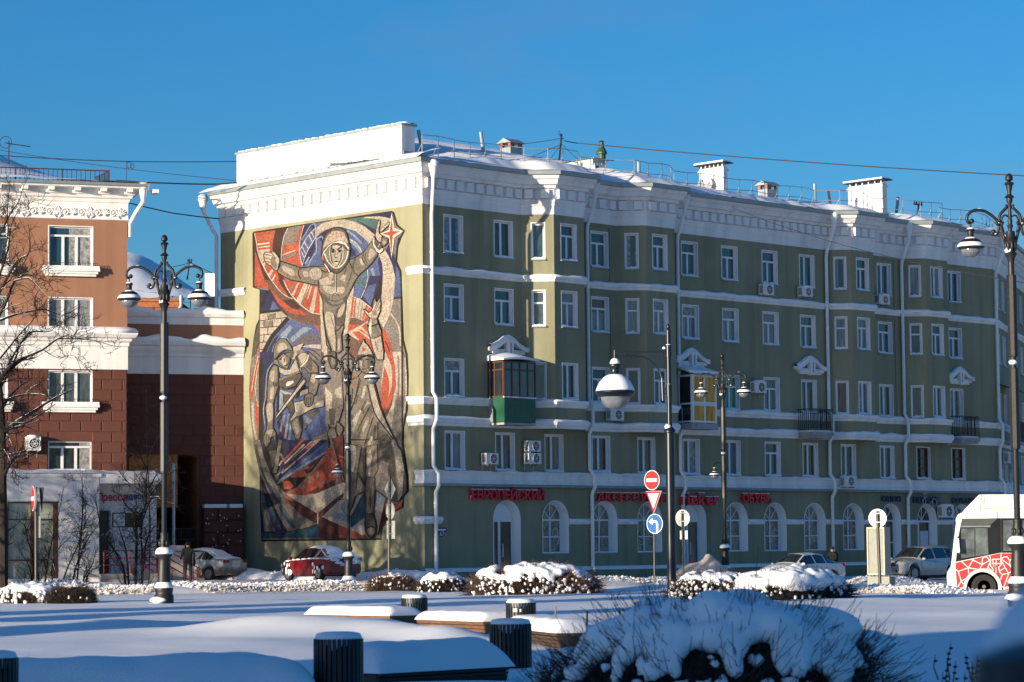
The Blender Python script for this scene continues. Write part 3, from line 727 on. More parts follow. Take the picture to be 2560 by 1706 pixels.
g = G(); g.poly([SSd(0, 0, zm), SSd(dp, 0, zm), SSd(dp, 0, zt_), SSd(0, 0, zt_)]); g.poly([FA(b, 0, zm), FA(b, dp, zm), FA(b, dp, zt_), FA(b, 0, zt_)]); g.build('pane', GL[0], BL)
g = G(); vv = []
for i in range(13):
    x = a-.1+(b-a+.3)*i/12; arc = .22*math.sin(PI*(i+1)/14)
    for o_, z_ in ((dp+.12, 0), (dp+.1, .1), (dp*.6, .26), (0, .4), (0, .0)): vv.append(FA(x, o_, zt_+.02+z_*(.55+.45*math.sin(PI*(i+.6)/13))+arc*.4))
g.add(vv, [(i*5+j, i*5+(j+1) % 5, (i+1)*5+(j+1) % 5, (i+1)*5+j) for i in range(12) for j in range(5)]+[[0, 1, 2, 3, 4], [60, 61, 62, 63, 64]]); g.build('snow', SNOW, BL, smooth=50)
g = G()
for i in range(30): g.ball(FA(a+(b-a)*i/29, dp+.0, zm+.0), (.05, .05, .04), 6, 4, jit=.8)
g.build('snow', SNOW, BL, smooth='all')
# glazed white balcony with amber panes
dp2 = 1.0
a, b = bx(1731, 1791, 1000, dp2); zf, zm, zt_ = fo(1760, 1058, dp2)[1], fo(1760, 1010, dp2)[1], fo(1760, 938, dp2)[1]
g = G(); g.box(a-.05, b+.05, .0, dp2+.05, zf-.3, zf-.02, FA); BW = g.build('glazed_balcony', mat('balcony_slab', (.3, .3, .3)), AB)
SF = lambda x, d, z: FA(x, dp2+d, z)
SSd = lambda x, d, z: FA(a-d, x, z)
g = G(); W_ = b-a
bars(g, SF, a, b, zf, zt_, [a+.05, a+W_/2, b-.05], [zf+.06, zm-.05, zm+.05, zt_-.05], .09); bars(g, SSd, 0, dp2, zf, zt_, [.05, dp2-.05], [zf+.06, zm, zt_-.05], .08); g.build('frame', FRAMEW, BW)
g = G(); g.poly([SF(a, 0, zf), SF(b, 0, zf), SF(b, 0, zt_), SF(a, 0, zt_)]); g.build('pane', ORANGEP, BW)
g = G(); g.poly([SSd(0, 0, zf), SSd(dp2, 0, zf), SSd(dp2, 0, zt_), SSd(0, 0, zt_)]); g.poly([FA(b, 0, zf), FA(b, dp2, zf), FA(b, dp2, zt_), FA(b, 0, zt_)]); g.build('pane', GL[0], BW)
g = G(); g.prism([FA(a-.15, dp2+.2, zt_), FA(b+.1, dp2+.2, zt_), FA(b+.1, 0, zt_+.35), FA(a-.15, 0, zt_+.35)], (0, 0, .04)); g.build('roof', METAL, BW)
g = G(); g.prism([FA(a-.12, dp2+.12, zt_+.06), FA(b+.08, dp2+.12, zt_+.06), FA(b+.08, 0, zt_+.39), FA(a-.12, 0, zt_+.39)], (0, 0, .12)); g.build('snow', SNOW, BW)
# dark wing balcony
g = G(); g.box(1.5, 4.2, .02, 1.0, 6.85, 7.0, SW); bb = g.build('balcony', mat('balcony_slab', (.3, .3, .3)), AB)
g = G(); bars(g, lambda x, d, z: SW(x, 1.+d, z), 1.5, 4.2, 7, 8.1, [1.55+.12*k for k in range(22)], [7.1, 8.1], .03); g.build('railing', DARKM, bb)
g = G(); g.prism([SW(1.4, 1.2, 9.7), SW(4.3, 1.2, 9.7), SW(4.3, 0, 10.1), SW(1.4, 0, 10.1)], (0, 0, .05)); g.build('canopy', DARKM, bb)
# ================================================================== ground
random.seed(11)
MOUNDS = []   # (x, y, z, rx, ry, rot)
def mound(px, py, depth, h, rx, ry, rot=0):
    p = aty(px, py, depth); MOUNDS.append((p.x, p.y, h, rx, ry, math.cos(rot), math.sin(rot)))
mound(650, 1555, 46, .24, 1.1, 2.4, .6); mound(870, 1560, 45.4, .16, 1.3, 2.0, .3); mound(1000, 1570, 43.6, .15, .8, 1.3, .3)
mound(1110, 1570, 41.6, .24, .7, 1.4, .3); mound(1215, 1580, 38.5, .13, .55, 1.0, 0); mound(960, 1565, 46.5, .10, .5, 1.0, 0)
mound(560, 1585, 41, .07, 1.4, 1.6, 0); mound(250, 1545, 52, .09, 2.6, 1.2, -.3); mound(60, 1545, 50, .07, 1.6, 1.4, 0); mound(420, 1535, 57, .06, 2.0, 2.0, 0)
mound(2330, 1520, 62, .08, 2.6, 1.8, 0); mound(2450, 1530, 54, .08, 1.2, 1.6, 0); mound(2150, 1512, 64, .05, 2., 2., 0)
mound(1040, 1690, 26.5, .10, 1.2, .6, 0); mound(1120, 1700, 25, .08, .6, .6, 0); mound(1330, 1700, 27, .06, .8, .8, 0)
mound(1520, 1478, 82, .28, 1.8, 2.2, 0); mound(1650, 1482, 78, .2, 1.2, 1.6, 0)
mound(1900, 1500, 34, .12, .6, 1.2, 0); mound(1780, 1500, 24, .42, .5, .6, 0); mound(2000, 1498, 60, .1, 1.6, 2, 0)
def gz(x, y):
    z = -.13+.15*smooth(50, 72, y)
    if y < 80:
        k = 1-smooth(74, 80, y)
        z += k*(.05*nz(x, y, .16)+.028*nz(x, y*.7, .45, 4)+.010*nz(x, y, 1.3, 9))
    for mx, my, h, rx, ry, c, s_ in MOUNDS:
        dx, dy = x-mx, y-my
        if abs(dx) > 3*max(rx, ry) or abs(dy) > 3*max(rx, ry): continue
        a, b = (dx*c+dy*s_)/rx, (-dx*s_+dy*c)/ry
        z += h*math.exp(-(a*a+b*b))
    if y > 80: z += .05*fbm(x, y, .5)*smooth(80, 90, y)+.02*nz(x, y, 2.)
    if y > 78: z += .06*smooth(95, 112, y)*(1-smooth(0, 6, x))-.40*smooth(1, 13, x)*smooth(82, 104, y)
    return z
xs = [-2500, -600, -150, -60, -35, -25]+[-19+.17*i for i in range(int(46/.17))]+[27.5, 33, 45, 70, 150, 600, 2500]
ys = [-2500, -500, -100, -30, -5]+[8+.17*i for i in range(int(74/.17))]+[82+.4*i for i in range(165)]+[150, 170, 220, 400, 900, 3500]
g = G(); nx = len(xs)
g.v = [V((x, y, gz(x, y) if -25 < x < 35 and 5 < y < 150 else (-.05 if y > 100 or y < -20 else -.1))) for y in ys for x in xs]
for j in range(len(ys)-1):
    for i in range(nx-1):
        g.f.append((j*nx+i, j*nx+i+1, (j+1)*nx+i+1, (j+1)*nx+i)); g.m.append(1 if ys[j] > 80 else 0)
SNOWG = mat('ground_snow', (.80, .82, .85), .65, var=.02, scale=1.5, bump=.5, bscale=55, spec=.4)
ROADM = mat('road_snow', (.66, .63, .60), .75, var=.16, scale=1.2, bump=.7, bscale=7, spec=.3, det=6)
gr = g.build('snowy_ground', [SNOWG, ROADM], smooth='all', rec=False, kind='structure')
# ------------------------------------------------ ploughed banks of snow clods
def bank(name, pts, wid, hgt, mats_, chunks, dirty=0, seed=3):
    """ridge of ploughed snow along a ground line, with clods tumbled over it"""
    rnd = random.Random(seed); g = G(); n = 0
    P = [V((p[0], p[1], 0)) for p in pts]; cum = [0]
    for a, b in zip(P, P[1:]): cum.append(cum[-1]+(b-a).length)
    L = cum[-1]
    def at(s_):
        for i in range(len(P)-1):
            if s_ <= cum[i+1]: 
                q = (s_-cum[i])/(cum[i+1]-cum[i]); d = (P[i+1]-P[i]).normalized(); return P[i].lerp(P[i+1], q), V((-d.y, d.x, 0))
        d = (P[-1]-P[-2]).normalized(); return P[-1], V((-d.y, d.x, 0))
    ns = max(8, int(L/.22)); nc = 14; vv = []
    H = lambda s_, c: hgt*(1+.45*nz(s_, 3, .55, seed))*max(0, 1-c*c)**1.1*min(1, (L-s_)/1.2+.02, s_/1.2+.02)+.10*hgt*nz(s_*3.1, c*wid*3.1, 1, seed)
    for i in range(ns+1):
        s_ = L*i/ns; p, nrm = at(s_)
        for j in range(nc+1):
            c = -1+2*j/nc; q = p+nrm*c*wid/2; vv.append(V((q.x, q.y, gz(q.x, q.y)-.02+H(s_, c))))
    g.add(vv, [(i*(nc+1)+j, i*(nc+1)+j+1, (i+1)*(nc+1)+j+1, (i+1)*(nc+1)+j) for i in range(ns) for j in range(nc)], 0)
    for k in range(chunks):
        s_ = rnd.uniform(.1, L-.1); c = rnd.uniform(-1, 1); p, nrm = at(s_); q = p+nrm*c*wid/2; r = rnd.choice([.012, .015, .018, .02, .024, .03, .04, .06])*(.9+hgt)
        z = gz(q.x, q.y)-.02+max(0, H(s_, c))+r*.25
        ax = [V((rnd.gauss(0, 1), rnd.gauss(0, 1), rnd.gauss(0, 1))).normalized() for _ in range(3)]
        # irregular clod: jittered octahedron-ish lump
        vs_ = [V((q.x, q.y, z))+V(d)*r*rnd.uniform(.7, 1.3) for d in ((1, 0, 0), (.3, .9, .1), (-.7, .6, 0), (-.9, -.4, .1), (0, -1, 0), (.7, -.6, .1), (.2, .2, .9), (-.3, -.2, -.8))]
        mi = 1 if (dirty and nrm.y*c < 0 and abs(c) > .55 and rnd.random() < dirty) else 0
        g.add(vs_, [(i, (i+1) % 6, 6) for i in range(6)]+[((i+1) % 6, i, 7) for i in range(6)], mi)
    return g.build(name, mats_, rec=False, kind='stuff')
def gp_(px, py, z=0): p = onz(px, py, z); return (p.x, p.y)
bank('snow_bank', [gp_(150, 1486), gp_(420, 1484), gp_(700, 1478), gp_(960, 1474)], 5.0, .27, [PLOWED, DIRTY], 9500, .9, 3)
bank('snow_bank', [gp_(-40, 1476), gp_(120, 1472), gp_(260, 1470)], 4.0, .22, [PLOWED, DIRTY], 1500, .2, 5)
bank('snow_bank', [gp_(1240, 1460, -.05), gp_(1420, 1462, -.1), gp_(1610, 1462, -.15), gp_(1800, 1458, -.2)], 4.0, .22, [PLOWED, DIRTY], 4800, .8, 7)
bank('snow_bank', [gp_(2050, 1452, -.25), gp_(2140, 1450, -.25), gp_(2260, 1454, -.25)], 3.4, .30, [PLOWED, DIRTY], 3800, .2, 9)
bank('snow_bank', [gp_(2080, 1478), gp_(2250, 1482), gp_(2390, 1486)], 3.0, .16, [PLOWED, DIRTY], 1800, .9, 13)
bank('snow_bank', [(FA(-2.6, -13, 0).x, FA(-2.6, -13, 0).y), (FA(-1.8, -7, 0).x, FA(-1.8, -7, 0).y), (FA(-1.3, .2, 0).x, FA(-1.3, .2, 0).y), (FA(.8, 1.9, 0).x, FA(.8, 1.9, 0).y)], 2.6, .42, [SNOWSM, DIRTY], 120, 0, 15)
# tan heap of sanded snow by the lamp
bp = onz(1765, 1445, .05); g = G(); vv = []; n = 40; m = 16
SANDY = mat('sanded_snow', (.60, .50, .42), .85, var=.15, scale=3, bump=.8, bscale=8)
for i in range(n):
    for j in range(m+1):
        a = 2*PI*i/n; r = j/m; x, y = 2.3*r*math.cos(a), 1.7*r*math.sin(a)
        vv.append(V((bp.x+x, bp.y+y, gz(bp.x+x, bp.y+y)-.02+1.28*(1-r)**1.15*(1+.25*nz(x, y, 1.3))+.10*nz(x, y, 3.1)*(1-r))))
g.add(vv, [(i*(m+1)+j, ((i+1) % n)*(m+1)+j, ((i+1) % n)*(m+1)+j+1, i*(m+1)+j+1) for i in range(n) for j in range(m)])
h = g.build('snow_heap', SANDY, smooth='all', rec=False, weld=False); tag(h, 'tall tan heap of sanded snow beside the lamp post before the arched windows', 'snow heap')

# ================================================================== brown office building (left)
OB = thing('office_building', 'brown office building with white ornamental frieze at the left edge', 'office building', LB(-6, 2, 0))
O = 2.0
AL, AR = -40., -5.78
SO = Seg((AL, O), (AR, O), LB)
def oc(x): return lo(x, 700, O)[0]-AL
z5 = (lo(232, 673, O)[1]+.0, lo(232, 568.5, O)[1]); 
z4 = (lo(232, 832, O)[1], lo(232, 747, O)[1]); z3 = (lo(232, 1012, O)[1], lo(232, 929.5, O)[1]); z2 = (lo(226, 1176, O)[1], lo(226, 1103, O)[1])
w0 = oc(122); wW = oc(231)-w0; pitch = oc(232)-oc(20)
wins = []
for k in range(-6, 1):
    for zz in (z5, z4, z3, z2): wins.append((w0+k*pitch, w0+k*pitch+wW, *zz))
g = G(); ZT, ZB = 11.2, 9.57
wall(g, SO, ZB, 17.2, [h for h in wins if h[2] > ZB]); g.poly([LB(AR, O, ZB), LB(AR, O-12, ZB), LB(AR, O-12, 17.2), LB(AR, O, 17.2)]); g.build('wall', TAN, OB)
g = G(); wall(g, SO, -.2, ZB, [h for h in wins if h[2] < ZB]); g.poly([LB(AR, O, -.2), LB(AR, O-12, -.2), LB(AR, O-12, ZB), LB(AR, O, ZB)]); LOW = g.build('lower_wall', BROWN, OB)
# rusticated blocks, one piece each
def blocks(parent, S, s0, s1, z0, z1, bw, bh, holes, m, dep=.045, seed=1):
    rnd = random.Random(seed); nrow = round((z1-z0)/bh); bh = (z1-z0)/nrow; cache = {}; cnt = 0
    ang = math.atan2((S(1, 0, 0)-S(0, 0, 0)).y, (S(1, 0, 0)-S(0, 0, 0)).x)
    for r in range(nrow):
        za, zb = z0+r*bh, z0+(r+1)*bh; x = s0-(bw/2 if r % 2 else 0)
        cuts = sorted([(h[0], h[1]) for h in holes if h[2] < zb-.05 and h[3] > za+.05])
        free = []; c = s0
        for h in cuts:
            if h[0] > c: free.append((c, h[0]))
            c = max(c, h[1])
        if c < s1: free.append((c, s1))
        while x < s1:
            for fa, fb in free:
                a, b = max(x, fa), min(x+bw, fb)
                if b-a < .12: continue
                key = round(b-a, 2)
                if key not in cache:
                    q = G(); w_, h_ = (b-a)/2-.012, bh/2-.012; e = .03
                    q.add([V((-w_, 0, -h_)), V((w_, 0, -h_)), V((w_, 0, h_)), V((-w_, 0, h_)), V((-w_+e, -dep, -h_+e)), V((w_-e, -dep, -h_+e)), V((w_-e, -dep, h_-e)), V((-w_+e, -dep, h_-e))], [(4, 5, 6, 7), (0, 1, 5, 4), (1, 2, 6, 5), (2, 3, 7, 6), (3, 0, 4, 7)])
                    cache[key] = q.mesh('block', [m], V((0, 0, 0)))
                shared('block', cache[key], parent, S((a+b)/2, .002+rnd.uniform(0, .012), (za+zb)/2), ang); cnt += 1
            x += bw
    return cnt
print('blocks', blocks(LOW, SO, oc(-5), AR-AL, 3.0, ZB, .93, .46, [h for h in wins if h[2] < ZB], BROWN, .022))
for h in wins:
    if h[0] < oc(-230): continue
    top = h[3] > 16
    low = h[2] < 6
    window(OB, SO, *h, '3T' if top or low else '3', (TEALP if top else (GL[0] if low else random.choice([GL[3], GL[2], GL[2]]))), depth=.16, fmat=FRAMEB if False else FRAMEW, reveal=WHITE if not low else BROWN, border=0 if low else .04, snow=not low)
# sills with bracketed mouldings under the top and third floor windows
for k in range(-1, 1):
    for zz in (z5[0], z3[0]):
        a = w0+k*pitch-.3; b = a+wW+.6; g = G()
        for i, (o, za, zb) in enumerate(((.30, -.14, -.02), (.24, -.25, -.14), (.18, -.36, -.25))): g.box(a+.08*i, b-.08*i, -.01, o, zz+za, zz+zb, SO)
        s_ = g.build('window_sill', WHITE, OB)
        g = G(); g.box(a+.02, b-.02, -.0, .29, zz-.02, zz+.10, SO); g.build('snow', SNOW, s_)
        g = G(); g.box(a+.1, b-.1, .26, .28, zz+.22, zz+.24, SO)
        for i in range(22): g.box(a+.1+(b-a-.2)*i/21-.008, a+.1+(b-a-.2)*i/21+.008, .262, .278, zz+.08, zz+.22, SO)
        g.build('sill_guard', DARKM, s_)
lp = [(AL, O), (AR, O), (AR, O-10)]
g = G(); g.sweep(lp, [(0, ZB), (.03, ZB), (.03, 10.6), (.08, 10.64), (.08, 10.78), (.16, 10.84), (.2, 10.96), (.32, 11.0), (.42, 11.14), (.42, 11.2), (0, 11.22)], LB); bc = g.build('belt_course', WHITE, OB)
g = G(); pts = [(AL+i*.4, O) for i in range(int((AR-AL)/.4))]+[(AR, O), (AR, O-3)]; g.sweep(pts, [(.43, 11.2), (.44, 11.28), (.3, 11.42), (.02, 11.5)], LB); g.build('snow', SNOW, bc, smooth='all')
g = G(); g.sweep(lp, [(0, 16.34), (.04, 16.36), (.04, 16.42), (.02, 16.46), (.02, 17.12), (.06, 17.16), (.1, 17.3), (.18, 17.34), (.22, 17.46), (.3, 17.5), (.3, 17.72), (.72, 17.74), (.74, 17.84), (0, 17.86)], LB); fz = g.build('frieze', WHITE, OB)
# frieze ornaments: palmettes and scrolls
def orn(kind):
    q = G()
    if kind == 'palmette':
        for k in range(7):
            a = PI*(k+.5)/7; q.tube([(0, -.02, 0), (.13*math.cos(a), -.045, .12*math.sin(a)), (.26*math.cos(a), -.02, .26*math.sin(a))], [.02, .035, .012], 5)
        q.ball((0, -.03, -.02), .06, 8, 5)
    else:
        p = [(.17*(1-k/26)*math.cos(k*.5), -.03, .17*(1-k/26)*math.sin(k*.5)) for k in range(22)]; q.tube(p, [.035]*18+[.03]*4, 5); q.ball((0, -.03, 0), .06, 8, 5)
        for k in range(4): q.tube([(.16, -.02, -.1), (.26, -.04, -.2+.1*k), (.32, -.02, -.26+.17*k)], [.02, .035, .01], 5)
    return q.mesh('ornament', [WHITE], V((0, 0, 0)), smooth=50)
om = [orn('palmette'), orn('scroll')]; aw = math.atan2(ww.y, ww.x)
for i in range(26):
    a = AR-.3-.36*i; shared('ornament', om[i % 2], fz, LB(a, O+.03, 16.66+(.0 if i % 2 else -.06)), aw, (1 if i % 4 < 2 else -1, 1, 1.05))
q = G(); q.box(-.13, .13, -.66, 0, -.16, 0); bm_ = q.mesh('bracket', [WHITE], V((0, 0, 0)))
for i in range(8): shared('bracket', bm_, fz, LB(oc(57)+AL+ (oc(123)-oc(57))*(i-2), O+.03, 17.73), aw)
g = G(); g.sweep(lp, [(.74, 17.8), (.80, 17.84), (.80, 17.96), (.0, 18.0)], LB); g.build('eave_flashing', METAL, OB)
g = G(); vv = []
for i in range(61):
    a = AL+(AR+.8-AL)*i/60
    for j in range(12):
        q = j/11; zr = 17.98+(3.4*q)*min(1, (AR+.8-a)/8.)
        vv.append(LB(a, O+.8-9*q, zr+.06+.07*fbm(a, q*9, .8)))
g.add(vv, [(i*12+j, i*12+j+1, i*12+j+13, i*12+j+12) for i in range(60) for j in range(11)]); g.build('roof', SNOW, OB, smooth='all', rec=False)
ra = [lo(x, 430, O-.1)[0] for x in (0, 272)]; zt_ = lo(100, 422, O-.1)[1]
g = G(); a0 = -24; 
for z in (zt_, zt_-.62): g.tube([LB(a0, O-.1, z), LB(ra[1], O-.1, z), LB(ra[1], O-4, z+.25)], .03, 5)
rl = g.build('roof_railing', mat('rust_metal', (.05, .025, .02), .7, var=.3), OB)
q = G(); q.tube([(0, 0, -.62), (0, 0, 0)], .014, 4); m1 = q.mesh('baluster', [DARKM], V((0, 0, 0))); q = G(); q.tube([(0, 0, -.95), (0, 0, .05)], .04, 5); m2 = q.mesh('post', [DARKM], V((0, 0, 0)))
for i in range(42): shared('post' if i % 10 == 0 else 'baluster', m2 if i % 10 == 0 else m1, rl, LB(ra[1]-.21*i, O-.1, zt_))
for i in range(1, 14): shared('baluster', m1, rl, LB(ra[1], O-.1-.28*i, zt_+.018*i))
g = G(); f0 = LB(AR+.62, O+.5, 17.9); g.tube([f0, f0-V((0, 0, .75)), LB(AR+.35, O+.2, 16.7), LB(AR+.12, O-.1, 16.2), LB(AR+.12, O-.1, 15.6)], .1, 10); d = g.build('drainpipe', PIPEM, OB, smooth=True)
g = G(); g.lathe([(.11, -.6), (.2, -.2), (.26, -.16), (.26, 0)], f0, 12); g.build('funnel', PIPEM, d, smooth=True)
g = G(); g.ball(f0, (.3, .3, .16), 10, 6, jit=.3); g.build('snow', SNOW, d, smooth='all')
# ---------------- white shop pavilion in front of it
OP = 5.2
PV = thing('shop_pavilion', 'white flat-roofed shop pavilion with tall brown-framed windows behind bare shrubs', 'shop', LB(-10, OP, 0))
def pc(x, o=OP): return lo(x, 1300, o)[0]
pa, pb = pc(14), pc(248); zt_ = lo(100, 1180, OP)[1]; zw = lo(100, 1254, OP)[1]; pr = pc(362, 4.2)
SP = Seg((pa, OP), (pb, OP), LB)
wa_, wb_ = pc(18)-pa, pc(146)-pa
g = G(); wall(g, SP, -.2, zt_-.12, [(wa_, wb_, .25, zw)]); SP2 = Seg((pb, OP), (pb+.02, OP-1.3), LB)
S3 = Seg((pb, OP-1.4), (pr+.6, OP-1.4), LB); ea, eb = .05, pc(332, OP-1.4)-pb
wall(g, S3, -.2, zt_-.12, [(ea, ea+.62, .35, 3.2), (ea+.75, ea+2.1, 2.45, 3.1)])
g.box(pb-.02, pb, OP-1.4, OP, -.2, zt_-.12, LB); g.box(pa-.02, pa, 2, OP, -.2, zt_-.12, LB)
g.box(pr+.58, pr+.6, 2, OP-1.4, -.2, zt_-.12, LB)
PW = plaster('pavilion_white', (.70, .68, .66), .06, .2)
g.build('wall', PW, PV)
g = G(); g.box(pa-.1, pr+.7, 1.9, OP-.02, zt_-.5, zt_-.1, LB); g.box(pa-.14, pb+.08, OP-1.5, OP+.08, zt_-.22, zt_-.08, LB); g.box(pb+.08, pr+.7, OP-1.5, OP-1.32, zt_-.22, zt_-.08, LB); rf = g.build('roof', PW, PV)
g = G(); vv = []
for i in range(31):
    for j in range(5): vv.append(LB(pa-.1+(pr-pa+.8)*i/30, (OP+.06 if i < 19 else OP-1.3)-.9*j, zt_-.08+(.02 if j == 0 else .2+.1*fbm(i*.3, j))))
g.add(vv, [(i*5+j, i*5+j+1, i*5+j+6, i*5+j+5) for i in range(30) for j in range(4)]); g.build('snow', SNOW, rf, smooth='all')
BRF = mat('frame_brown_wood', (.10, .035, .018), .55, var=.25, scale=10, stretch=(8, 8, 1))
g = G(); mm = pc(82)-pa; me_ = pc(138)-pa
for x, k in ((wa_+.03, .06), (mm, .18), (me_, .18)): g.box(x-k/2, x+k/2, -.10, .02, .25, zw, SP)
for z in (zw-.04, zw-.78, 1.05): g.box(wa_, wb_, -.09, .012, z-.03, z+.03, SP)
wf = g.build('window', BRF, PV)
g = G(); g.poly([SP(wa_, -.08, .25), SP(wb_, -.08, .25), SP(wb_, -.08, zw), SP(wa_, -.08, zw)]); g.build('pane', mat('shop_glass', (.30, .34, .28), .15, var=.35, scale=1.2, coat=.3), wf)
g = G(); g.poly([S3(ea, -.1, .35), S3(ea+.62, -.1, .35), S3(ea+.62, -.1, 3.2), S3(ea, -.1, 3.2)]); dd = g.build('door', mat('dark_door', (.02, .018, .018), .4, var=.3), PV)
g = G(); g.box(ea-.04, ea+.03, -.1, .03, .35, 3.2, S3); g.box(ea+.6, ea+.68, -.1, .03, .35, 3.2, S3); g.build('frame', mat('concrete_grey', (.30, .28, .27), .9, var=.2), dd)
g = G(); g.poly([S3(ea+.75, -.1, 2.45), S3(ea+2.1, -.1, 2.45), S3(ea+2.1, -.1, 3.1), S3(ea+.75, -.1, 3.1)]); w_ = g.build('window', GL[0], PV)
g = G(); g.box(ea+.8, ea+1.3, -.02, .05, 2.5, 3.05, S3); g.build('notice_board', WHITEP, PV)
# porch slab, steps, red handrails
g = G(); g.box(0, 2.6, .02, 1.9, -.2, .42, S3); g.box(2.6, 3.0, .02, 1.9, -.2, .25, S3); g.build('porch', mat('concrete_grey', (.30, .28, .27), .9, var=.2), PV)
g = G()
for k in range(3): x = .15+1.15*k; g.tube([S3(x, 1.8, .42), S3(x, 1.8, 1.42)], .03, 6)
for z in (1.42, 1.1, .8): g.tube([S3(.15, 1.8, z), S3(2.45, 1.8, z)], .025, 6)
REDP = mat('red_paint_rail', (.30, .012, .018), .4, var=.15)
g.build('porch_railing', REDP, PV)
def stairrail(px, side):
    g = G(); p0 = LB(pc(px, 5.), 5.0, 1.35); dx = ww*1.15+n2*.3
    for k in range(3): q = p0+dx*(k/2)+V((0, 0, -.9*k/2*.75)); g.tube([q, V((q.x, q.y, 0))], .03, 6)
    for dz in (0, -.32, -.64): g.tube([p0+V((0, 0, dz)), p0+dx+V((0, 0, dz-.68))]+([p0+dx*1.12+V((0, 0, dz-.75)), p0+dx*1.05+V((0, 0, dz-.86))] if dz == 0 else []), .028, 6)
    g.build('stair_railing', REDP, PV)
stairrail(362, 0); stairrail(425, 0)
# white planter wall and notice plate right of the pavilion
g = G(); a, b = pc(420, 3.6), pc(470, 3.6); g.box(a, b+1.2, 3.2, 3.6, -.2, lo(430, 1381, 3.6)[1], LB); pwl = g.build('porch_wall', mat('cream_wall', (.62, .54, .46), .9, var=.1), PV)
g = G(); g.box(pc(424, 3.7), pc(462, 3.7), 3.64, 3.7, lo(440, 1379, 3.7)[1], lo(440, 1364, 3.7)[1], LB); nb = g.build('notice_plate', mat('plate_grey', (.5, .44, .47), .5, var=.06), PV)
# ================================================================== gateway building between the two
GB = thing('gateway_building', 'low brown connecting wing with white cornice and arched gateway', 'building', LB(-3, 0, 0))
SC = Seg((AR+.0, 0), (0.0, 0), LB)
aL, aR = lo(322, 1200, 0)[0]-AR, lo(496, 1200, 0)[0]-AR; zA = lo(410, 1136, 0)[1]
g = G(); wall(g, SC, 9.53, 12.2, []); g.build('wall', TAN, GB)
g = G(); r = .55
arch = [(aL, -.2)]+[(aL+r-r*math.cos(PI/2*k/6), zA-r*.45+r*.45*math.sin(PI/2*k/6)) for k in range(7)]+[(aR-r+r*math.sin(PI/2*k/6), zA-r*.45+r*.45*math.cos(PI/2*k/6)) for k in range(7)]+[(aR, -.2)]
o2 = [(0, -.2)]+arch+[(SC.L, -.2), (SC.L, 9.53), (0, 9.53)]
g.add([SC(a, 0, b) for a, b in o2], tessellate_polygon([[V((a, b, 0)) for a, b in o2]])); GW = g.build('lower_wall', BROWN, GB)
g = G(); n = len(arch)
g.add([SC(a, 0, b) for a, b in arch]+[SC(a, -7, b) for a, b in arch], [(i, i+1, n+i+1, n+i) for i in range(n-1)]); g.build('passage', mat('passage_orange', (.42, .16, .06), .9, var=.12, scale=2), GB)
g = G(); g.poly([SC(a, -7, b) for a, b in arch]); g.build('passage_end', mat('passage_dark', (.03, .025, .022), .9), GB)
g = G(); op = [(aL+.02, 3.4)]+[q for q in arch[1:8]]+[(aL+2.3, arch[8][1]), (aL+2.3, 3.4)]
g.prism([SC(a_, -.25, b_) for a_, b_ in op], SC(0, -.05, 0)-SC(0, 0, 0)); g.build('sunlit_panel', mat('sunlit_orange', (.62, .24, .06), .9, var=.12, scale=2), GB)  # panel added in the arch; its bright orange stands for a sunlit wall
blocks(GW, SC, 0, SC.L, 3.4, 9.53, .98, .475, [(aL-.05, aR+.05, -1, zA+.05)], BROWN, .016, 4)
gpth = [(AR, 0), (0, 0)]
g = G(); g.sweep(gpth, [(0, 9.53), (.03, 9.54), (.03, 10.3), (.1, 10.36), (.1, 10.5), (.2, 10.6), (.26, 10.7), (.26, 10.8), (.42, 10.86), (.46, 10.98), (.46, 11.05), (0, 11.08)], LB); c1 = g.build('cornice', WHITE, GB)
pts = [(AR+i*.25, 0) for i in range(24)]
def wavy(g, pts, prof, fr, seed):
    rows = [offset(pts, o) for o, z in prof]; zb = prof[0][1]; k = len(prof); vv = []
    for j, p in enumerate(pts):
        m = 1+.8*fbm(p[0]*.9+seed, p[1], 1)
        for i, (o, z) in enumerate(prof): vv.append(fr(rows[i][j][0], rows[i][j][1], zb+(z-zb)*m))
    g.add(vv, [(j*k+i, j*k+i+1, (j+1)*k+i+1, (j+1)*k+i) for j in range(len(pts)-1) for i in range(k-1)])
g = G(); wavy(g, pts, [(.47, 11.05), (.48, 11.12), (.4, 11.22), (.2, 11.28), (0, 11.3)], LB, 2); g.build('snow', SNOW, c1, smooth='all')
g = G(); g.sweep(gpth, [(0, 11.83), (.05, 11.84), (.05, 12.16), (.16, 12.2), (.2, 12.34), (.0, 12.36), (-.3, 12.36)], LB); c2 = g.build('parapet', WHITE, GB)
g = G(); wavy(g, pts, [(.2, 12.34), (.22, 12.42), (.1, 12.56), (-.2, 12.62), (-3, 12.62)], LB, 5); g.build('snow', SNOW, c2, smooth='all')
g = G(); g.poly([LB(AR, -.3, 12.3), LB(1, -.3, 12.3), LB(1, -8, 12.3), LB(AR, -8, 12.3)]); g.build('roof', SNOW, GB)
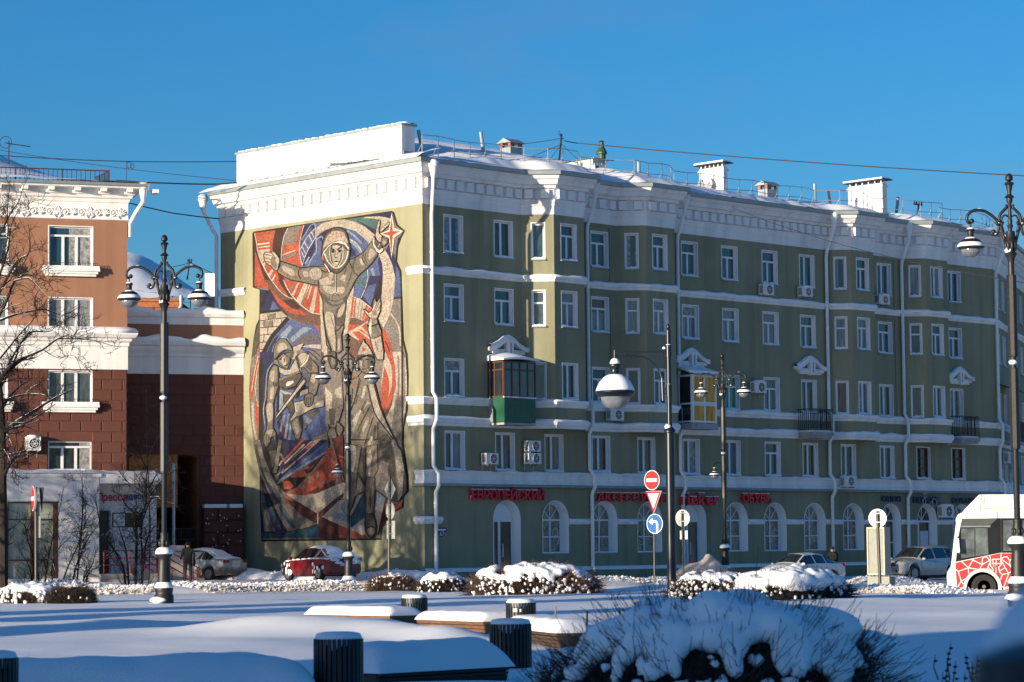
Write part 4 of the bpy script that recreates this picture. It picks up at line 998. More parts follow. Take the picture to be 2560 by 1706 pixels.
# stepped rusticated pier beside the gate
pa_, pb_ = lo(509, 1340, .5)[0]-AR, lo(608, 1340, .5)[0]-AR; zp = lo(550, 1270, .5)[1]
g = G(); g.box(pa_, pb_, .0, .42, -.2, zp, SC); pier = g.build('pier', BROWN, GB); nr = 6; bh = (zp+.05)/nr; q = G(); q.box(0, 1, 0, .12, .04, bh-.04); 
for r_ in range(nr):
    cuts = [pa_, pa_+(pb_-pa_)*(.6 if r_ % 2 == 0 else .36), pb_]
    for a, b in zip(cuts, cuts[1:]):
        q = G(); q.box(a+.03, b-.03, .4, .55, -.05+r_*bh+.03, -.05+(r_+1)*bh-.03, SC); bl = q.build('block', BROWN, pier)
g = G()
for a, b in ((pa_, pa_+(pb_-pa_)*.6), (pa_+(pb_-pa_)*.64, pb_)): g.box(a+.03, b-.03, .0, .56, zp, zp+.17, SC)
g.build('snow', SNOW, pier)
g = G()
for _ in range(60): g.ball(SC(random.uniform(pa_+.1, pb_-.1), .55, random.uniform(0, zp-.3)), (.03, .02, .03), 5, 3)
g.build('snow_splash', SNOW, pier)
# iron gate and white pipe in the passage mouth
g = G(); zg = lo(450, 1322, 0)[1]
for i in range(26): x = aL+.2+(aR-aL-.3)*i/25; g.box(x-.015, x+.015, -.62, -.58, 0, zg, SC)
for z in (.2, zg-.5, zg): g.box(aL+.1, aR-.05, -.63, -.57, z-.03, z+.03, SC)
for i in range(7): 
    x = aL+.4+(aR-aL-.6)*i/7; g.tube([SC(x+.17+.17*math.cos(k*PI/5), -.6, zg-.25+.18*math.sin(k*PI/5)) for k in range(11)], .012, 4)
g.build('gate', DARKM, GB)
g = G(); a = lo(434, 1250, .2)[0]; g.tube([LB(a, .2, 5.4), LB(a, .2, .9), LB(a-.1, .5, .7)], .075, 8); g.build('drainpipe', PIPEM, GB, smooth=True)
# ================================================================== brick house behind the gateway
Yb = 150
HB = thing('brick_house', 'old red brick house with domed snowy roof seen between the two big buildings', 'house', aty(400, 780, Yb))
def hb(px, py, dy=0): return aty(px, py, Yb+dy)
BRW = mat('old_brick', (.30, .105, .045), .9, var=.3, scale=9, bump=.6, bscale=30)
L0, R0_ = hb(250, 745), hb(452, 748)
g = G(); zt_ = hb(380, 747).z
g.box(L0.x, R0_.x, Yb, Yb+9, 0, zt_-.2)
bw_ = g.build('wall', BRW, HB)
q = G(); q.box(-.33, .33, -.14, .05, -.22, 0); q.box(-.14, .14, -.14, .05, -.62, -.22); tm = q.mesh('brick_corbel', [BRW], V((0, 0, 0)))
for i in range(9): shared('brick_corbel', tm, bw_, (R0_.x-.35-.78*i, Yb, zt_-.55))
g = G(); g.box(L0.x, R0_.x+.12, Yb-.16, Yb+.02, zt_-.52, zt_-.18); g.box(L0.x, R0_.x+.2, Yb-.28, Yb+.02, zt_-.18, zt_); g.build('cornice', BRW, HB)
g = G(); vv = []; n = 40
for i in range(n+1):
    for j in range(14):
        q = j/13; x = L0.x-3+(R0_.x+6-L0.x)*i/n; px_ = 250+(560-250)*i/n
        top = 3.0*math.exp(-((i/n-.30)/.34)**2)+.6
        vv.append(V((x, Yb-.4+9*q, zt_+.05+top*math.sin(min(1, q*1.5)*PI/2)*(.35+.65*q)+.08*fbm(x, q*6, .6))))
g.add(vv, [(i*14+j, i*14+j+1, i*14+j+15, i*14+j+14) for i in range(n) for j in range(13)]); rf = g.build('roof', SNOW, HB, smooth='all', rec=False)
c = hb(512, 684, 3); c2_ = hb(534, 728, 3); g = G(); g.box(c.x, c2_.x+.1, Yb+3, Yb+4, c2_.z-1.5, c.z); g.build('chimney', CHW, rf)
g = G(); p = [hb(300+22*i, 722+2.4*i+ (2 if i % 2 else 0), 1) for i in range(13)]; g.tube(p, .015, 4); g.tube([q-V((0, 0, .35)) for q in p], .012, 4)
for q in p[::2]: g.tube([q+V((0, 0, .05)), q-V((0, 0, .7))], .03, 4)
g.build('snow_fence', GALV, rf)
g = G(); f0 = hb(453, 740, -.5); g.tube([f0, f0-V((0, 0, .6)), f0-V((.6, 0, 1.3)), f0-V((.6, 0, 3))], .1, 8); d = g.build('drainpipe', METAL, HB)
g = G(); g.box(R0_.x+.4, hb(560, 760).x, Yb+3, Yb+8, 0, zt_-.3); g.build('side_wing', mat('dark_boards', (.10, .05, .04), .9, var=.3), HB)
# ================================================================== mosaic mural on the sunlit gable
random.seed(5)
def mosaic(name, col, v=.32):
    m = mat(name, col, .75, var=0, spec=.3); N, L = m.node_tree.nodes, m.node_tree.links; b = N['Principled BSDF']
    tc = N.new('ShaderNodeTexCoord'); vo = N.new('ShaderNodeTexVoronoi'); vo.inputs['Scale'].default_value = 17; L.new(tc.outputs['Object'], vo.inputs['Vector'])
    sp = N.new('ShaderNodeSeparateColor'); L.new(vo.outputs['Color'], sp.inputs[0])
    n = N.new('ShaderNodeTexNoise'); n.inputs['Scale'].default_value = 1.6; n.inputs['Detail'].default_value = 4; L.new(tc.outputs['Object'], n.inputs['Vector'])
    r1 = N.new('ShaderNodeMapRange'); r1.inputs['To Min'].default_value = 1-v; r1.inputs['To Max'].default_value = 1+v; L.new(sp.outputs[0], r1.inputs['Value'])
    r2 = N.new('ShaderNodeMapRange'); r2.inputs['From Min'].default_value = .3; r2.inputs['From Max'].default_value = .7; r2.inputs['To Min'].default_value = .85; r2.inputs['To Max'].default_value = 1.15; L.new(n.outputs['Fac'], r2.inputs['Value'])
    k = N.new('ShaderNodeMath'); k.operation = 'MULTIPLY'; L.new(r1.outputs[0], k.inputs[0]); L.new(r2.outputs[0], k.inputs[1])
    vm = N.new('ShaderNodeVectorMath'); vm.operation = 'SCALE'; vm.inputs[0].default_value = col; L.new(k.outputs[0], vm.inputs['Scale']); L.new(vm.outputs[0], b.inputs['Base Color'])
    return m
MC = dict(O=(0.225, 0.046, 0.027), o=(0.266, 0.090, 0.037), D=(0.039, 0.015, 0.013), M=(0.084, 0.045, 0.033), B=(0.262, 0.224, 0.183), G=(0.119, 0.103, 0.091), N=(0.016, 0.016, 0.047), U=(0.047, 0.064, 0.142), L=(0.128, 0.164, 0.205), T=(0.039, 0.081, 0.081), K=(0.012, 0.010, 0.009), W=(0.365, 0.330, 0.282), A=(0.053, 0.046, 0.038), P=(0.011, 0.044, 0.067), S=(0.108, 0.092, 0.075), H=(0.225, 0.196, 0.162), V=(0.068, 0.058, 0.068), R=(0.053, 0.015, 0.014))
MKEY = list(MC); MM = [mosaic('mosaic_'+{'O': 'red', 'o': 'orange', 'D': 'maroon', 'M': 'brown', 'B': 'cream', 'G': 'grey', 'N': 'navy', 'U': 'blue', 'L': 'pale_blue', 'T': 'green', 'K': 'black', 'W': 'white', 'A': 'umber', 'P': 'teal', 'S': 'stone', 'H': 'pale_stone', 'V': 'violet_grey', 'R': 'dark_red'}[k], MC[k]) for k in MKEY]
REG = {0: (0, 0, 1), 1: (620, 520, 7.84), 2: (780, 520, 7.842), 3: (620, 700, 7.84), 4: (800, 700, 7.841), 5: (620, 880, 6.532), 6: (800, 880, 6.535), 7: (620, 1100, 6.032), 8: (800, 1100, 6.029)}
MURAL = thing('mosaic_mural', 'tall mosaic mural of a cosmonaut, worker and soldier on the sunlit green gable', 'mural', FA(0, -6.5, 8))
MOFF = [.02]
def ptsof(r, s):
    ox, oy, k = REG[r]; return [(ox+float(a.split(',')[0])/k, oy+float(a.split(',')[1])/k) for a in s.split()]
def catmull(P, closed, n=4):
    out = []; m = len(P)
    for i in range(m if closed else m-1):
        p0, p1, p2, p3 = (P[(i-1) % m] if closed or i > 0 else P[i]), P[i], P[(i+1) % m], (P[(i+2) % m] if closed or i+2 < m else P[(i+1) % m])
        for k in range(n):
            t = k/n; out.append(tuple(.5*(2*p1[d]+(p2[d]-p0[d])*t+(2*p0[d]-5*p1[d]+4*p2[d]-p3[d])*t*t+(3*p1[d]-p0[d]-3*p2[d]+p3[d])*t**3) for d in (0, 1)))
    if not closed: out.append(P[-1])
    return out
def mp(p):
    o, z = gt(p[0], p[1], 0); return FA(-MOFF[0], o, z)
def F(g, r, c, s, curve=0, ed=None):
    P = ptsof(r, s); P = catmull(P, True) if curve else P; MOFF[0] += .00016
    tri = tessellate_polygon([[V((a, b, 0)) for a, b in P]]); g.add([mp(p) for p in P], tri, MKEY.index(c))
    if ed: Sk(g, r, ed[0], s+' '+s.split()[0], ed[1], curve)
def Sk(g, r, c, s, wd, curve=1):
    P = ptsof(r, s); P = catmull(P, False, 5) if curve and len(P) > 2 else P; MOFF[0] += .00016; h = wd*(1.7 if c == 'K' else 1)/REG[r][2]/2
    L_, R_ = [], []
    for i, p in enumerate(P):
        a, b = P[max(i-1, 0)], P[min(i+1, len(P)-1)]; dx, dy = b[0]-a[0], b[1]-a[1]; l = math.hypot(dx, dy) or 1; L_.append((p[0]-dy/l*h, p[1]+dx/l*h)); R_.append((p[0]+dy/l*h, p[1]-dx/l*h))
    n = len(P); g.add([mp(p) for p in L_+R_], [(i, i+1, n+i+1, n+i) for i in range(n-1)], MKEY.index(c))
OUT = "634,582 980,530 984,532 993,563 1011,578 1002,594 994,617 991,654 1002,679 1003,720 1004,740 1006,800 1008,850 1017,886 1020,940 1018,1025 1009,1066 1008,1110 1014,1150 1020,1195 1021,1228 1009,1241 1008,1268 990,1277 968,1300 954,1315 953,1348 655,1352 652,1244 652,1182 643,1140 636,1100 629,1040 626,975 629,920 633,885 637,847 643,815 651,797 652,724 635,719"
BGm = G()
F(BGm, 0, 'G', OUT); Sk(BGm, 0, 'K', OUT+" 634,582", 2.6, 0)
def f(r, c, s, curve=0, ed=None): F(cur, r, c, s, curve, ed)
def k(r, c, s, wd, curve=1): Sk(cur, r, c, s, wd, curve)
cur = BGm
# upper left red panels
f(1, 'D', "118,480 150,480 200,900 330,1240 560,1568 120,1560"); f(1, 'O', "150,850 210,1050 330,1400 420,1568 135,1530")
f(1, 'O', "140,490 545,440 510,560 490,760 480,860 490,1000 600,1250 640,1420 740,1568 560,1568 430,1370 330,1180 260,1040 200,860 165,640")
for i in range(5): k(1, 'o', f"{160+i*5},{560+i*28} {500-i*3},{520+i*30}", 12, 0)
f(1, 'D', "545,440 790,390 720,560 685,760 660,930 650,1050 690,1300 760,1568 700,1568 620,1420 590,1290 500,1000 485,780 510,580")
f(1, 'W', "190,705 430,675 430,700 195,735"); f(1, 'W', "210,770 430,742 430,765 215,785"); f(1, 'B', "215,830 430,805 440,870 330,930 335,1030 265,1070 230,960")
f(1, 'B', "400,1300 480,1190 505,1240 430,1370"); f(1, 'W', "465,1420 535,1305 550,1330 490,1440"); f(1, 'B', "285,1100 340,1060 360,1090 320,1150")
k(1, 'W', "135,490 165,640 200,860 260,1050 340,1200 440,1380 560,1550", 14)
f(1, 'G', "800,390 1040,350 1000,490 960,680 690,730 700,620 740,510")
f(1, 'O', "1040,350 1105,345 1040,560 1020,760 1020,900 1060,1140 1060,1180 900,1100 680,1030 690,740 955,690 1000,500")
for i in range(4): k(1, 'o', f"700,{790+i*26} 1010,{730+i*26}", 8, 0)
f(1, 'B', "680,910 940,820 940,845 680,940"); f(1, 'G', "680,960 950,870 950,930 670,1020"); f(1, 'O', "840,545 970,530 970,550 840,570")
for i in range(4): k(1, 'o', f"720,{1040+i*22} 1030,{960+i*40}", 8, 0)
k(1, 'W', "790,400 720,540 680,720 660,930 655,1050", 12)
# blue sky field behind the figure
f(1, 'U', "1105,345 1320,305 1568,260 1568,1100 1500,1130 1400,1140 1200,1160 1060,1170 1040,1000 1015,830 1030,650 1060,500")
f(1, 'N', "1105,360 1210,330 1310,320 1130,560 1040,740 1035,650 1060,500"); k(1, 'L', "1240,340 1150,480 1060,640", 22); k(1, 'T', "1290,350 1180,480 1090,600", 14)
f(1, 'U', "1330,400 1340,580 1200,800 1070,1130 1030,980 1030,820 1180,560")
for a in ("1190,545 1215,520 1270,650 1250,670", "1100,680 1120,660 1200,800 1190,815", "1060,770 1075,755 1140,880 1130,900", "1045,860 1060,850 1115,960 1100,980", "1240,480 1260,460 1310,570 1295,590"): f(1, 'B', a)
f(1, 'N', "1330,610 1340,800 1230,1000 1100,1150 1075,1120 1120,980 1200,820"); k(1, 'L', "1340,880 1240,1020 1190,1150", 26); k(1, 'L', "1210,960 1130,1100", 30); k(1, 'W', "1340,580 1200,800 1120,980 1070,1140", 10)
k(1, 'W', "1330,400 1180,560 1030,820", 10); k(1, 'W', "1105,345 1060,500 1025,680 1015,830 1040,1000 1070,1140", 10); f(1, 'N', "1400,960 1490,1000 1500,1120 1390,1120 1370,1040"); k(1, 'L', "1350,820 1470,720", 24); k(1, 'W', "1320,305 1340,560 1350,860 1370,1130", 10)
f(2, 'U', "100,570 230,460 400,390 650,395 850,450 1000,570 1150,720 1060,850 900,950 750,1000 740,700 640,470 400,450 240,650 210,900 240,1100 90,1130")
f(2, 'N', "110,560 300,430 380,420 260,560 220,700"); f(2, 'L', "740,600 850,650 950,760 1000,880 960,910 870,780 760,680"); f(2, 'N', "780,780 850,830 880,950 770,960"); k(2, 'W', "760,620 870,690 950,800 1000,890", 10); k(2, 'L', "110,620 200,560 230,640", 30); k(2, 'L', "700,450 850,560 980,700", 40)
f(2, 'N', "0,300 60,300 60,400 0,440"); k(2, 'L', "0,330 60,310", 20, 0)
f(2, 'U', "1290,960 1330,980 1390,1100 1400,1300 1390,1568 700,1568 920,1350 1100,1200"); f(2, 'N', "1320,960 1380,1080 1405,1300 1390,1568 1320,1568 1340,1300 1300,1050")
f(2, 'T', "930,1340 1090,1220 1100,1400 1060,1568 830,1568"); k(2, 'L', "1000,1330 960,1440 900,1560", 40); k(2, 'W', "1095,1210 1105,1380 1070,1568", 10); k(2, 'L', "1180,1190 1220,1350 1190,1550", 50)
f(2, 'T', "640,225 1000,180 1320,230 1310,300 1270,430 1250,520 1060,380 860,270"); f(2, 'N', "900,260 1060,330 1260,430 1250,530 1060,380"); f(2, 'N', "1020,170 1560,80 1570,210 1400,180"); f(2, 'B', "1010,195 1330,170 1560,220 1540,270 1380,420 1330,450 1360,300 1330,230", 1)
f(2, 'N', "1640,1000 1690,600 1740,560 1680,760 1650,1050 1740,1250 1750,1568 1640,1568 1640,1350 1590,1130 1450,830 1530,700"); f(2, 'U', "1650,1130 1720,1240 1740,1540 1660,1568")
f(2, 'B', "90,400 200,310 400,250 640,225 860,280 1060,380 1250,540 1150,720 1000,570 850,450 650,395 400,390 230,460 100,570")
k(2, 'O', "100,570 230,460 400,390 560,380", 8)
f(2, 'B', "1310,920 1430,810 1520,960 1590,1130 1640,1350 1640,1568 1390,1568 1400,1300 1390,1100 1350,980")
for i in range(5): k(2, 'G', f"{1400+i*8},{1060+i*85} {1520+i*20},{990+i*95}", 12, 0)
# fan of red and white rays under the arm, brown swoops
f(3, 'M', "350,0 480,20 640,200 760,310 870,370 1050,530 1230,650 1430,690 1430,890 1250,890 1060,850 880,770 780,700 620,550 480,330 400,130", 0)
f(3, 'O', "380,60 480,230 560,390 690,540 860,650 1180,700 1030,600 880,570 740,460 560,310 430,140", 1); f(3, 'D', "700,400 900,380 1050,540 1000,580 880,560 760,470"); k(3, 'D', "400,130 500,330 640,550 800,700", 36)
f(3, 'O', "130,0 350,0 440,190 300,150 140,120"); f(3, 'O', "480,20 600,0 660,120 740,230 820,340 700,250 560,120"); f(3, 'D', "600,0 700,0 760,140 870,340 840,360 750,240 660,100")
f(3, 'O', "700,0 760,0 1040,50 1380,140 1500,400 1490,660 1400,670 1280,650 1120,560 960,420 840,280 760,130")
for c, a in (('G', "800,200 890,90 905,110 830,230"), ('B', "870,290 980,60 1025,50 910,310"), ('B', "960,390 1110,70 1230,100 1060,500"), ('G', "1040,480 1190,90 1205,95 1075,500"), ('B', "1170,360 1240,120 1270,120 1190,370"), ('B', "1215,600 1330,140 1380,150 1300,650"), ('B', "1415,220 1500,400 1480,670 1420,670")): f(3, c, a)
k(3, 'W', "480,20 620,200 760,320 880,370", 12); k(3, 'W', "705,0 780,170 900,340 1080,520 1280,650 1490,675", 14)
f(3, 'N', "255,190 440,210 510,380 620,560 650,600 260,650"); f(3, 'U', "500,400 620,570 440,600"); k(3, 'K', "400,230 330,400 290,520", 40); k(3, 'K', "260,650 650,600", 34, 0)
f(3, 'B', "250,670 660,620 790,740 640,920 500,1070 400,1230 300,1450 290,1568 242,1568")
for a in ("250,805 790,735", "250,940 640,910", "250,1085 520,1065", "250,1225 400,1215", "250,1370 330,1365", "400,660 410,790", "320,810 325,930", "490,790 495,915", "660,770 665,840", "405,935 400,1075", "325,1090 320,1225"): k(3, 'K', a, 9, 0)
f(3, 'G', "330,815 480,800 485,915 330,930"); f(3, 'G', "420,670 560,650 560,775 420,785")
f(3, 'A', "135,1150 240,760 245,1200 130,1568 90,1500"); f(3, 'O', "230,1300 240,1568 160,1568")
f(3, 'U', "800,770 880,780 1060,860 1300,890 1400,990 1450,1200 1470,1568 340,1568 400,1350 520,1120 640,970"); f(3, 'L', "620,1110 840,880 890,940 760,1120"); f(3, 'L', "840,1150 1100,920 1260,950 1060,1080 880,1230"); f(3, 'V', "900,1280 1060,1100 1280,1040 1420,1130 1450,1240 1150,1270"); f(3, 'N', "340,1568 420,1340 540,1130 620,1100 500,1300 480,1568")
k(3, 'K', "800,750 640,930 500,1090 400,1260 310,1450 290,1568", 46); k(3, 'L', "490,1568 500,1400 560,1240 640,1150 760,1140 860,1280", 34); f(3, 'O', "1310,900 1400,890 1440,1130 1380,970"); f(3, 'B', "1430,680 1500,640 1568,1000 1568,1568 1470,1568 1450,1200 1440,900")
# right middle: rays, flame, grey columns
f(4, 'U', "660,320 680,100 740,-60 940,-60 910,100 830,320 800,370"); f(4, 'N', "800,370 900,150 1000,-80 1220,-80 1230,150 1200,380 1150,400 1040,560"); f(4, 'U', "860,330 960,120 1110,80 1060,330 1000,500"); k(4, 'K', "1215,0 1190,200 1110,370 1050,500", 60); k(4, 'W', "940,0 910,150 820,350", 10); f(4, 'T', "690,130 740,0 900,0 820,150")
f(4, 'B', "560,300 680,100 660,320 600,730 560,1040 470,1100 500,850 530,400"); f(4, 'B', "650,330 800,370 1040,560 900,820 690,740 600,740")
f(4, 'O', "650,340 730,370 690,730 600,730"); k(4, 'B', "690,360 655,730", 14, 0); f(4, 'O', "920,490 1030,580 1000,680 900,820 830,780"); k(4, 'B', "960,540 870,790", 10, 0); k(4, 'G', "790,400 750,750", 14, 0); k(4, 'G', "850,450 800,770", 14, 0)
f(4, 'M', "600,760 720,750 900,820 700,980 550,1040"); f(4, 'O', "570,880 780,880 800,930 560,1030"); f(4, 'M', "580,1060 830,1200 770,1400 740,1568 600,1568 590,1200")
f(4, 'B', "550,1040 930,820 1010,790 1000,1200 800,1030 640,1020 820,1200"); f(4, 'O', "830,920 920,840 990,1000 990,1080"); f(4, 'O', "760,970 820,970 1000,1110 1000,1130"); f(4, 'O', "640,1020 780,1010 1000,1180 1050,1300 1080,1400 1060,1510 920,1180 890,1160 820,1220"); k(4, 'B', "560,1045 780,1180", 28, 0)
f(4, 'B', "1240,0 1480,0 1470,250 1440,460 1390,660 1320,830 1260,940 1180,800 1160,760 1200,600 1220,380 1235,150"); f(4, 'U', "1485,-60 1590,-60 1600,320 1465,350")
f(4, 'G', "1390,660 1460,380 1610,380 1620,1568 1480,1568 1400,1250 1265,950"); k(4, 'B', "1400,660 1500,800 1570,980 1590,1300", 30); k(4, 'K', "1605,380 1615,900 1620,1568", 14, 0); k(4, 'K', "1455,365 1610,345", 16, 0)
f(4, 'O', "1230,1000 1280,960 1380,1180 1470,1568 1380,1568 1290,1400 1240,1080"); k(4, 'D', "1290,1200 1360,1350 1410,1568", 24); f(4, 'B', "1280,1400 1390,1568 1280,1568")
f(6, 'B', "1070,0 1200,0 1350,0 1350,1200 1200,1380 1100,1120 1010,860 1010,560"); f(6, 'O', "1080,0 1190,0 1240,250 1255,550 1210,720 1090,1090 1010,850 1005,600 1065,240 1130,400 1150,560 1130,740 1190,560 1190,260", 0); f(6, 'M', "1090,1090 1050,1000 1150,860 1220,700 1190,860"); k(6, 'K', "1355,0 1355,1568", 16, 0); k(6, 'G', "1290,60 1300,500 1270,900 1200,1250", 30); f(6, 'G', "1370,0 1430,300 1440,700 1410,1000 1370,1200"); k(6, 'B', "1400,100 1420,600 1390,1000", 24); f(6, 'G', "1240,800 1345,700 1345,1568 1300,1568 1180,1250")
# lower left swoops
f(5, 'G', "70,100 190,0 210,0 210,1568 110,1568 60,1100 40,640"); f(5, 'O', "60,500 130,230 190,20 195,100 130,450 75,800 50,700", 1); k(5, 'W', "180,60 120,330 70,650", 9); f(5, 'O', "130,680 210,1000 215,1500 190,1450 140,1100"); k(5, 'B', "90,830 100,1150 160,1500", 34); k(5, 'B', "200,120 130,560 180,900", 14)
f(5, 'N', "205,0 440,0 420,180 310,600 270,950 280,1250 270,1568 210,1568"); k(5, 'K', "230,100 220,500 225,1000 215,1500", 40)
f(5, 'U', "330,400 520,200 1240,0 1270,700 1290,1300 750,1568 230,1568 280,1250 300,900"); f(5, 'V', "900,300 1250,0 1250,700 1000,560"); f(5, 'N', "530,570 800,560 1000,560 980,620 740,620 600,620"); f(5, 'L', "520,600 600,720 600,900 510,1000"); f(5, 'L', "900,1000 1060,1120 930,1260"); f(5, 'N', "480,1100 520,1330 380,1480 330,1568 560,1568 700,1320")
for a in ("610,1030 540,1300", "680,1010 620,1420", "720,1100 680,1500"): k(5, 'L', a, 34, 0)
k(5, 'O', "590,1080 560,1330", 10, 0); k(5, 'O', "640,1150 600,1420", 10, 0); f(5, 'A', "980,1000 1200,930 1060,1120")
f(7, 'K', "220,60 600,40 560,300 420,560 470,650 560,800 380,560 260,300"); f(7, 'A', "330,180 440,150 430,330 380,420"); f(7, 'K', "440,660 900,420 1200,190 1170,270 900,600 700,750 560,790"); f(7, 'N', "540,0 1200,0 1200,190 700,450 460,640 540,300")
f(7, 'L', "455,668 480,600 700,470 1130,160 1215,180"); f(7, 'U', "480,600 700,420 1200,20 1205,160 800,400"); f(7, 'B', "500,490 740,230 960,20 1130,-20 530,515"); f(7, 'O', "520,480 690,310 740,330 900,120 990,20 1040,-30 900,180 760,290 680,360 540,480"); f(7, 'O', "540,305 800,20 850,-20 880,-10 560,335"); f(7, 'B', "560,345 850,60 880,70 570,370"); f(7, 'N', "540,430 880,110 960,120 560,450"); f(7, 'O', "880,100 960,60 970,120 900,140")
k(7, 'G', "500,0 450,330 415,500", 50); k(7, 'G', "500,200 560,330", 30); k(7, 'B', "530,310 480,390", 24, 0); k(7, 'B', "500,490 440,550", 24, 0); k(7, 'G', "420,520 430,590 460,620", 14)
f(7, 'O', "680,520 1030,360 900,560 660,570"); f(7, 'O', "530,620 640,620 700,700 660,750 560,740"); f(7, 'K', "850,450 1040,420 900,520"); f(7, 'R', "900,380 1100,260 1080,330 950,420")
f(7, 'G', "100,0 190,0 250,260 380,560 560,870 800,1130 1050,1270 860,1340 600,1390 450,1150 300,850 200,560"); f(7, 'B', "250,480 330,500 540,870 380,860"); f(7, 'P', "430,900 520,1050 750,1340 690,1350 520,1130"); k(7, 'A', "130,60 230,480 420,900", 30); k(7, 'V', "300,640 480,960 700,1240", 40)
f(7, 'N', "200,500 330,870 430,1060 600,1380 420,1400 330,1130 215,700"); k(7, 'P', "270,700 370,1050 520,1380", 26); k(7, 'K', "220,600 360,930 480,1190 590,1385", 22); f(7, 'G', "205,700 260,880 330,1150 420,1380 260,1390 205,1000"); k(7, 'V', "250,950 330,1200 390,1380", 40); f(7, 'N', "200,1050 225,1080 265,1390 210,1400"); k(7, 'K', "255,1392 425,1396", 12, 0)
f(7, 'P', "215,1400 430,1400 430,1480 220,1490"); f(7, 'N', "430,1400 575,1390 575,1480 430,1480"); f(7, 'P', "580,1390 860,1340 1080,1280 1080,1480 575,1480"); k(7, 'K', "590,1388 860,1342 1080,1278", 10, 0)
f(7, 'O', "570,800 740,720 900,560 1090,360 1260,100 1330,60 1330,690 1200,770 1050,810 850,840 650,820"); k(7, 'G', "600,795 760,730 920,560 1100,340 1270,100", 26)
for a in ("830,770 860,680", "930,660 950,560", "1040,610 1080,480", "1180,470 1210,330", "1110,690 1200,590", "1200,520 1290,420"): k(7, 'G', a, 34, 0)
f(7, 'R', "900,800 1100,700 1330,600 1330,690 1200,770 1050,815")
f(7, 'B', "580,810 850,840 1050,810 1330,690 1330,900 1080,1120 1060,1110 740,920"); f(7, 'R', "560,830 740,920 1060,1110 1060,1270 800,1120 640,960"); f(7, 'O', "560,830 620,850 700,900 690,930 600,900"); f(7, 'R', "1080,1120 1330,930 1335,1480 1080,1480"); k(7, 'B', "1066,1110 1066,1275", 20, 0)
f(8, 'B', "-40,810 360,640 700,760 980,760 1100,900 900,1400 560,1450 380,1320 60,1170 -10,1190 -10,1100 230,940"); f(8, 'R', "-10,1100 230,900 370,800 370,860 250,960 60,1150 -10,1180"); f(8, 'R', "0,1150 60,1170 380,1320 400,1490 0,1490"); f(8, 'O', "280,1270 380,1320 560,1390 720,1460 300,1480"); f(8, 'L', "550,850 690,800 540,1000"); f(8, 'P', "470,1200 700,800 720,1150 480,1330"); f(8, 'L', "850,760 980,760 1000,900 830,1050"); f(8, 'L', "120,1130 320,990 400,900 390,1000 420,1250"); f(8, 'B', "90,1150 320,980 360,1100"); k(8, 'R', "470,1190 690,790", 26, 0)
f(8, 'R', "1010,840 1045,840 1000,1000 870,1450 950,1320 1140,1070 1250,1020 1250,870 1160,960 1000,1170 900,1330 960,1050"); f(8, 'O', "1140,990 1250,930 1250,1020 1150,1060"); k(8, 'R', "215,930 390,890", 14, 0); f(8, 'O', "130,150 210,100 370,220 370,640 330,640 200,500 60,700 0,760 0,400")
for a in ("110,480 100,370", "30,690 110,590", "190,330 210,230"): k(8, 'G', a, 26, 0)
bgm = BGm.build('mosaic_background', MM, MURAL, rec=False)
# ---------------- star
cur = G(); f(2, 'W', "1580,100 1640,400 1815,460 1640,580 1580,1000 1530,590 1350,510 1525,440"); f(2, 'O', "1578,180 1605,460 1745,462 1605,540 1578,910 1540,545 1385,512 1545,465"); cur.build('mosaic_star', MM, MURAL, rec=False)
# ---------------- cosmonaut
cur = G()
f(1, 'S', "660,1050 860,1110 1060,1180 1200,1165 1250,1150 1568,1160 1568,1530 1300,1510 1050,1450 860,1420 690,1330 590,1250 640,1150", 0, ('K', 13)); f(1, 'H', "700,1130 850,1190 930,1260 910,1340 800,1290 690,1200", 1); f(1, 'H', "1100,1250 1180,1250 1200,1340 1120,1350", 1)
k(1, 'o', "610,1250 700,1310 800,1370", 20); k(1, 'o', "960,1220 970,1310 1030,1400", 14); k(1, 'o', "1060,1290 1080,1400 1120,1430", 12); k(1, 'K', "1060,1185 1010,1240 1020,1340 1060,1400", 12)
f(4, 'S', "-20,-220 130,-150 300,-160 520,-330 640,-410 700,-420 690,-200 770,-60 720,0 640,170 560,330 530,380 520,560 500,700 480,860 490,940 440,1080 450,1250 460,1380 380,1440 340,1430 270,1440 150,1280 130,1080 100,850 80,640 80,430 0,190", 0, ('K', 14))
f(2, 'S', "740,1030 900,960 1040,860 1200,640 1300,880 1310,920 1200,1080 1100,1180 920,1340 840,1260", 0, ('K', 13)); f(2, 'H', "1160,800 1270,880 1190,990 1130,1010", 1); f(2, 'H', "950,1010 1010,1000 1060,1100 1000,1130", 1); k(2, 'A', "1040,880 1010,1000 1060,1100 1120,1130", 30); k(2, 'K', "1080,880 1060,1000 1110,1100", 8); k(2, 'A', "870,980 830,1150 860,1300", 30)
k(2, 'A', "700,1150 640,1350 620,1420", 26); k(2, 'A', "820,1180 760,1400 700,1560", 28); f(2, 'H', "560,1400 640,1300 700,1330 660,1450"); f(2, 'H', "150,1420 330,1350 460,1450 400,1500 200,1520")
f(1, 'H', "1345,1160 1430,1195 1475,1290 1430,1390 1345,1420 1260,1390 1215,1290 1260,1190", 1, ('A', 12)); k(1, 'A', "1250,1240 1290,1330 1340,1400", 8); k(1, 'A', "1370,1170 1375,1420", 7, 0)
f(4, 'A', "10,210 200,370 350,400 520,320 640,150 540,400 420,500 280,520 130,440", 1); f(4, 'G', "160,400 350,440 500,380 420,460 280,490"); f(4, 'H', "90,110 300,150 500,150 480,250 300,290 140,240", 1); k(4, 'A', "260,330 300,270 370,290 400,330", 18); k(4, 'o', "0,165 60,240 110,280", 12)
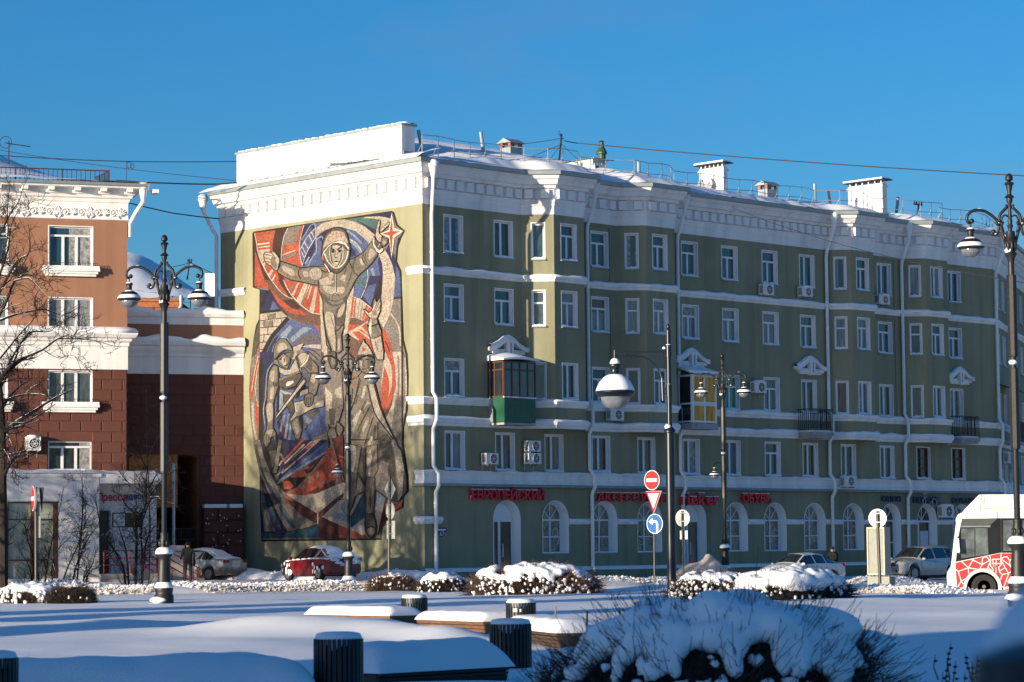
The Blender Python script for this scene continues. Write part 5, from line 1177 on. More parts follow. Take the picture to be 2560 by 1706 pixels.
f(4, 'A', "330,600 480,500 520,600 490,860 350,900", 1); f(4, 'H', "380,620 480,480 515,500 460,680 370,740", 1); f(4, 'H', "140,640 210,620 290,690 310,900 330,1300 290,1380 190,1100 120,800", 1); k(4, 'A', "240,740 290,900 330,1100", 16); k(4, 'K', "300,680 330,900 340,1400", 12); k(4, 'K', "90,640 110,860 150,1100 260,1430", 16); k(4, 'K', "480,860 400,960 350,1000", 12); k(4, 'H', "400,1150 390,1380", 40, 0); k(4, 'K', "345,-150 345,240", 10, 0); k(4, 'W', "332,-150 332,240", 7, 0)
f(6, 'A', "165,0 270,0 290,200 250,280 200,270 160,150", 0, ('K', 12)); f(6, 'G', "200,60 260,60 260,200 210,220")
f(6, 'G', "60,380 370,300 400,900 330,1150 270,1300 180,1200 110,1170 100,900"); f(6, 'B', "100,560 220,700 200,1000 120,950"); f(6, 'H', "260,620 370,560 370,760 280,740"); f(6, 'A', "165,930 280,930 250,1200 180,1190"); k(6, 'K', "390,930 330,1120 260,1250", 10); k(6, 'K', "150,1180 180,1260", 10, 0)
f(2, 'A', "500,385 620,400 700,500 740,650 770,760 760,900 730,1050 640,1200 520,1285 420,1250 300,1150 240,1050 210,900 220,740 250,600 330,480 420,410", 1, ('K', 14))
f(2, 'H', "450,455 620,475 680,560 725,690 560,640 420,680 280,770 245,770 300,600 380,500", 1); f(2, 'W', "220,930 250,850 330,750 430,680 560,640 680,680 755,790 745,840 660,730 540,690 440,700 350,770 270,880 230,960", 0, ('K', 5)); k(2, 'o', "225,840 270,770 320,730", 12); f(2, 'o', "215,960 240,930 250,1040 230,1030")
f(2, 'G', "280,900 330,810 380,760 370,900 400,1080 330,1020"); f(2, 'G', "620,750 720,850 700,980 620,1080"); f(2, 'K', "690,770 715,790 700,830 680,810")
f(2, 'H', "400,800 480,730 560,740 610,790 615,900 590,1020 560,1090 500,1160 450,1120 400,1020 385,900", 1, ('K', 6)); f(2, 'B', "430,740 540,740 560,790 420,800")
k(2, 'K', "385,800 440,820 470,825", 16); k(2, 'K', "520,825 580,780 600,775", 16); f(2, 'K', "400,840 465,835 460,875 415,885", 1); f(2, 'K', "530,835 600,825 595,865 545,875", 1); k(2, 'A', "485,830 470,960 490,975 520,980", 12); k(2, 'K', "470,970 490,985 520,975", 10); f(2, 'K', "440,1050 490,1040 565,1050 500,1068"); k(2, 'W', "470,1085 540,1085", 14, 0); k(2, 'A', "400,900 410,1000 450,1120", 14); k(2, 'A', "600,900 580,1020 530,1130", 14)
k(2, 'W', "378,760 370,900 400,1060 470,1150", 14); k(2, 'W', "622,760 632,900 600,1050 530,1160", 14); k(2, 'W', "270,900 320,1030 420,1150 510,1182 620,1120 700,1000 732,850", 24)
k(2, 'W', "270,1100 320,1180 370,1260", 22); k(2, 'O', "262,1140 310,1230 350,1290 340,1350 380,1420 430,1410", 10); f(2, 'H', "355,1290 400,1262 440,1300 430,1390 385,1410 352,1370", 1)
for dx, dy in ((0, 0), (78, -48), (155, -78)): k(2, 'O', f"{385+dx},{575+dy} {355+dx},{570+dy} {338+dx},{620+dy} {355+dx},{655+dy} {385+dx},{645+dy}", 13)
k(2, 'O', "590,490 598,600", 14, 0); k(2, 'O', "588,495 630,500 632,540 600,550", 12)
f(2, 'B', "1280,440 1330,240 1360,260 1355,340 1330,420 1340,500 1400,560 1400,680 1350,680 1300,640 1265,560", 0, ('K', 7)); f(2, 'B', "1340,440 1530,270 1540,330 1380,480", 0, ('K', 6)); f(2, 'S', "1390,570 1510,610 1505,690 1430,760 1375,720", 0, ('K', 9)); f(2, 'H', "1400,660 1450,640 1480,690 1430,740"); f(2, 'A', "1255,610 1350,690 1400,770 1350,830 1290,780 1250,700", 0, ('K', 6)); f(2, 'W', "1245,550 1208,640 1220,740 1280,860 1350,905 1410,855 1432,800 1385,790 1350,833 1300,790 1250,700 1255,610", 0, ('K', 7)); k(2, 'H', "1320,770 1360,710", 22, 0)
f(1, 'B', "330,920 370,870 450,870 490,890 485,850 540,860 600,930 645,1000 645,1060 600,1230 540,1220 470,1140 380,1100 340,1010", 0, ('K', 10)); f(1, 'S', "500,940 560,1000 600,1160 560,1210 480,1130 470,1020"); f(1, 'o', "540,960 560,1080 600,1130 640,1110 600,1130 570,1100")
for a in ("345,910 420,930 490,940", "335,980 400,1000 475,1010", "350,1040 410,1060 470,1070", "385,1090 430,1090"): k(1, 'K', a, 7)
k(1, 'K', "490,890 540,960 560,1000", 8); k(1, 'o', "370,900 470,935", 8); k(1, 'o', "350,970 460,1000", 8); k(1, 'o', "540,1000 560,1080 600,1120", 16); k(1, 'K', "640,1100 600,1230", 9, 0)
cur.build('mosaic_cosmonaut', MM, MURAL, rec=False)
# ---------------- worker with square and board
cur = G()
f(3, 'S', "640,1155 760,1155 850,1260 900,1390 760,1370 660,1440 590,1520 560,1568 525,1540 525,1360 570,1230", 0, ('K', 11)); f(3, 'H', "620,1270 740,1240 800,1340 700,1380 600,1440", 1)
f(3, 'H', "900,1320 1060,1250 1120,1250 1060,1360 940,1568 880,1560 920,1430", 0, ('K', 8)); f(3, 'B', "1080,1310 1250,1270 1450,1270 1470,1360 1200,1330"); f(3, 'S', "980,1400 1080,1360 1170,1420 1190,1568 980,1568"); f(3, 'S', "1200,1350 1460,1400 1470,1568 1250,1568"); k(3, 'N', "1210,1360 1340,1410 1450,1510", 20); k(3, 'N', "1200,1400 1320,1490 1400,1568", 26)
f(5, 'S', "505,110 590,30 700,10 720,60 700,200 660,285 590,250 530,200", 0, ('K', 9)); f(5, 'H', "560,130 620,60 650,200 600,230"); f(5, 'K', "530,110 570,95 570,130 540,135"); k(5, 'K', "610,50 650,30", 14, 0); f(5, 'K', "630,70 680,55 670,85"); k(5, 'K', "610,100 620,150 600,170", 8); k(5, 'K', "610,235 660,215 690,180", 9); k(5, 'A', "700,60 690,180", 20, 0); f(5, 'A', "700,0 780,0 760,90 720,120")
f(5, 'S', "450,200 510,240 530,360 520,560 470,720 440,850 440,1100 430,1240 480,1320 480,1460 450,1460 430,1380 400,1400 380,1480 320,1560 270,1480 270,1380 320,1270 330,1150 300,920 340,760 330,620 350,420 370,310 420,240", 0, ('K', 13))
for a in ("390,330 450,320 440,480 380,450", "390,590 440,590 430,760 380,760", "330,880 400,840 430,960 420,1100 350,1130", "340,1290 430,1270 430,1360 370,1380"): f(5, 'H', a, 1)
for a in ("300,1340 300,1480", "325,1340 330,1520", "355,1340 350,1500", "380,1340 375,1450"): k(5, 'K', a, 6, 0)
k(5, 'K', "410,1380 440,1290", 7, 0); k(5, 'L', "430,180 340,330 315,600 305,760 275,950 300,1200", 18); k(5, 'O', "325,720 345,800", 12, 0)
f(5, 'H', "520,240 620,290 700,290 830,60 870,160 900,340 620,385 540,340", 0, ('K', 7)); f(5, 'A', "430,500 530,480 700,395 900,350 895,420 800,560 640,610 530,560 450,560", 0, ('K', 7)); k(5, 'S', "440,490 530,460 720,380 900,310", 36); f(5, 'W', "640,530 670,490 760,470 770,500 700,555 650,560"); k(5, 'N', "800,110 740,210 690,290", 16)
f(5, 'S', "820,60 980,0 1010,60 1160,230 1170,340 1060,345 1020,350 940,260 870,260", 0, ('K', 9)); f(5, 'H', "850,60 960,20 970,120 900,190", 1); f(5, 'A', "1020,60 1080,180 1060,310 960,260"); k(5, 'W', "1010,50 980,150 880,250", 16); k(5, 'K', "800,70 850,250 900,410", 12); k(5, 'K', "515,240 520,560 500,980", 16)
f(5, 'S', "1060,350 1160,360 1190,480 1130,700 1090,720 1010,660 1020,480", 0, ('K', 9)); f(5, 'H', "1070,370 1130,380 1110,500 1050,480", 1)
f(5, 'H', "540,620 600,640 760,680 800,720 700,720 620,700"); f(5, 'A', "600,700 700,700 780,880 770,1000 720,1010 660,900 600,820", 0, ('K', 7)); f(5, 'H', "880,640 1000,610 1000,680 870,720")
f(5, 'H', "770,830 940,790 1000,890 1110,760 1260,700 1265,890 1060,940 710,1140 710,1110 790,980", 0, ('K', 8)); f(5, 'G', "1100,740 1260,690 1262,780 1000,920 1010,880"); f(5, 'B', "1010,900 1260,790 1060,930 715,1135 720,1090")
f(5, 'B', "940,430 970,490 490,1090 475,1050", 0, ('K', 9)); f(5, 'A', "490,1095 600,1000 540,1110 500,1150"); k(5, 'K', "960,540 880,650 800,760", 12, 0)
f(5, 'S', "950,720 1010,680 1090,700 1090,800 1050,890 980,890 940,810", 1, ('K', 9))
for a in ("985,740 975,870", "1015,740 1010,890", "1050,740 1040,870"): k(5, 'K', a, 7, 0)
f(5, 'S', "720,1150 830,1050 880,1080 905,1250 870,1420 800,1430 740,1240", 0, ('K', 10)); f(5, 'H', "770,1140 840,1100 860,1250 820,1350", 1); f(5, 'A', "850,1050 900,1040 910,1300 900,1320"); f(5, 'S', "920,1160 980,1160 990,1220 930,1280")
cur.build('mosaic_worker', MM, MURAL, rec=False)
# ---------------- soldier
cur = G()
f(6, 'S', "500,470 650,405 700,330 850,340 900,470 1000,850 1090,1100 1320,1568 500,1568", 0, ('K', 10)); f(8, 'S', "450,0 1090,0 1250,150 1320,530 1330,770 1200,930 1050,900 860,750 700,780 580,830 540,900 470,1100 440,500", 0, ('K', 12))
f(8, 'A', "900,0 1090,0 1150,300 1190,930 1100,900 1060,600"); f(8, 'H', "1100,0 1140,0 1240,200 1300,500 1310,760 1200,920 1190,600 1150,250"); f(8, 'A', "1290,450 1330,770 1260,850"); f(8, 'G', "900,300 1050,350 1060,880 870,740 860,540"); f(8, 'A', "600,120 720,100 710,700 590,470")
f(6, 'A', "900,1060 1000,1250 1190,1400 1180,1568 980,1568 970,1200"); f(6, 'H', "830,520 890,480 980,850 1080,1100 1230,1400 1200,1400 1050,1200 920,1000 850,700"); k(6, 'K', "800,540 860,800 930,1020 1060,1210 1220,1420", 12); k(6, 'K', "900,500 990,850 1090,1110 1230,1400", 12)
for a in ("670,430 590,800 515,1000", "690,460 600,760 520,960", "850,880 740,1080 640,1290", "900,1060 820,1300 760,1500", "970,1150 970,1440", "560,600 540,850"): k(6, 'K', a, 9)
for a in ("760,560 720,760", "820,820 700,950 570,1150", "640,1060 560,1300", "820,1080 720,1300", "880,1380 820,1520"): k(6, 'H', a, 46)
for a in ("650,700 600,860", "780,800 700,960", "560,1030 540,1100", "700,1250 650,1400", "930,1200 900,1450"): k(6, 'A', a, 40)
f(6, 'O', "570,530 600,490 620,540 600,580"); k(6, 'O', "500,450 640,405", 18, 0); k(6, 'G', "520,1470 620,1530 760,1560 880,1500 970,1440", 16); k(8, 'G', "470,30 580,90 700,105 820,60 900,10", 18)
f(6, 'S', "650,100 720,80 880,60 895,200 850,340 740,345 665,250", 1, ('K', 10)); f(6, 'A', "800,90 880,70 890,220 840,330 800,260"); k(6, 'K', "670,125 720,120", 12, 0); k(6, 'K', "770,125 830,130", 12, 0); k(6, 'K', "735,140 725,225 760,235", 9); k(6, 'K', "710,290 770,275", 9, 0); f(6, 'H', "680,150 720,150 710,240 690,230")
f(4, 'H', "890,1160 905,1230 960,1270 1040,1400 1070,1500 760,1490 780,1380 850,1250", 0, ('K', 9)); f(4, 'O', "890,1300 905,1340 945,1350 912,1370 922,1412 890,1390 858,1415 868,1370 842,1350 878,1340"); f(4, 'A', "760,1470 1070,1450 1075,1530 900,1500 770,1520"); f(4, 'A', "1000,1480 1075,1520 1075,1568 1010,1568")
f(4, 'H', "1010,740 1140,750 1170,860 1230,1000 1230,1090 1280,1400 1270,1568 1150,1568 1080,1400 1000,1100 960,900", 0, ('K', 12)); f(4, 'S', "960,900 1170,860 1230,1080 1100,1150 1010,1120"); f(4, 'G', "1060,760 1130,760 1150,850 1040,880"); k(4, 'K', "965,900 1040,910 1170,865", 22); k(4, 'A', "1110,900 1190,1060", 18); k(4, 'O', "1220,1080 1160,1120 1110,1140", 14); k(4, 'K', "1020,1140 1110,1145 1225,1085", 9); k(4, 'G', "1130,1390 1210,1410 1270,1370", 12)
f(4, 'W', "1040,800 1040,1130 990,1000 1000,900"); k(4, 'S', "1110,1200 1160,1380", 30)
f(4, 'B', "880,570 940,610 990,650 1040,600 1060,540 1080,420 1110,370 1130,430 1150,440 1215,365 1222,500 1210,620 1150,760 1060,770 1000,740 900,620", 0, ('K', 9)); f(4, 'G', "1040,610 1130,600 1160,680 1080,720")
for a in ("1110,400 1060,570", "1160,440 1100,590", "1210,400 1130,600", "1215,500 1160,620"): k(4, 'K', a, 7, 0)
k(4, 'o', "1050,680 1040,750", 16, 0); k(4, 'o', "1070,740 1130,740 1160,690", 10)
f(6, 'S', "300,1130 400,1230 400,1290 340,1390 290,1290", 0, ('K', 8)); f(6, 'G', "150,1310 200,1250 270,1260 300,1390 230,1420 150,1370", 1, ('K', 9)); k(6, 'G', "180,1330 230,1560", 30, 0); k(6, 'K', "160,1390 170,1568", 14, 0)
f(6, 'R', "230,1420 400,1340 400,1568 250,1568"); f(8, 'R', "240,0 375,0 375,250 270,200"); k(8, 'G', "190,0 270,230 380,620", 22); k(8, 'K', "210,60 290,280 370,640", 7)
f(8, 'S', "470,60 650,110 590,490 530,540 480,480", 0, ('K', 9)); f(8, 'H', "490,120 570,130 540,450 500,450", 1); f(8, 'S', "720,110 890,60 900,450 830,580 760,600 715,520", 0, ('K', 9)); f(8, 'H', "730,300 790,140 800,350 770,560", 1); k(8, 'A', "850,160 800,400", 34)
f(8, 'A', "480,480 590,520 560,830 520,1000 460,1100 460,600", 0, ('K', 9)); k(8, 'K', "590,490 710,700", 20, 0); f(8, 'G', "560,740 690,700 600,820 550,850"); f(8, 'A', "720,560 850,570 860,750 850,900 825,1150 720,1150 720,950 700,760", 0, ('K', 10)); k(8, 'S', "760,760 740,1000", 20); k(8, 'S', "820,700 810,900", 18); k(8, 'K', "780,850 790,1050", 12)
f(8, 'A', "720,1130 825,1130 870,1290 850,1420 790,1470 725,1390 705,1260", 1, ('K', 14)); f(8, 'S', "740,1330 790,1310 850,1330 830,1420 780,1430 740,1390", 1); k(8, 'S', "740,1170 790,1190", 12, 0); k(8, 'S', "750,1240 830,1240", 14, 0); k(8, 'K', "730,1340 790,1310 850,1330", 9); k(8, 'K', "730,1100 780,1120 830,1100", 9)
cur.build('mosaic_soldier', MM, MURAL, rec=False)
# ================================================================== ornate street lamps
random.seed(21)
def lampz(y): return 9.4-(y-55)/760.7
def lr(d): return d/760.7
def hung_lamp(g_sh, g_gl, g_sn, c, s=1.):
    """shade, glass and snow below the hanging point c"""
    P = lambda pr: [(lr(r)*s, -(y-905)/760.7*s) for r, y in pr]
    g_sh.lathe(P([(12, 900), (12, 960), (24, 965), (12, 975), (18, 990), (66, 1010), (72, 1030), (55, 1045), (52, 1130), (64, 1150), (150, 1190), (205, 1260), (228, 1300), (232, 1318), (225, 1328), (178, 1352), (165, 1352)]), c, 20)
    g_gl.lathe(P([(168, 1350), (170, 1372), (158, 1410), (120, 1455), (60, 1482), (0, 1490)]), c, 18)
    g_sn.lathe(P([(236, 1306), (222, 1272), (188, 1236), (160, 1222), (150, 1232)]), c, 20); g_sn.lathe(P([(66, 1006), (50, 985), (15, 978)]), c, 12); g_sn.lathe(P([(110, 1172), (75, 1148), (54, 1140)]), c, 14)
def street_lamp(loc, label, rz=0, lower=False):
    t = thing('street_lamp', label, 'street lamp', loc, 'ornate black street lamps', local=True, rz=rz)
    prof = [(0.0, -.5), (.25, -.5), (.25, .10), (.22, .14), (.22, .2), (.235, .24), (.235, .30), (.19, .36), (.175, .45), (.15, .9), (.14, 1.0), (.15, 1.06), (.205, 1.12), (.215, 1.18), (.12, 1.22), (.1, 1.26), (.115, 1.4), (.115, 1.5), (.09, 1.62), (.10, 1.66), (.10, 1.7), (.068, 1.74), (.068, 7.55)]
    g = G(); g.lathe(prof, n=20)
    g.lathe([(.068, 7.4), (.085, 7.5), (.12, 7.56), (.14, 7.6), (.10, 7.64), (.1, 7.7), (.125, 7.86), (.15, 7.9), (.115, 7.95), (.10, 8.1), (.045, 8.12), (.045, 8.16), (.07, 8.22), (.045, 8.28), (.06, 8.34), (.043, 8.38), (.043, 8.72), (.07, 8.78), (.07, 8.84), (.115, 8.87), (.05, 8.93), (.045, 8.98), (.08, 9.14), (.112, 9.16), (.09, 9.2), (.03, 9.22), (.085, 9.26), (.088, 9.32), (.05, 9.39), (0, 9.41)], n=14)
    g.build('post', BLACK, t, smooth=True)
    g = G()
    for z0, z1 in ((5.3, 7.13), (3.25, 5.06)):
        g.lathe([(.07, z0), (.105, z0), (.112, z0+.04), (.112, z1-.04), (.105, z1), (.07, z1)], n=8)
    g.build('sleeve', BLACK, t)
    for k in range(7):   # relief panels on the base
        pass
    g = G()
    for k in range(8):
        a = 2*PI*k/8; q = V((.13*math.cos(a), .13*math.sin(a), 0)); g.ball((.112*math.cos(a), .112*math.sin(a), 1.44), (.035, .035, .08), 6, 5); g.ball((.11*math.cos(a), .11*math.sin(a), 7.78), (.04, .04, .12), 6, 5)
    g.build('relief_ornament', BLACK, t, smooth='all')
    arms = [(s_, [(s_*lr(d), 0, lampz(y)) for d, y in p_], r_) for s_ in (1, -1) for p_, r_ in (
        ([(120, 1060), (150, 960), (190, 890), (260, 820), (330, 760), (420, 705), (510, 680), (600, 682), (680, 710), (735, 770), (748, 840), (730, 890), (690, 905)], .036),
        ([(40, 600), (60, 640), (110, 690), (160, 740), (185, 800), (190, 870), (170, 950), (140, 1050), (110, 1150), (92, 1230)], .034), ([(36, 790), (70, 765), (110, 775), (140, 820), (152, 890)], .022),
        ([(170, 900), (190, 960), (205, 1030), (225, 1090), (270, 1110), (318, 1085), (325, 1040)], .032))]
    for s_ in (1, -1):
        g = G()
        for q, p_, r_ in arms:
            if q == s_: g.tube(p_, r_, 8)
        g.ball((s_*lr(662), 0, lampz(868)), .058, 10, 7); g.ball((s_*lr(290), 0, lampz(1050)), .056, 10, 7)
        g.tube([(s_*lr(190), 0, lampz(930)), (s_*lr(235), 0, lampz(900)), (s_*lr(265), 0, lampz(905))], [.05, .035, .02], 7); g.tube([(s_*lr(160), 0, lampz(930)), (s_*lr(120), 0, lampz(890)), (s_*lr(110), 0, lampz(880))], [.045, .03, .018], 7); g.tube([(s_*lr(45), 0, lampz(600)), (s_*lr(75), 0, lampz(590))], .02, 6)
        a_ = g.build('arm', BLACK, t, smooth='all')
        gs = G(); gs.tube([(s_*lr(420), 0, lampz(692)), (s_*lr(520), 0, lampz(664)), (s_*lr(600), 0, lampz(668))], [.012, .022, .012], 6); gs.ball((s_*lr(205), 0, lampz(905)), (.07, .04, .03), 8, 5); gs.ball((s_*lr(265), 0, lampz(1085)), (.05, .03, .03), 8, 5); gs.build('snow', SNOW, a_, smooth='all')
        a, b, c = G(), G(), G(); hung_lamp(a, b, c, V((s_*lr(688), 0, lampz(905))))
        l_ = a.build('lamp', BLACK, t, smooth=True); b.build('glass', CLEAR, l_, smooth=True); c.build('snow', SNOW, l_, smooth='all')
    if lower:
        g = G(); z = 4.72; g.tube([(-.06, 0, z-.25), (-.12, 0, z-.05), (-.22, 0, z+.06), (-.32, 0, z+.06), (-.40, 0, z-.02), (-.40, 0, z-.1)], .02, 7); g.build('arm', BLACK, t)
        a, b, c = G(), G(), G(); hung_lamp(a, b, c, V((-.40, 0, z-.08)), .72); l_ = a.build('lamp', BLACK, t, smooth=True); b.build('glass', CLEAR, l_, smooth=True); c.build('snow', SNOW, l_, smooth='all')
    g = G(); g.lathe([(.222, 1.17), (.23, 1.22), (.19, 1.30), (.12, 1.34), (.1, 1.34)], n=16); g.lathe([(.235, .30), (.25, .34), (.2, .42), (.17, .46)], n=14); g.ball((-.10, -.12, .0), (.26, .2, .09), 12, 7, jit=.2); g.ball((-.04, 0, 7.68), (.1, .1, .09), 8, 6); g.ball((-.02, -.03, 5.18), (.10, .10, .06), 8, 5); g.build('snow', SNOW, t, smooth='all')
    return t
def gp3(px, py, depth):
    p = aty(px, py, depth); return p
p = aty(410, 1500, 68); street_lamp(p, 'black two-armed ornate lamp post in front of the brown gateway, tallest on the left', .0)
p = aty(872, 1471, 97.7); street_lamp(p, 'black ornate lamp post with a small lower lamp in front of the mosaic', .05, True)
p = aty(1814, 1440, 112); street_lamp(p, 'black ornate lamp post with a small lower lamp before the arched shop windows', -.05, True)
p = aty(2548, 1493, 58.5); street_lamp(p, 'black ornate lamp post in front of the white and red bus at the right edge', .1)
# ---------------- plain lamp with one hanging bell
MB_ = aty(1680, 1490, 71); BELL = thing('bell_lamp', 'plain dark lamp post with one big snow-capped bell lamp hanging from a straight arm', 'street lamp', MB_, local=True)
NAVYP = mat('navy_paint', (.010, .016, .026), .35, .3, var=.15)
bz = lambda y: (1490-(840+y/7.127))/93.; bxx = lambda x: (x-1355)/663.
g = G(); g.lathe([(.122, -.2), (.122, 4.35), (.155, 4.37), (.155, 4.43), (.115, 4.48), (.07, 4.52), (.066, 7.1), (.066, 7.12), (.03, 7.15), (.05, 7.17), (.056, 7.22), (.04, 7.28), (0, 7.3)], n=16); 
for y0, y1 in ((180, 395), (890, 1100)): g.lathe([(.06, bz(y1)), (.085, bz(y1)), (.085, bz(y0)), (.06, bz(y0))], n=12)
g.build('post', NAVYP, BELL, smooth=True)
g = G(); g.box(bxx(365), bxx(1290), -.03, .03, bz(320), bz(275)); g.box(bxx(1245), bxx(1310), -.05, .05, bz(350), bz(250)); g.box(bxx(605), bxx(628), -.02, .02, bz(355), bz(315))
g.tube([(bxx(400), 0, bz(370)), (bxx(780), 0, bz(368)), (bxx(900), 0, bz(385)), (bxx(1010), 0, bz(440)), (bxx(1110), 0, bz(530)), (bxx(1190), 0, bz(640)), (bxx(1228), 0, bz(760)), (bxx(1240), 0, bz(1170))], .02, 7)
for y in (965, 1040): g.box(bxx(1240), bxx(1310), -.015, .015, bz(y+10), bz(y-10))
g.tube([(bxx(393), 0, bz(260)), (bxx(393), 0, bz(420))], .04, 10); g.build('arm', NAVYP, BELL)
c = V((bxx(395), 0, 0)); q = lambda pr: [(r/663., bz(y)) for r, y in pr]
g = G(); g.lathe(q([(40, 410), (85, 500), (110, 520), (112, 545), (95, 560), (80, 600), (84, 680), (100, 700), (330, 985), (355, 995), (360, 1020), (300, 1092), (270, 1098)]), c, 28); lm = g.build('lamp', NAVYP, BELL, smooth=True)
g = G(); g.lathe(q([(268, 1095), (265, 1110), (240, 1200), (170, 1275), (90, 1306), (0, 1315)]), c, 24); g.build('glass', CLEAR, lm, smooth=True)
g = G(); g.lathe(q([(350, 985), (330, 930), (280, 830), (200, 740), (130, 700), (88, 690)]), c, 28); g.lathe(q([(92, 512), (88, 470), (60, 420), (20, 402)]), c, 16); g.build('snow', SNOW, lm, smooth='all')
g = G(); g.ball((0, 0, bz(170)), (.07, .07, .06), 10, 6); g.ball((bxx(1275), 0, bz(235)), (.05, .05, .05), 8, 6); g.ball((0, 0, bz(875)), (.07, .07, .05), 10, 6); g.ball((-.05, -.03, 4.52), (.09, .09, .07), 10, 6, jit=.4); g.build('snow', SNOW, BELL, smooth='all')
# ================================================================== traffic signs
SR, SWH, SB, SGY = mat('reflective_red', (.60, .018, .022), .35, var=.03), mat('reflective_white', (.72, .72, .74), .4, var=.03), mat('reflective_blue', (.005, .10, .34), .35, var=.03), mat('sign_back', (.40, .42, .41), .5, .4, var=.08, scale=4)
POLE = mat('sign_post', (.045, .042, .04), .5, .3, var=.2)
def signframe(c, yaw):
    """yaw 0 faces the camera; positive turns towards the left of the picture"""
    X = V((math.cos(yaw), -math.sin(yaw), 0)); N_ = V((-math.sin(yaw), -math.cos(yaw), 0))
    return lambda x, z, d=0: V(c)+X*x+V((0, 0, z))+N_*d
def plate(S, pts, d0, d1): 
    g = G(); g.prism([S(x, z, d0) for x, z in pts], S(0, 0, d1)-S(0, 0, d0)); return g
def circ(r, n=28, cx=0, cz=0): return [(cx+r*math.cos(2*PI*i/n), cz+r*math.sin(2*PI*i/n)) for i in range(n)]
def sign_post(t, px, ytop, ybot, Y, r=.035, zmin=None):
    a, b = aty(px[0], ytop, Y), aty(px[1], ybot, Y); g = G(); g.tube([V((a.x, Y, a.z)), V((b.x, Y, b.z if zmin is None else zmin))], r, 8); g.build('post', POLE, t)
Y = 93; t = thing('traffic_sign', 'post with red no-entry disc, yield triangle and blue left-turn arrow', 'traffic sign', aty(1636, 1461, Y), 'road signs')
sign_post(t, (1634, 1636.5), 1222, 1461, Y, .033, -.1)
def noentry(t, c, yaw, r=.35):
    S = signframe(c, yaw); b = plate(S, circ(r), 0, .012).build('no_entry_disc', SWH, t); plate(S, circ(r*.93), .0125, .016).build('red_field', SR, b); plate(S, [(-r*.68, -r*.17), (r*.68, -r*.17), (r*.68, r*.17), (-r*.68, r*.17)], .0165, .02).build('white_bar', SWH, b)
    plate(S, circ(r*1.0), -.05, -.004).build('sign_back', SGY, b)
noentry(t, aty(1630, 1201, Y)-V((0, .05, 0)), .75)
S = signframe(aty(1634, 1254, Y)-V((0, .05, 0)), .95); b = plate(S, [(-.42, .35), (.42, .35), (0, -.39)], 0, .012).build('yield_triangle', SR, t); plate(S, [(-.31, .285), (.31, .285), (0, -.265)], .0125, .016).build('white_field', SWH, b); plate(S, [(-.44, .36), (.44, .36), (0, -.41)], -.02, -.002).build('sign_back', SWH, b)
S = signframe(aty(1637, 1310, Y)-V((0, .05, 0)), .68); b = plate(S, circ(.35), 0, .012).build('arrow_disc', SWH, t); plate(S, circ(.325), .0125, .016).build('blue_field', SB, b)
plate(S, [(.07, -.30), (.15, -.29), (.15, .03), (.10, .10), (.02, .12), (-.08, .12), (-.08, .20), (-.26, .08), (-.08, -.04), (-.08, .04), (.02, .04), (.07, .01)], .0165, .02).build('white_arrow', SWH, b)
Y = 74; t = thing('traffic_sign', 'narrow-looking red no-entry sign turned nearly edge-on before the white pavilion', 'traffic sign', aty(90, 1462, Y), 'road signs')
sign_post(t, (89.5, 90.5), 1218, 1475, Y, .04, -.05); noentry(t, aty(87, 1247, Y)-V((.03, .07, 0)), 1.27)
S = signframe(aty(101, 1248, Y), 1.15); plate(S, [(-.12, .32), (.34, .32), (.16, -.38)], -.01, .01).build('triangle_back', mat('sign_back_dark', (.03, .05, .05), .5, .3), t); S = signframe(aty(99, 1318, Y), 1.3); plate(S, [(-.2, -.3), (.2, -.3), (.2, .3), (-.2, .3)], -.01, .01).build('sub_plate', SGY, t)
Y = 106; t = thing('traffic_sign', 'grey backs of diamond, round and square signs on one post before the mosaic', 'traffic sign', aty(973, 1462, Y), 'road signs')
sign_post(t, (974, 972), 1192, 1480, Y, .05, -.1); bk = V((0, .07, 0))
S = signframe(aty(975.3, 1223.5, Y)+bk, 1.02-PI*0); plate(S, [(0, .5), (.46, 0), (0, -.5), (-.46, 0)], 0, .012).build('diamond_back', SGY, t)
S = signframe(aty(976, 1277.5, Y)+bk, 1.0); plate(S, circ(.35), 0, .012).build('round_back', SGY, t); S = signframe(aty(977.5, 1325, Y)+bk, 1.0); plate(S, [(-.33, -.36), (.33, -.36), (.33, .36), (-.33, .36)], 0, .012).build('square_back', SGY, t)
g = G()
for y in (1234, 1263, 1287, 1312, 1335): g.tube([aty(966, y, Y-.06), aty(983, y, Y-.06)], .02, 5)
g.build('bracket', GALV, t)
Y = 108; t = thing('traffic_sign', 'back of a round sign with a small square plate below, beside the second shop door', 'traffic sign', aty(1709, 1450, Y), 'road signs')
sign_post(t, (1705, 1709), 1278, 1455, Y, .042, -.1); S = signframe(aty(1707, 1296, Y)+bk, .65); plate(S, circ(.35), 0, .012).build('round_back', mat('sign_back_pale', (.52, .53, .5), .5, .2), t); S = signframe(aty(1710, 1338, Y)+bk, .5); plate(S, [(-.17, -.18), (.17, -.18), (.17, .18), (-.17, .18)], 0, .012).build('sub_plate', SGY, t)
g = G()
for y in (1283, 1304): g.tube([aty(1699, y, Y-.05), aty(1715, y, Y-.05)], .022, 5)
g.build('bracket', SWH, t)
Y = 99; t = thing('traffic_sign', 'back of a round white sign on a black post beside the parked pale car', 'traffic sign', aty(2199, 1452, Y), 'road signs')
sign_post(t, (2193, 2200), 1278, 1456, Y, .06, -.1); S = signframe(aty(2194.7, 1296, Y)+bk, .45); plate(S, circ(.35), 0, .012).build('round_back', mat('sign_back_pale', (.52, .53, .5)), t)
g = G()
for y in (1284, 1306): g.tube([aty(2184, y, Y-.05), aty(2206, y, Y-.05)], .025, 5)
g.build('bracket', SWH, t)
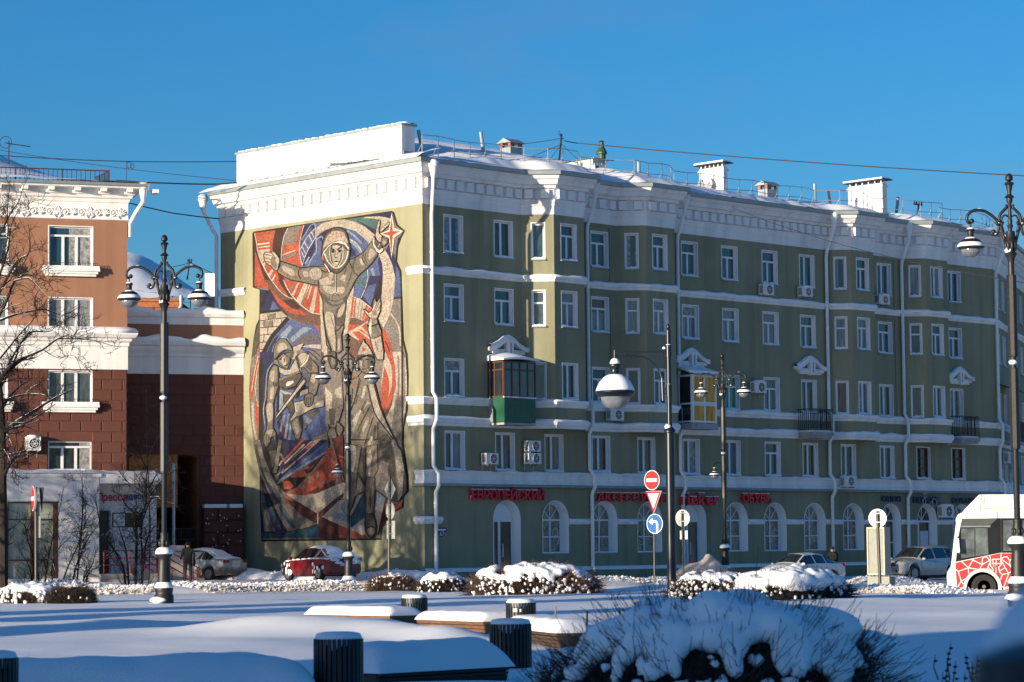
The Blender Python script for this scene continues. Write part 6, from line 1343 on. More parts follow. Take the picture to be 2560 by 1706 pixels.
# advertising stand
Y = 104; q0 = aty(2198, 1440, Y); t = thing('advert_stand', 'pale double-sided advertising stand behind the round sign near the parked cars', 'advert stand', q0)
CRM = mat('stand_cream', (.44, .41, .33), .5, var=.06); CRD = mat('stand_grey', (.24, .25, .22), .5, var=.1)
S = signframe(V((q0.x, Y, 0)), .75); zt_, zb_ = aty(2198, 1322, Y).z, aty(2198, 1434, Y).z
g = G()
for d in (-.16, .10): g.prism([S(-.36, zb_, d), S(.36, zb_, d), S(.36, zt_, d), S(-.36, zt_, d)], S(0, 0, d+.06)-S(0, 0, d))
g.build('panel', CRD, t); g = G()
for x0, x1, z0, z1 in ((-.42, -.36, zb_, zt_), (.36, .42, zb_, zt_), (-.42, .42, zt_, zt_+.06), (-.42, .42, zb_-.06, zb_)): g.prism([S(x0, z0, -.2), S(x1, z0, -.2), S(x1, z1, -.2), S(x0, z1, -.2)], S(0, 0, .2)-S(0, 0, -.2))
g.build('frame', CRM, t); g = G(); g.prism([S(-.42, -.4, -.2), S(.62, -.4, -.2), S(.62, zb_-.12, -.2), S(-.42, zb_-.12, -.2)], S(0, 0, .2)-S(0, 0, -.2)); g.build('foot', CRD, t)
# ================================================================== shop letters
def letters(txt, px0, px1, ytop, ybot, mt, label, off=.1, depth=.14, shear=0, bold=.012, snow=True, cap=None, name='shop_sign'):
    (t0, zt0), (t1, zt1) = fo(px0, ytop, off), fo(px1, ytop, off); z0 = fo(px0, ybot, off)[1]; h = zt0-z0
    root = thing(name, label, 'shop sign', FA(t0, off, z0), 'shop signs above the arched windows')
    ms = []; x = 0
    for c in txt:
        if c == ' ': x += .35; continue
        cu = bpy.data.curves.new('letter', 'FONT'); cu.body = c; cu.size = 1; cu.extrude = .5; cu.offset = bold; cu.resolution_u = 3
        ob = bpy.data.objects.new('letter', cu); me = ob.to_mesh(); xs_ = [v.co.x for v in me.vertices]; ys_ = [v.co.y for v in me.vertices]
        me2 = me.copy() if False else None
        vv = [v.co.copy() for v in me.vertices]; ff = [tuple(p.vertices) for p in me.polygons]; ob.to_mesh_clear(); bpy.data.objects.remove(ob); bpy.data.curves.remove(cu)
        ms.append((x-min(xs_), vv, ff)); x += max(xs_)-min(xs_)+.07
    W_ = x-.07; capz = max(v.y for _, vv, _ in ms[:1] for v in vv) if cap is None else cap
    sx, sz = (t1-t0)/W_, h/capz
    for x0, vv, ff in ms:
        g = G(); g.add([FA(t0+(v.x+x0)*sx+shear*v.y, off+v.z*depth, z0+v.y*sz) for v in vv], ff); l_ = g.build('letter', mt, root, rec=False)
        if snow:
            xa, xb = min(v.x for v in vv)+x0, max(v.x for v in vv)+x0; zt = max(v.y for v in vv)*sz; g = G()
            for k in range(3): g.ball(FA(t0+(xa+(xb-xa)*(.2+.3*k))*sx, off, z0+zt+.01), ((xb-xa)*sx*.2, .06, .028), 7, 5, jit=.3)
            g.build('snow', SNOW, l_, smooth='all')
    return root
letters('ЕВРОПЕЙСКИЙ', 1177, 1360, 1224, 1249, RED, 'raised red Cyrillic shop letters above the first white arched door', .12, .16)
letters('АКСЕССУАРЫ', 1491, 1668, 1232, 1253, RED, 'red Cyrillic shop letters over two arched windows, behind the yield sign', .12, .14, .04)
letters('rieker', 1701, 1796, 1238, 1262, RED, 'large lowercase red Latin shop letters above the second shop door', .14, .16, cap=.56, bold=.02)
letters('ОБУВЬ', 1855, 1924, 1234, 1256, RED, 'short chunky red Cyrillic shop letters right of the tall lamp post', .12, .16, bold=.03)
DBLU = mat('sign_violet', (.03, .03, .10), .45, var=.2)
letters('САЛОН', 2205, 2251, 1240, 1254, DBLU, 'small dark blue shop letters above the tall teal window', .12, .1, snow=False)
pl = letters('ПО', 2284, 2306, 1242, 1258, DBLU, 'dark blue shop letters with a ring emblem over the door with a poster', .12, .1, snow=False)
for tx, a, b in (('ЯРЧЕ', 2309, 2349),):
    r_ = letters(tx, a, b, 1242, 1258, DBLU, None, .12, .1, snow=False)
    for ch in list(r_.children): d_ = r_.location-pl.location; ch.parent = pl; ch.location = ch.location+d_
    bpy.data.objects.remove(r_)
def ringpts(px, py, rp, off): t, z = fo(px, py, off); r = rp/50.; return [FA(t+r*math.cos(k*PI/10), off, z+r*math.sin(k*PI/10)) for k in range(21)]
g = G(); g.tube(ringpts(2313, 1240, 6, .22), .03, 5); g.tube(ringpts(2336, 1257, 10.5, .22), .02, 5); g.tube(ringpts(2311, 1254, 7, .22), .025, 5)
for k in range(6): t, z = fo(2306+2*k, 1233, .2); g.ball(FA(t, .2, z), .05, 6, 4)
g.build('emblem', mat('emblem_grey', (.30, .31, .36), .4, .3), pl)
letters('СЕРЕБРО', 2380, 2440, 1244, 1258, DBLU, 'dark blue shop letters half hidden behind the bus roof', .12, .1, snow=False)
# sign on the pavilion: red word and blue word
def plsign():
    r_ = thing('pavilion_sign', 'red and blue lettering on the white wall of the shop pavilion', 'shop sign', LB(pb+.2, OP-1.38, 3.6)); out = []
    for tx, m, x0, hh, zz in (('Пресса', RED, .15, .36, 3.62), ('здесь', mat('letter_blue', (.05, .04, .22), .4), 1.35, .30, 3.68)):
        x = x0
        for c in tx:
            cu = bpy.data.curves.new('letter', 'FONT'); cu.body = c; cu.size = hh*1.35; cu.extrude = .03; cu.offset = .008; cu.resolution_u = 2
            ob = bpy.data.objects.new('letter', cu); me = ob.to_mesh(); vv = [v.co.copy() for v in me.vertices]; ff = [tuple(p.vertices) for p in me.polygons]; ob.to_mesh_clear(); bpy.data.objects.remove(ob); bpy.data.curves.remove(cu)
            mx = min(v.x for v in vv); wd = max(v.x for v in vv)-mx
            g = G(); g.add([LB(pb+x+(v.x-mx)*.75, OP-1.36+v.z, zz+v.y) for v in vv], ff); g.build('letter', m, r_, rec=False); x += wd*.75+.03
plsign()
# house number plate
g = G(); t0, z1 = fo(1093, 1320, .16); t1, z0 = fo(1117, 1341, .16); g.prism([FA(t0, .12, z1), FA(t1, .12, z1), FA(t1, .12, z1-.16), FA(t1-.12, .12, z1-.2), FA(t1-.22, .12, z0), FA((t0+t1)/2, .12, z0-.05), FA(t0+.22, .12, z0), FA(t0+.12, .12, z1-.2), FA(t0, .12, z1-.16)], nn*.03)
hn = thing('house_number_plate', 'small dark blue plate with number 67 beside the corner drainpipe', 'sign', FA(t0, .12, z0)); g.build('plate', mat('enamel_blue', (.008, .016, .10), .3), hn)
def flat_text(tx, root, t, z, h, off, m, sx=1.):
    cu = bpy.data.curves.new('lettering', 'FONT'); cu.body = tx; cu.size = h; cu.extrude = .004; cu.align_x = 'CENTER'; ob = bpy.data.objects.new('l', cu); me = ob.to_mesh(); g = G(); g.add([FA(t+v.co.x*sx, off+v.co.z, z+v.co.y) for v in me.vertices], [tuple(p.vertices) for p in me.polygons]); ob.to_mesh_clear(); bpy.data.objects.remove(ob); bpy.data.curves.remove(cu); g.build('lettering', m, root, rec=False)
flat_text('67', hn, (t0+t1)/2, z0+.02, .26, .156, SWH); g = G(); g.box(t0+.06, t1-.06, .151, .155, z1-.12, z1-.05, FA); g.build('street_name_line', SWH, hn)
# ================================================================== air conditioners
ACB = mat('ac_white', (.66, .66, .64), .45, var=.08); ACD = mat('ac_dark', (.03, .03, .032), .6, var=.3)
def ac(S, w_, h, label, snow=True, dep=.32, o0=.12):
    """S(x, d, z): box front faces outwards"""
    t = thing('air_conditioner', label, 'air conditioner', S(w_/2, o0, 0), 'air conditioners on the facades')
    g = G(); g.box(0, w_, o0, o0+dep, 0, h, S); b = g.build('body', ACB, t)
    r = min(h*.42, w_*.36); cx, cz = w_*.58, h*.5; F_ = lambda a, rr: S(cx+rr*math.cos(a), o0+dep+.004, cz+rr*math.sin(a))
    g = G(); g.poly([F_(2*PI*k/18, r) for k in range(18)]); fn = g.build('fan_opening', ACD, b)
    g = G(); g.tube([S(cx+r*math.cos(2*PI*k/18), o0+dep+.008, cz+r*math.sin(2*PI*k/18)) for k in range(19)], .014, 5)
    g.tube([S(cx+r*.55*math.cos(2*PI*k/18), o0+dep+.012, cz+r*.55*math.sin(2*PI*k/18)) for k in range(19)], .008, 4)
    for k in range(6): a = k*PI/3; g.tube([S(cx, o0+dep+.012, cz), F_(a, r)], .008, 4)
    g.poly([S(cx+.05*math.cos(k*PI/4), o0+dep+.02, cz+.05*math.sin(k*PI/4)) for k in range(8)]); g.build('fan_guard', ACB, b)
    g = G()
    for k in range(7): z = h*(.18+.1*k); g.box(-.005, -.001, o0+.05, o0+dep-.05, z, z+h*.055, S)
    g.build('side_louvre', ACD, b)
    g = G(); 
    for x in (.1, w_-.14): g.box(x, x+.04, .0, o0+dep, -.06, -.005, S); g.box(x, x+.04, .0, .04, -.3, -.06, S)
    g.build('bracket', GALV, t)
    if snow: g = G(); g.ball(S(w_/2, o0+dep/2, h+.0), (w_*.42, w_*.42, .09), 12, 6, jit=.15); g.build('snow', SNOW, t, smooth='all')
for x0, x1, y0, y1, lb, sn in ((1211, 1241, 1133, 1161, 'white air conditioner under the second window left of the stacked pair', 0), (1317, 1347, 1102, 1129, 'upper of two air conditioners stacked between second-floor windows', 0), (1317, 1348, 1133, 1160, 'lower of two air conditioners stacked between second-floor windows', 0), (1522, 1555, 1023, 1051, 'grey air conditioner directly below the hanging bell lamp', 0), (1904, 1930, 710, 737, 'air conditioner with a loose cable under a top-floor window, left one of two', 0), (2001, 2027, 717, 741, 'snow-topped air conditioner with a curved cable, right one of two under top-floor windows', 1), (1882, 1911, 954, 982, 'round-topped white air conditioner left of a third-floor window, near the tall lamp', 1), (2193, 2220, 737, 760, 'snowy air conditioner below the top-floor window between two bays', 1), (2107, 2134, 1191, 1217, 'boxy air conditioner hanging on the white belt below a second-floor window', 0), (2351, 2380, 1264, 1294, 'air conditioner on the ground-floor wall next to the bus roof', 1)):
    t0, z0 = fo(x0, y1, .3); t1, _ = fo(x1, y1, .3); z1 = fo(x0, y0, .3)[1]; ac(lambda x, d, z, a=t0, c=z0: FA(a+x, d, c+z), max(.6, t1-t0), z1-z0, lb, sn)
for x0, x1, y0, y1, lb in ((2512, 2526, 1128, 1158, 'air conditioner on the turned wing wall left of the lamp post'), (2533, 2541, 1142, 1168, 'smaller air conditioner on the turned wing wall half behind the lamp post')):
    SW0 = SWu; n_ = (SW0(0, 1, 0)-SW0(0, 0, 0)); P0 = SW0(0, .2, 0); d_ = (SW0(1, 0, 0)-SW0(0, 0, 0)); A_ = onp(x0, y1, P0, n_); ac(lambda x, d, z, s_=(A_-SW0(0, 0, 0)).dot(d_), c=A_.z: SW0(s_+x, d, c+z), .9, .62, lb, False)
a0, z0 = lo(64, 1127, 2.4); a1, z1 = lo(102, 1092, 2.4); ac(lambda x, d, z: LB(a0+x, 2+d, z0+z), a1-a0, z1-z0, 'snow-topped air conditioner on the dark brown block wall behind the big bare tree', True)
# ================================================================== aerials, wires, dish
WIRE = mat('black_cable', (.02, .022, .025), .6)
def wire(pts, label, r=.02, nm='overhead_wire'):
    P = [aty(*p) for p in pts]; P2 = []
    for a, b in zip(P, P[1:]):
        for k in range(6): q = k/6; P2.append(a.lerp(b, q)-V((0, 0, .15*4*q*(1-q)*min(1, (b-a).length/30))))
    P2.append(P[-1]); g = G(); g.tube(P2, r, 5); o = g.build(nm, WIRE); tag(o, label, 'wire', 'overhead wires'); return o
wire([(1410, 352, 120), (1440, 358, 122), (2560, 440, 118)], 'long overhead wire from the roof mast across the sky to the right edge', .026)
wire([(-20, 388, 118), (310, 404, 119), (592, 404, 120)], 'topmost wire between the brown roof and the white parapet', .022)
wire([(290, 452, 119), (430, 459, 120), (540, 461, 121), (592, 457, 121)], 'doubled wire sagging low between the brown roof and the parapet', .035)
wire([(-20, 372, 118), (220, 410, 119), (590, 452, 121)], 'thin wire slanting down across the gap between the buildings', .012)
wire([(315, 506, 120), (430, 533, 122), (552, 548, 124)], 'cable from the brown eave to the green block at cornice height', .03)
wire([(1310, 360, 121), (1400, 347, 119)], 'short wire from the vent to the mast on the roof', .018)
wire([(317, 404, 119), (315, 470, 119.5), (313, 560, 120), (306, 640, 120)], 'slack vertical cable with a coil beside the brown building', .014)
wire([(1830, 518, 121), (2000, 580, 110), (2560, 707, 60)], 'street cable running from the cornice down towards the right lamp', .012)
g = G()
for c, r in (((322, 413), 5), ((331, 416), 4)): P = aty(*c, 119); g.tube([P+V((r/55*math.cos(k*PI/8), 0, r*1.6/55*math.sin(k*PI/8))) for k in range(17)], .014, 4)
o = g.build('cable_coil', WIRE); tag(o, 'loop of spare cable hanging on the wires left of the white parapet', 'wire', 'overhead wires')
t, z = fo(1395, 398, -6); m0 = FA(t, -6, z-.6); mast = thing('roof_mast', 'leaning dark roof mast with stays in the middle of the snowy roof', 'mast', m0)
g = G(); tp = onp(1404, 336, m0, nn); g.tube([m0, tp], .05, 6); g.build('pole', DARKM, mast)
g = G()
for dx, dz in ((-.6, 0), (-.4, .15), (.4, -.2)): g.tube([tp-V((0, 0, .2+.1*dx)), tp+uu*dx*.4+V((0, 0, dz))], .02, 4)
g.build('insulator_arm', DARKM, mast); g = G()
for x in (-3.2, -1.5, 1.6): g.tube([tp-V((0, 0, .5)), FA(t+x, -5.4, z-.5)], .012, 4)
g.build('stay_wire', WIRE, mast)
S1t, S1of, S1on, S1z = S1; dish = thing('satellite_dish', 'grey satellite dish on the sunlit face of the first white chimney', 'satellite dish', FA(S1t-.1, (S1of+S1on)/2, S1z-1.1)); g = G(); D_ = Matrix.Rotation(0, 3, 'X'); ax = (-uu*.8-nn*-.3+V((0, 0, .3))).normalized(); fr_ = ax.to_track_quat('Z', 'Y').to_matrix()
g.lathe([(0, 0), (.2, .03), (.36, .10), (.40, .14), (.36, .11), (0, .01)], FA(S1t-.3, (S1of+S1on)/2-.1, S1z-1.05), 20, fr=fr_); g.build('reflector', mat('dish_grey', (.4, .41, .43), .5, .2), dish, smooth='all')
g = G(); c_ = FA(S1t-.3, (S1of+S1on)/2-.1, S1z-1.05); g.tube([FA(S1t, (S1of+S1on)/2-.1, S1z-1.2), c_], .025, 5); g.tube([c_-V((0, 0, .35))+ax*.1, c_+ax*.5], .014, 4); g.ball(c_+ax*.5, .05, 6, 4); g.build('feed_arm', DARKM, dish)
ant = thing('tv_aerial', 'small television aerial above the snowy roof at the far left', 'aerial', aty(22, 400, 122)); g = G(); a = aty(22, 398, 122); b = aty(22, 352, 122); g.tube([a-V((0, 0, .8)), b], .03, 5); g.build('mast', DARKM, ant); g = G()
g.tube([aty(14, 358, 122), aty(75, 367, 123)], .02, 4)
for k in range(5): x = 17+8*k; g.tube([aty(x, 358+1.3*k, 121.4), aty(x+1, 358+1.3*k, 122.8)], .014, 4)
g.tube([aty(22, 356, 122)+V((.28*math.cos(k*PI/6)-.15, 0, .28*math.sin(k*PI/6))) for k in range(13)], .014, 4); g.build('elements', DARKM, ant)
t2_ = thing('tv_aerial', 'stubby roof aerial with insulators over the right part of the snowy roof', 'aerial', FA(*[fo(2290, 540, -3)[0], -3, fo(2290, 540, -3)[1]])); g = G(); a = FA(fo(2290, 540, -3)[0], -3, fo(2290, 540, -3)[1]-.3); b = FA(fo(2297, 512, -3)[0], -3, fo(2297, 512, -3)[1]); g.tube([a, b], .05, 6); g.build('mast', DARKM, t2_); g = G(); g.box(-.45, .3, -.04, .04, -.04, .04, lambda x, y, z: b+uu*x+nn*y+V((0, 0, z)));
for x in (-.4, -.2, .05, .25): g.ball(b+uu*x+V((0, 0, .12)), (.05, .05, .09), 6, 4)
g.build('elements', DARKM, t2_)
t3_ = thing('roof_mast', 'thin roof mast with two insulators behind the gateway, above the left lamp', 'mast', aty(469, 695, 158)); g = G(); g.tube([aty(468, 700, 158), aty(474, 654, 158)], .05, 5); g.build('pole', DARKM, t3_); g = G(); g.tube([aty(469, 655, 158), aty(480, 656, 158)], .04, 4)
for x in (470, 474, 479): g.ball(aty(x, 651, 158), (.05, .05, .09), 6, 4)
g.tube([aty(474, 658, 158), aty(433, 668, 158)], .02, 4); g.tube([aty(475, 657, 158), aty(545, 690, 158)], .02, 4); g.build('insulator_arm', DARKM, t3_)
# ================================================================== cars
random.seed(31)
GLC = mat('car_glass', (.012, .016, .02), .06, var=.3, scale=2, spec=.8, coat=.5); TYRE = RUBBER; RIM = mat('alloy', (.35, .36, .37), .35, .8, var=.15); PLATE = mat('number_plate', (.6, .61, .62), .45, var=.05)
TAIL = mat('tail_light', (.30, .012, .015), .2, var=.2, coat=.5); HEAD = mat('head_light', (.35, .37, .4), .12, .3, var=.3, scale=14, coat=.6); PLB = mat('black_plastic', (.02, .02, .021), .6, var=.2)
def lerp_tab(tab, x):
    for a, b in zip(tab, tab[1:]):
        if a[0] <= x <= b[0]:
            q = (x-a[0])/(b[0]-a[0]); return [u_+(v_-u_)*q for u_, v_ in zip(a, b)]
    return list(tab[-1] if x > tab[-1][0] else tab[0])
def car(label, loc, rz, tab, W, wheels, rw, paint, sidewin, screens, roofx, snow=(), seams=(), group=None, extra=None, grime=None):
    """tab rows: x, width factor, floor, belt, top, roof half width.  Forward is +x"""
    t = thing('parked_car', label, 'car', loc, group, local=True, rz=rz); hw = W/2
    xs_ = sorted({r[0] for r in tab} | {wx+d for wx in wheels for d in (-rw*1.12, -rw*1.0, -rw*.8, -rw*.45, 0, rw*.45, rw*.8, rw*1.0, rw*1.12)} | {tab[0][0]+(tab[-1][0]-tab[0][0])*k/26 for k in range(27)})
    def sect(x):
        _, wf, fl, be, tp, ro = lerp_tab(tab, x); w_ = hw*wf; zb = fl
        for wx in wheels:
            d = abs(x-wx)
            if d < rw*1.12: zb = max(zb, rw*.95+math.sqrt(max(0, (rw*1.12)**2-d*d)))
        zb = min(zb, be-.12); ro_ = ro*hw; zm = max(zb+.02, .45*be+.12); zk = min(be-.02, zb+.10)
        return [(0, zb), (w_*.90, zb), (w_*.975, zk), (w_*1.0, max(zm, zk+.01)), (w_*.965, be), (ro_, tp-.07), (ro_*.72, tp-.012), (0, tp+.012)]
    S_ = [sect(x) for x in xs_]; n = 8
    def loop(s): return [V((0, y, z)) for y, z in s]+[V((0, -y, z)) for y, z in s[1:-1][::-1]]
    g = G(); m = 2*n-2; vv = []
    for x, s in zip(xs_, S_): vv += [V((x, p.y, p.z)) for p in loop(s)]
    g.add(vv, [(i*m+j, i*m+(j+1) % m, (i+1)*m+(j+1) % m, (i+1)*m+j) for i in range(len(xs_)-1) for j in range(m)]+[list(range(m)), [(len(xs_)-1)*m+j for j in range(m)][::-1]])
    b = g.build('body', paint, t, smooth=32)
    def at(x, i, side): s = sect(x); return V((x, s[i][0]*side, s[i][1]))
    def strip(x0, x1, side, k0=.08, k1=.94, off=.007):
        g = G(); N_ = 8; vv = []
        for k in range(N_+1):
            x = x0+(x1-x0)*k/N_; a, c = at(x, 4, side), at(x, 5, side)
            for q in (k0, k1): vv.append(a.lerp(c, q)+V((0, side*off, off*.3)))
        g.add(vv, [(2*k, 2*k+1, 2*k+3, 2*k+2) for k in range(N_)]); return g
    for x0, x1 in sidewin:
        for side in (1, -1): strip(x0, x1, side).build('side_window', GLC, t, smooth='all')
    for x0, x1, nm in screens:
        g = G(); vv = []; N_ = 6; 
        for k in range(N_+1):
            q = .06+.88*k/N_; x = x0+(x1-x0)*q; s = sect(x)
            pts_ = [(s[5][0]*.93, s[5][1]+.03), (s[6][0], s[6][1]), (0, s[7][1]), (-s[6][0], s[6][1]), (-s[5][0]*.93, s[5][1]+.03)]
            vv += [V((x+(.02 if x1 < x0 else -.02)*0+(.012 if nm == 'windscreen' else -.012), y, z+.012)) for y, z in pts_]
        g.add(vv, [(5*k+j, 5*k+j+1, 5*k+j+6, 5*k+j+5) for k in range(N_) for j in range(4)]); g.build(nm, GLC, t, smooth='all')
    for wx in wheels:
        for side in (1, -1):
            y = side*(hw-.11); fr = Matrix.Rotation(PI/2*-side, 3, 'X'); g = G()
            g.lathe([(rw*.62, -.10), (rw*.9, -.11), (rw, -.07), (rw, .07), (rw*.92, .10), (rw*.66, .10), (rw*.62, .06)], (wx, y, rw), 26, fr=fr); wl_ = g.build('wheel', TYRE, t, smooth=40)
            g = G(); g.lathe([(rw*.66, .085), (rw*.6, .095), (rw*.56, .05), (rw*.3, .03), (0, .03)], (wx, y, rw), 22, fr=fr)
            for k in range(5):
                a = 2*PI*k/5+.3; dx, dz = math.cos(a), math.sin(a); px, pz = -dz, dx
                q = lambda r, w_, d: V((wx+dx*r+px*w_, y+side*d, rw+dz*r+pz*w_))
                g.add([q(.05, -.035, .09), q(.05, .035, .09), q(rw*.6, .028, .088), q(rw*.6, -.028, .088)], [(0, 1, 2, 3)])
            g.lathe([(.06, .09), (.05, .1), (0, .1)], (wx, y, rw), 10, fr=fr); g.build('rim', RIM, wl_, smooth=40)
            g = G(); g.lathe([(rw*.55, .02), (0, .021)], (wx, y, rw), 16, fr=fr); g.build('brake', PLB, wl_)
    g = G(); g.box(wheels[0]+.2, wheels[1]-.2, -hw*.8, hw*.8, .18, .3); g.box(wheels[0]-rw, wheels[1]+rw, -hw*.68, hw*.68, .25, .62); g.build('underbody', PLB, t)
    for side in (1, -1):     # mirrors, seams, handles
        xm = screens[0][0]-.18; s = at(xm, 4, side); g = G(); g.ball((xm, s.y+side*.10, s.z+.06), (.07, .12, .075), 10, 6); g.tube([s, (xm, s.y+side*.08, s.z+.03)], .025, 6); g.build('mirror', paint, t, smooth='all')
        for x in seams:
            p0, p1 = at(x, 2, side), at(x, 4, side); pm = at(x, 3, side); g = G()
            g.tube([p0+V((0, side*.002, 0)), pm+V((0, side*.002, 0)), p1+V((0, side*.002, 0))], .006, 4); g.build('door_seam', PLB, t)
        for x in seams[1:]:
            p = at(x+.12, 4, side)-V((0, 0, .09)); g = G(); g.ball((p.x, p.y+side*.02, p.z), (.09, .02, .018), 8, 5); g.build('door_handle', paint, t, smooth='all')
    xr, xf = tab[0][0], tab[-1][0]
    g = G(); g.box(xr-.012, xr+.0, -.26, .26, .62, .74); g.build('number_plate', PLATE, t)
    for x0, x1, thick, seed in snow:
        g = G(); N_, M_ = 16, 10; vv = []
        for k in range(N_+1):
            x = x0+(x1-x0)*k/N_; s = sect(x)
            for j in range(M_+1):
                q = -1+2*j/M_; aq = abs(q); y0 = s[5][0]*1.0
                z = s[7][1]-(s[7][1]-s[6][1])*min(1, aq/.72)-(max(0, aq-.72)/.28)*(s[6][1]-s[5][1])
                e = min(1, 6*(1-aq)+.05)*min(1, 5*min(k, N_-k)/N_+.05); vv.append(V((x, y0*q*.98, z+.006+thick*e*(1+.8*nz(x*2.2, y0*q*2.2, 1, seed)))))
        g.add(vv, [(k*(M_+1)+j, k*(M_+1)+j+1, (k+1)*(M_+1)+j+1, (k+1)*(M_+1)+j) for k in range(N_) for j in range(M_)]); g.build('snow', SNOWSM, t, smooth='all')
    return t, at, sect
def quadlamp(t, name, m, pts):
    g = G(); c = sum((V(p) for p in pts), V())/len(pts); g.add([V(p) for p in pts], [range(len(pts))]); g.build(name, m, t)
SEDAN = [(-2.25, .80, .34, .66, .78, .62), (-2.2, .90, .30, .80, .97, .66), (-1.95, .95, .26, .92, 1.04, .70), (-1.6, .98, .22, .94, 1.07, .70), (-.95, 1.0, .19, .94, 1.40, .60), (-.35, 1.0, .19, .93, 1.46, .60), (.4, 1.0, .19, .90, 1.42, .60), (1.1, 1.0, .19, .88, 1.0, .74), (1.65, .98, .2, .80, .92, .74), (2.0, .93, .22, .70, .80, .70), (2.18, .84, .25, .58, .68, .62), (2.25, .70, .32, .52, .58, .5)]
SUV = [(-2.35, .82, .42, .80, .98, .62), (-2.28, .90, .36, .95, 1.25, .66), (-2.05, .95, .32, 1.05, 1.58, .62), (-1.6, .99, .3, 1.06, 1.67, .66), (-.4, 1., .27, 1.04, 1.70, .68), (.35, 1., .27, 1.02, 1.64, .68), (1.05, 1., .27, 1.0, 1.12, .78), (1.7, .98, .3, .95, 1.07, .78), (2.15, .94, .32, .85, .98, .76), (2.3, .88, .36, .70, .84, .7), (2.36, .8, .42, .6, .7, .62)]
def paint(name, col, metal=.2, rough=.28, var=.06): return mat(name, col, rough, metal, var=var, scale=2.5, coat=.6)
def dirty_paint(name, col, dirt):
    m = paint(name, col); N, L = m.node_tree.nodes, m.node_tree.links; b = N['Principled BSDF']; tc = N.new('ShaderNodeTexCoord'); sx = N.new('ShaderNodeSeparateXYZ'); L.new(tc.outputs['Object'], sx.inputs[0])
    n = N.new('ShaderNodeTexNoise'); n.inputs['Scale'].default_value = 4; n.inputs['Detail'].default_value = 6; L.new(tc.outputs['Object'], n.inputs['Vector'])
    a = N.new('ShaderNodeMath'); a.operation = 'MULTIPLY_ADD'; a.inputs[1].default_value = .5; L.new(n.outputs['Fac'], a.inputs[0]); L.new(sx.outputs[2], a.inputs[2])
    r = N.new('ShaderNodeMapRange'); r.inputs['From Min'].default_value = .72; r.inputs['From Max'].default_value = .98; r.inputs['To Min'].default_value = 1; r.inputs['To Max'].default_value = 0; L.new(a.outputs[0], r.inputs['Value'])
    mx = N.new('ShaderNodeMix'); mx.data_type = 'RGBA'; mx.inputs[6].default_value = (*col, 1); mx.inputs[7].default_value = (*dirt, 1); L.new(r.outputs[0], mx.inputs[0]); L.new(mx.outputs[2], b.inputs['Base Color'])
    r2 = N.new('ShaderNodeMapRange'); r2.inputs['To Min'].default_value = .28; r2.inputs['To Max'].default_value = .8; L.new(r.outputs[0], r2.inputs['Value']); L.new(r2.outputs[0], b.inputs['Roughness']); return m
def heading(dx, dy): return math.atan2(dy, dx)
G_CARS = 'cars parked in front of the buildings'
SW_ = [(-1.42, -.86), (-.80, -.12), (-.04, .86)]; SC_ = [(1.1, .42, 'windscreen'), (-1.6, -.95, 'rear_window')]
# red sedan by the gable, rear towards the camera
q = aty(800, 1452, 112.5); az = heading(-.56, .83)
t, at, sect = car('dark red saloon car covered with patches of snow, parked below the mosaic', (q.x, q.y, gz(q.x, q.y)-.02), az, [[r[0]*.96]+r[1:] for r in map(list, SEDAN)], 1.72, (-1.30, 1.32), .315, paint('red_paint', (.16, .008, .012), .15), SW_, SC_, None, snow=((-1.7, .05, .022, 3), (1.3, 2.0, .02, 4), (-2.12, -1.55, .06, 5)), seams=(-.82, -.08, .9), group=G_CARS)
for s_ in (1, -1): quadlamp(t, 'tail_light', TAIL, [(-2.14, s_*.80, .98), (-2.19, s_*.58, .96), (-2.19, s_*.56, .84), (-2.12, s_*.83, .82)])
g = G()
for k in range(26): g.ball((-2.12+random.uniform(-.05, .03), random.uniform(-.72, .72), random.uniform(.72, .98)), (.07, .16, .06), 8, 5, jit=.4)
for k in range(14): 
    x = random.uniform(-2., 1.9); s = sect(x); g.ball((x, s[4][0]+.0, s[4][1]), (.2, .03, .03), 8, 4, jit=.6)
for k in range(22):
    x = random.choice([-1.3, 1.32])+random.uniform(-.5, .5); g.ball((x, .85, random.uniform(.3, .75)), (.06, .02, .09), 6, 4, jit=.5)
g.build('snow', SNOWSM, t, smooth='all')
# silver sedan at the gateway, dirty flanks
q = aty(500, 1455, 119.5); az = heading(-.80, .60)
t, at, sect = car('silver saloon car with mud-brown lower flanks, behind the walking man', (q.x, q.y, gz(q.x, q.y)-.03), az, [[r[0]*.98]+r[1:] for r in map(list, SEDAN)], 1.75, (-1.30, 1.34), .32, dirty_paint('dirty_silver', (.42, .45, .46), (.16, .12, .085)), SW_, SC_, None, snow=((-1.6, -.9, .04, 6), (-.9, .5, .02, 8), (-2.1, -1.6, .03, 9)), seams=(-.82, -.08, .9), group=G_CARS)
for s_ in (1, -1): quadlamp(t, 'tail_light', TAIL, [(-2.19, s_*.80, .97), (-2.232, s_*.45, .93), (-2.232, s_*.45, .82), (-2.17, s_*.82, .80)])
g = G(); g.box(-2.226, -2.22, -.26, .26, .78, .90); g.build('number_plate', PLATE, t)
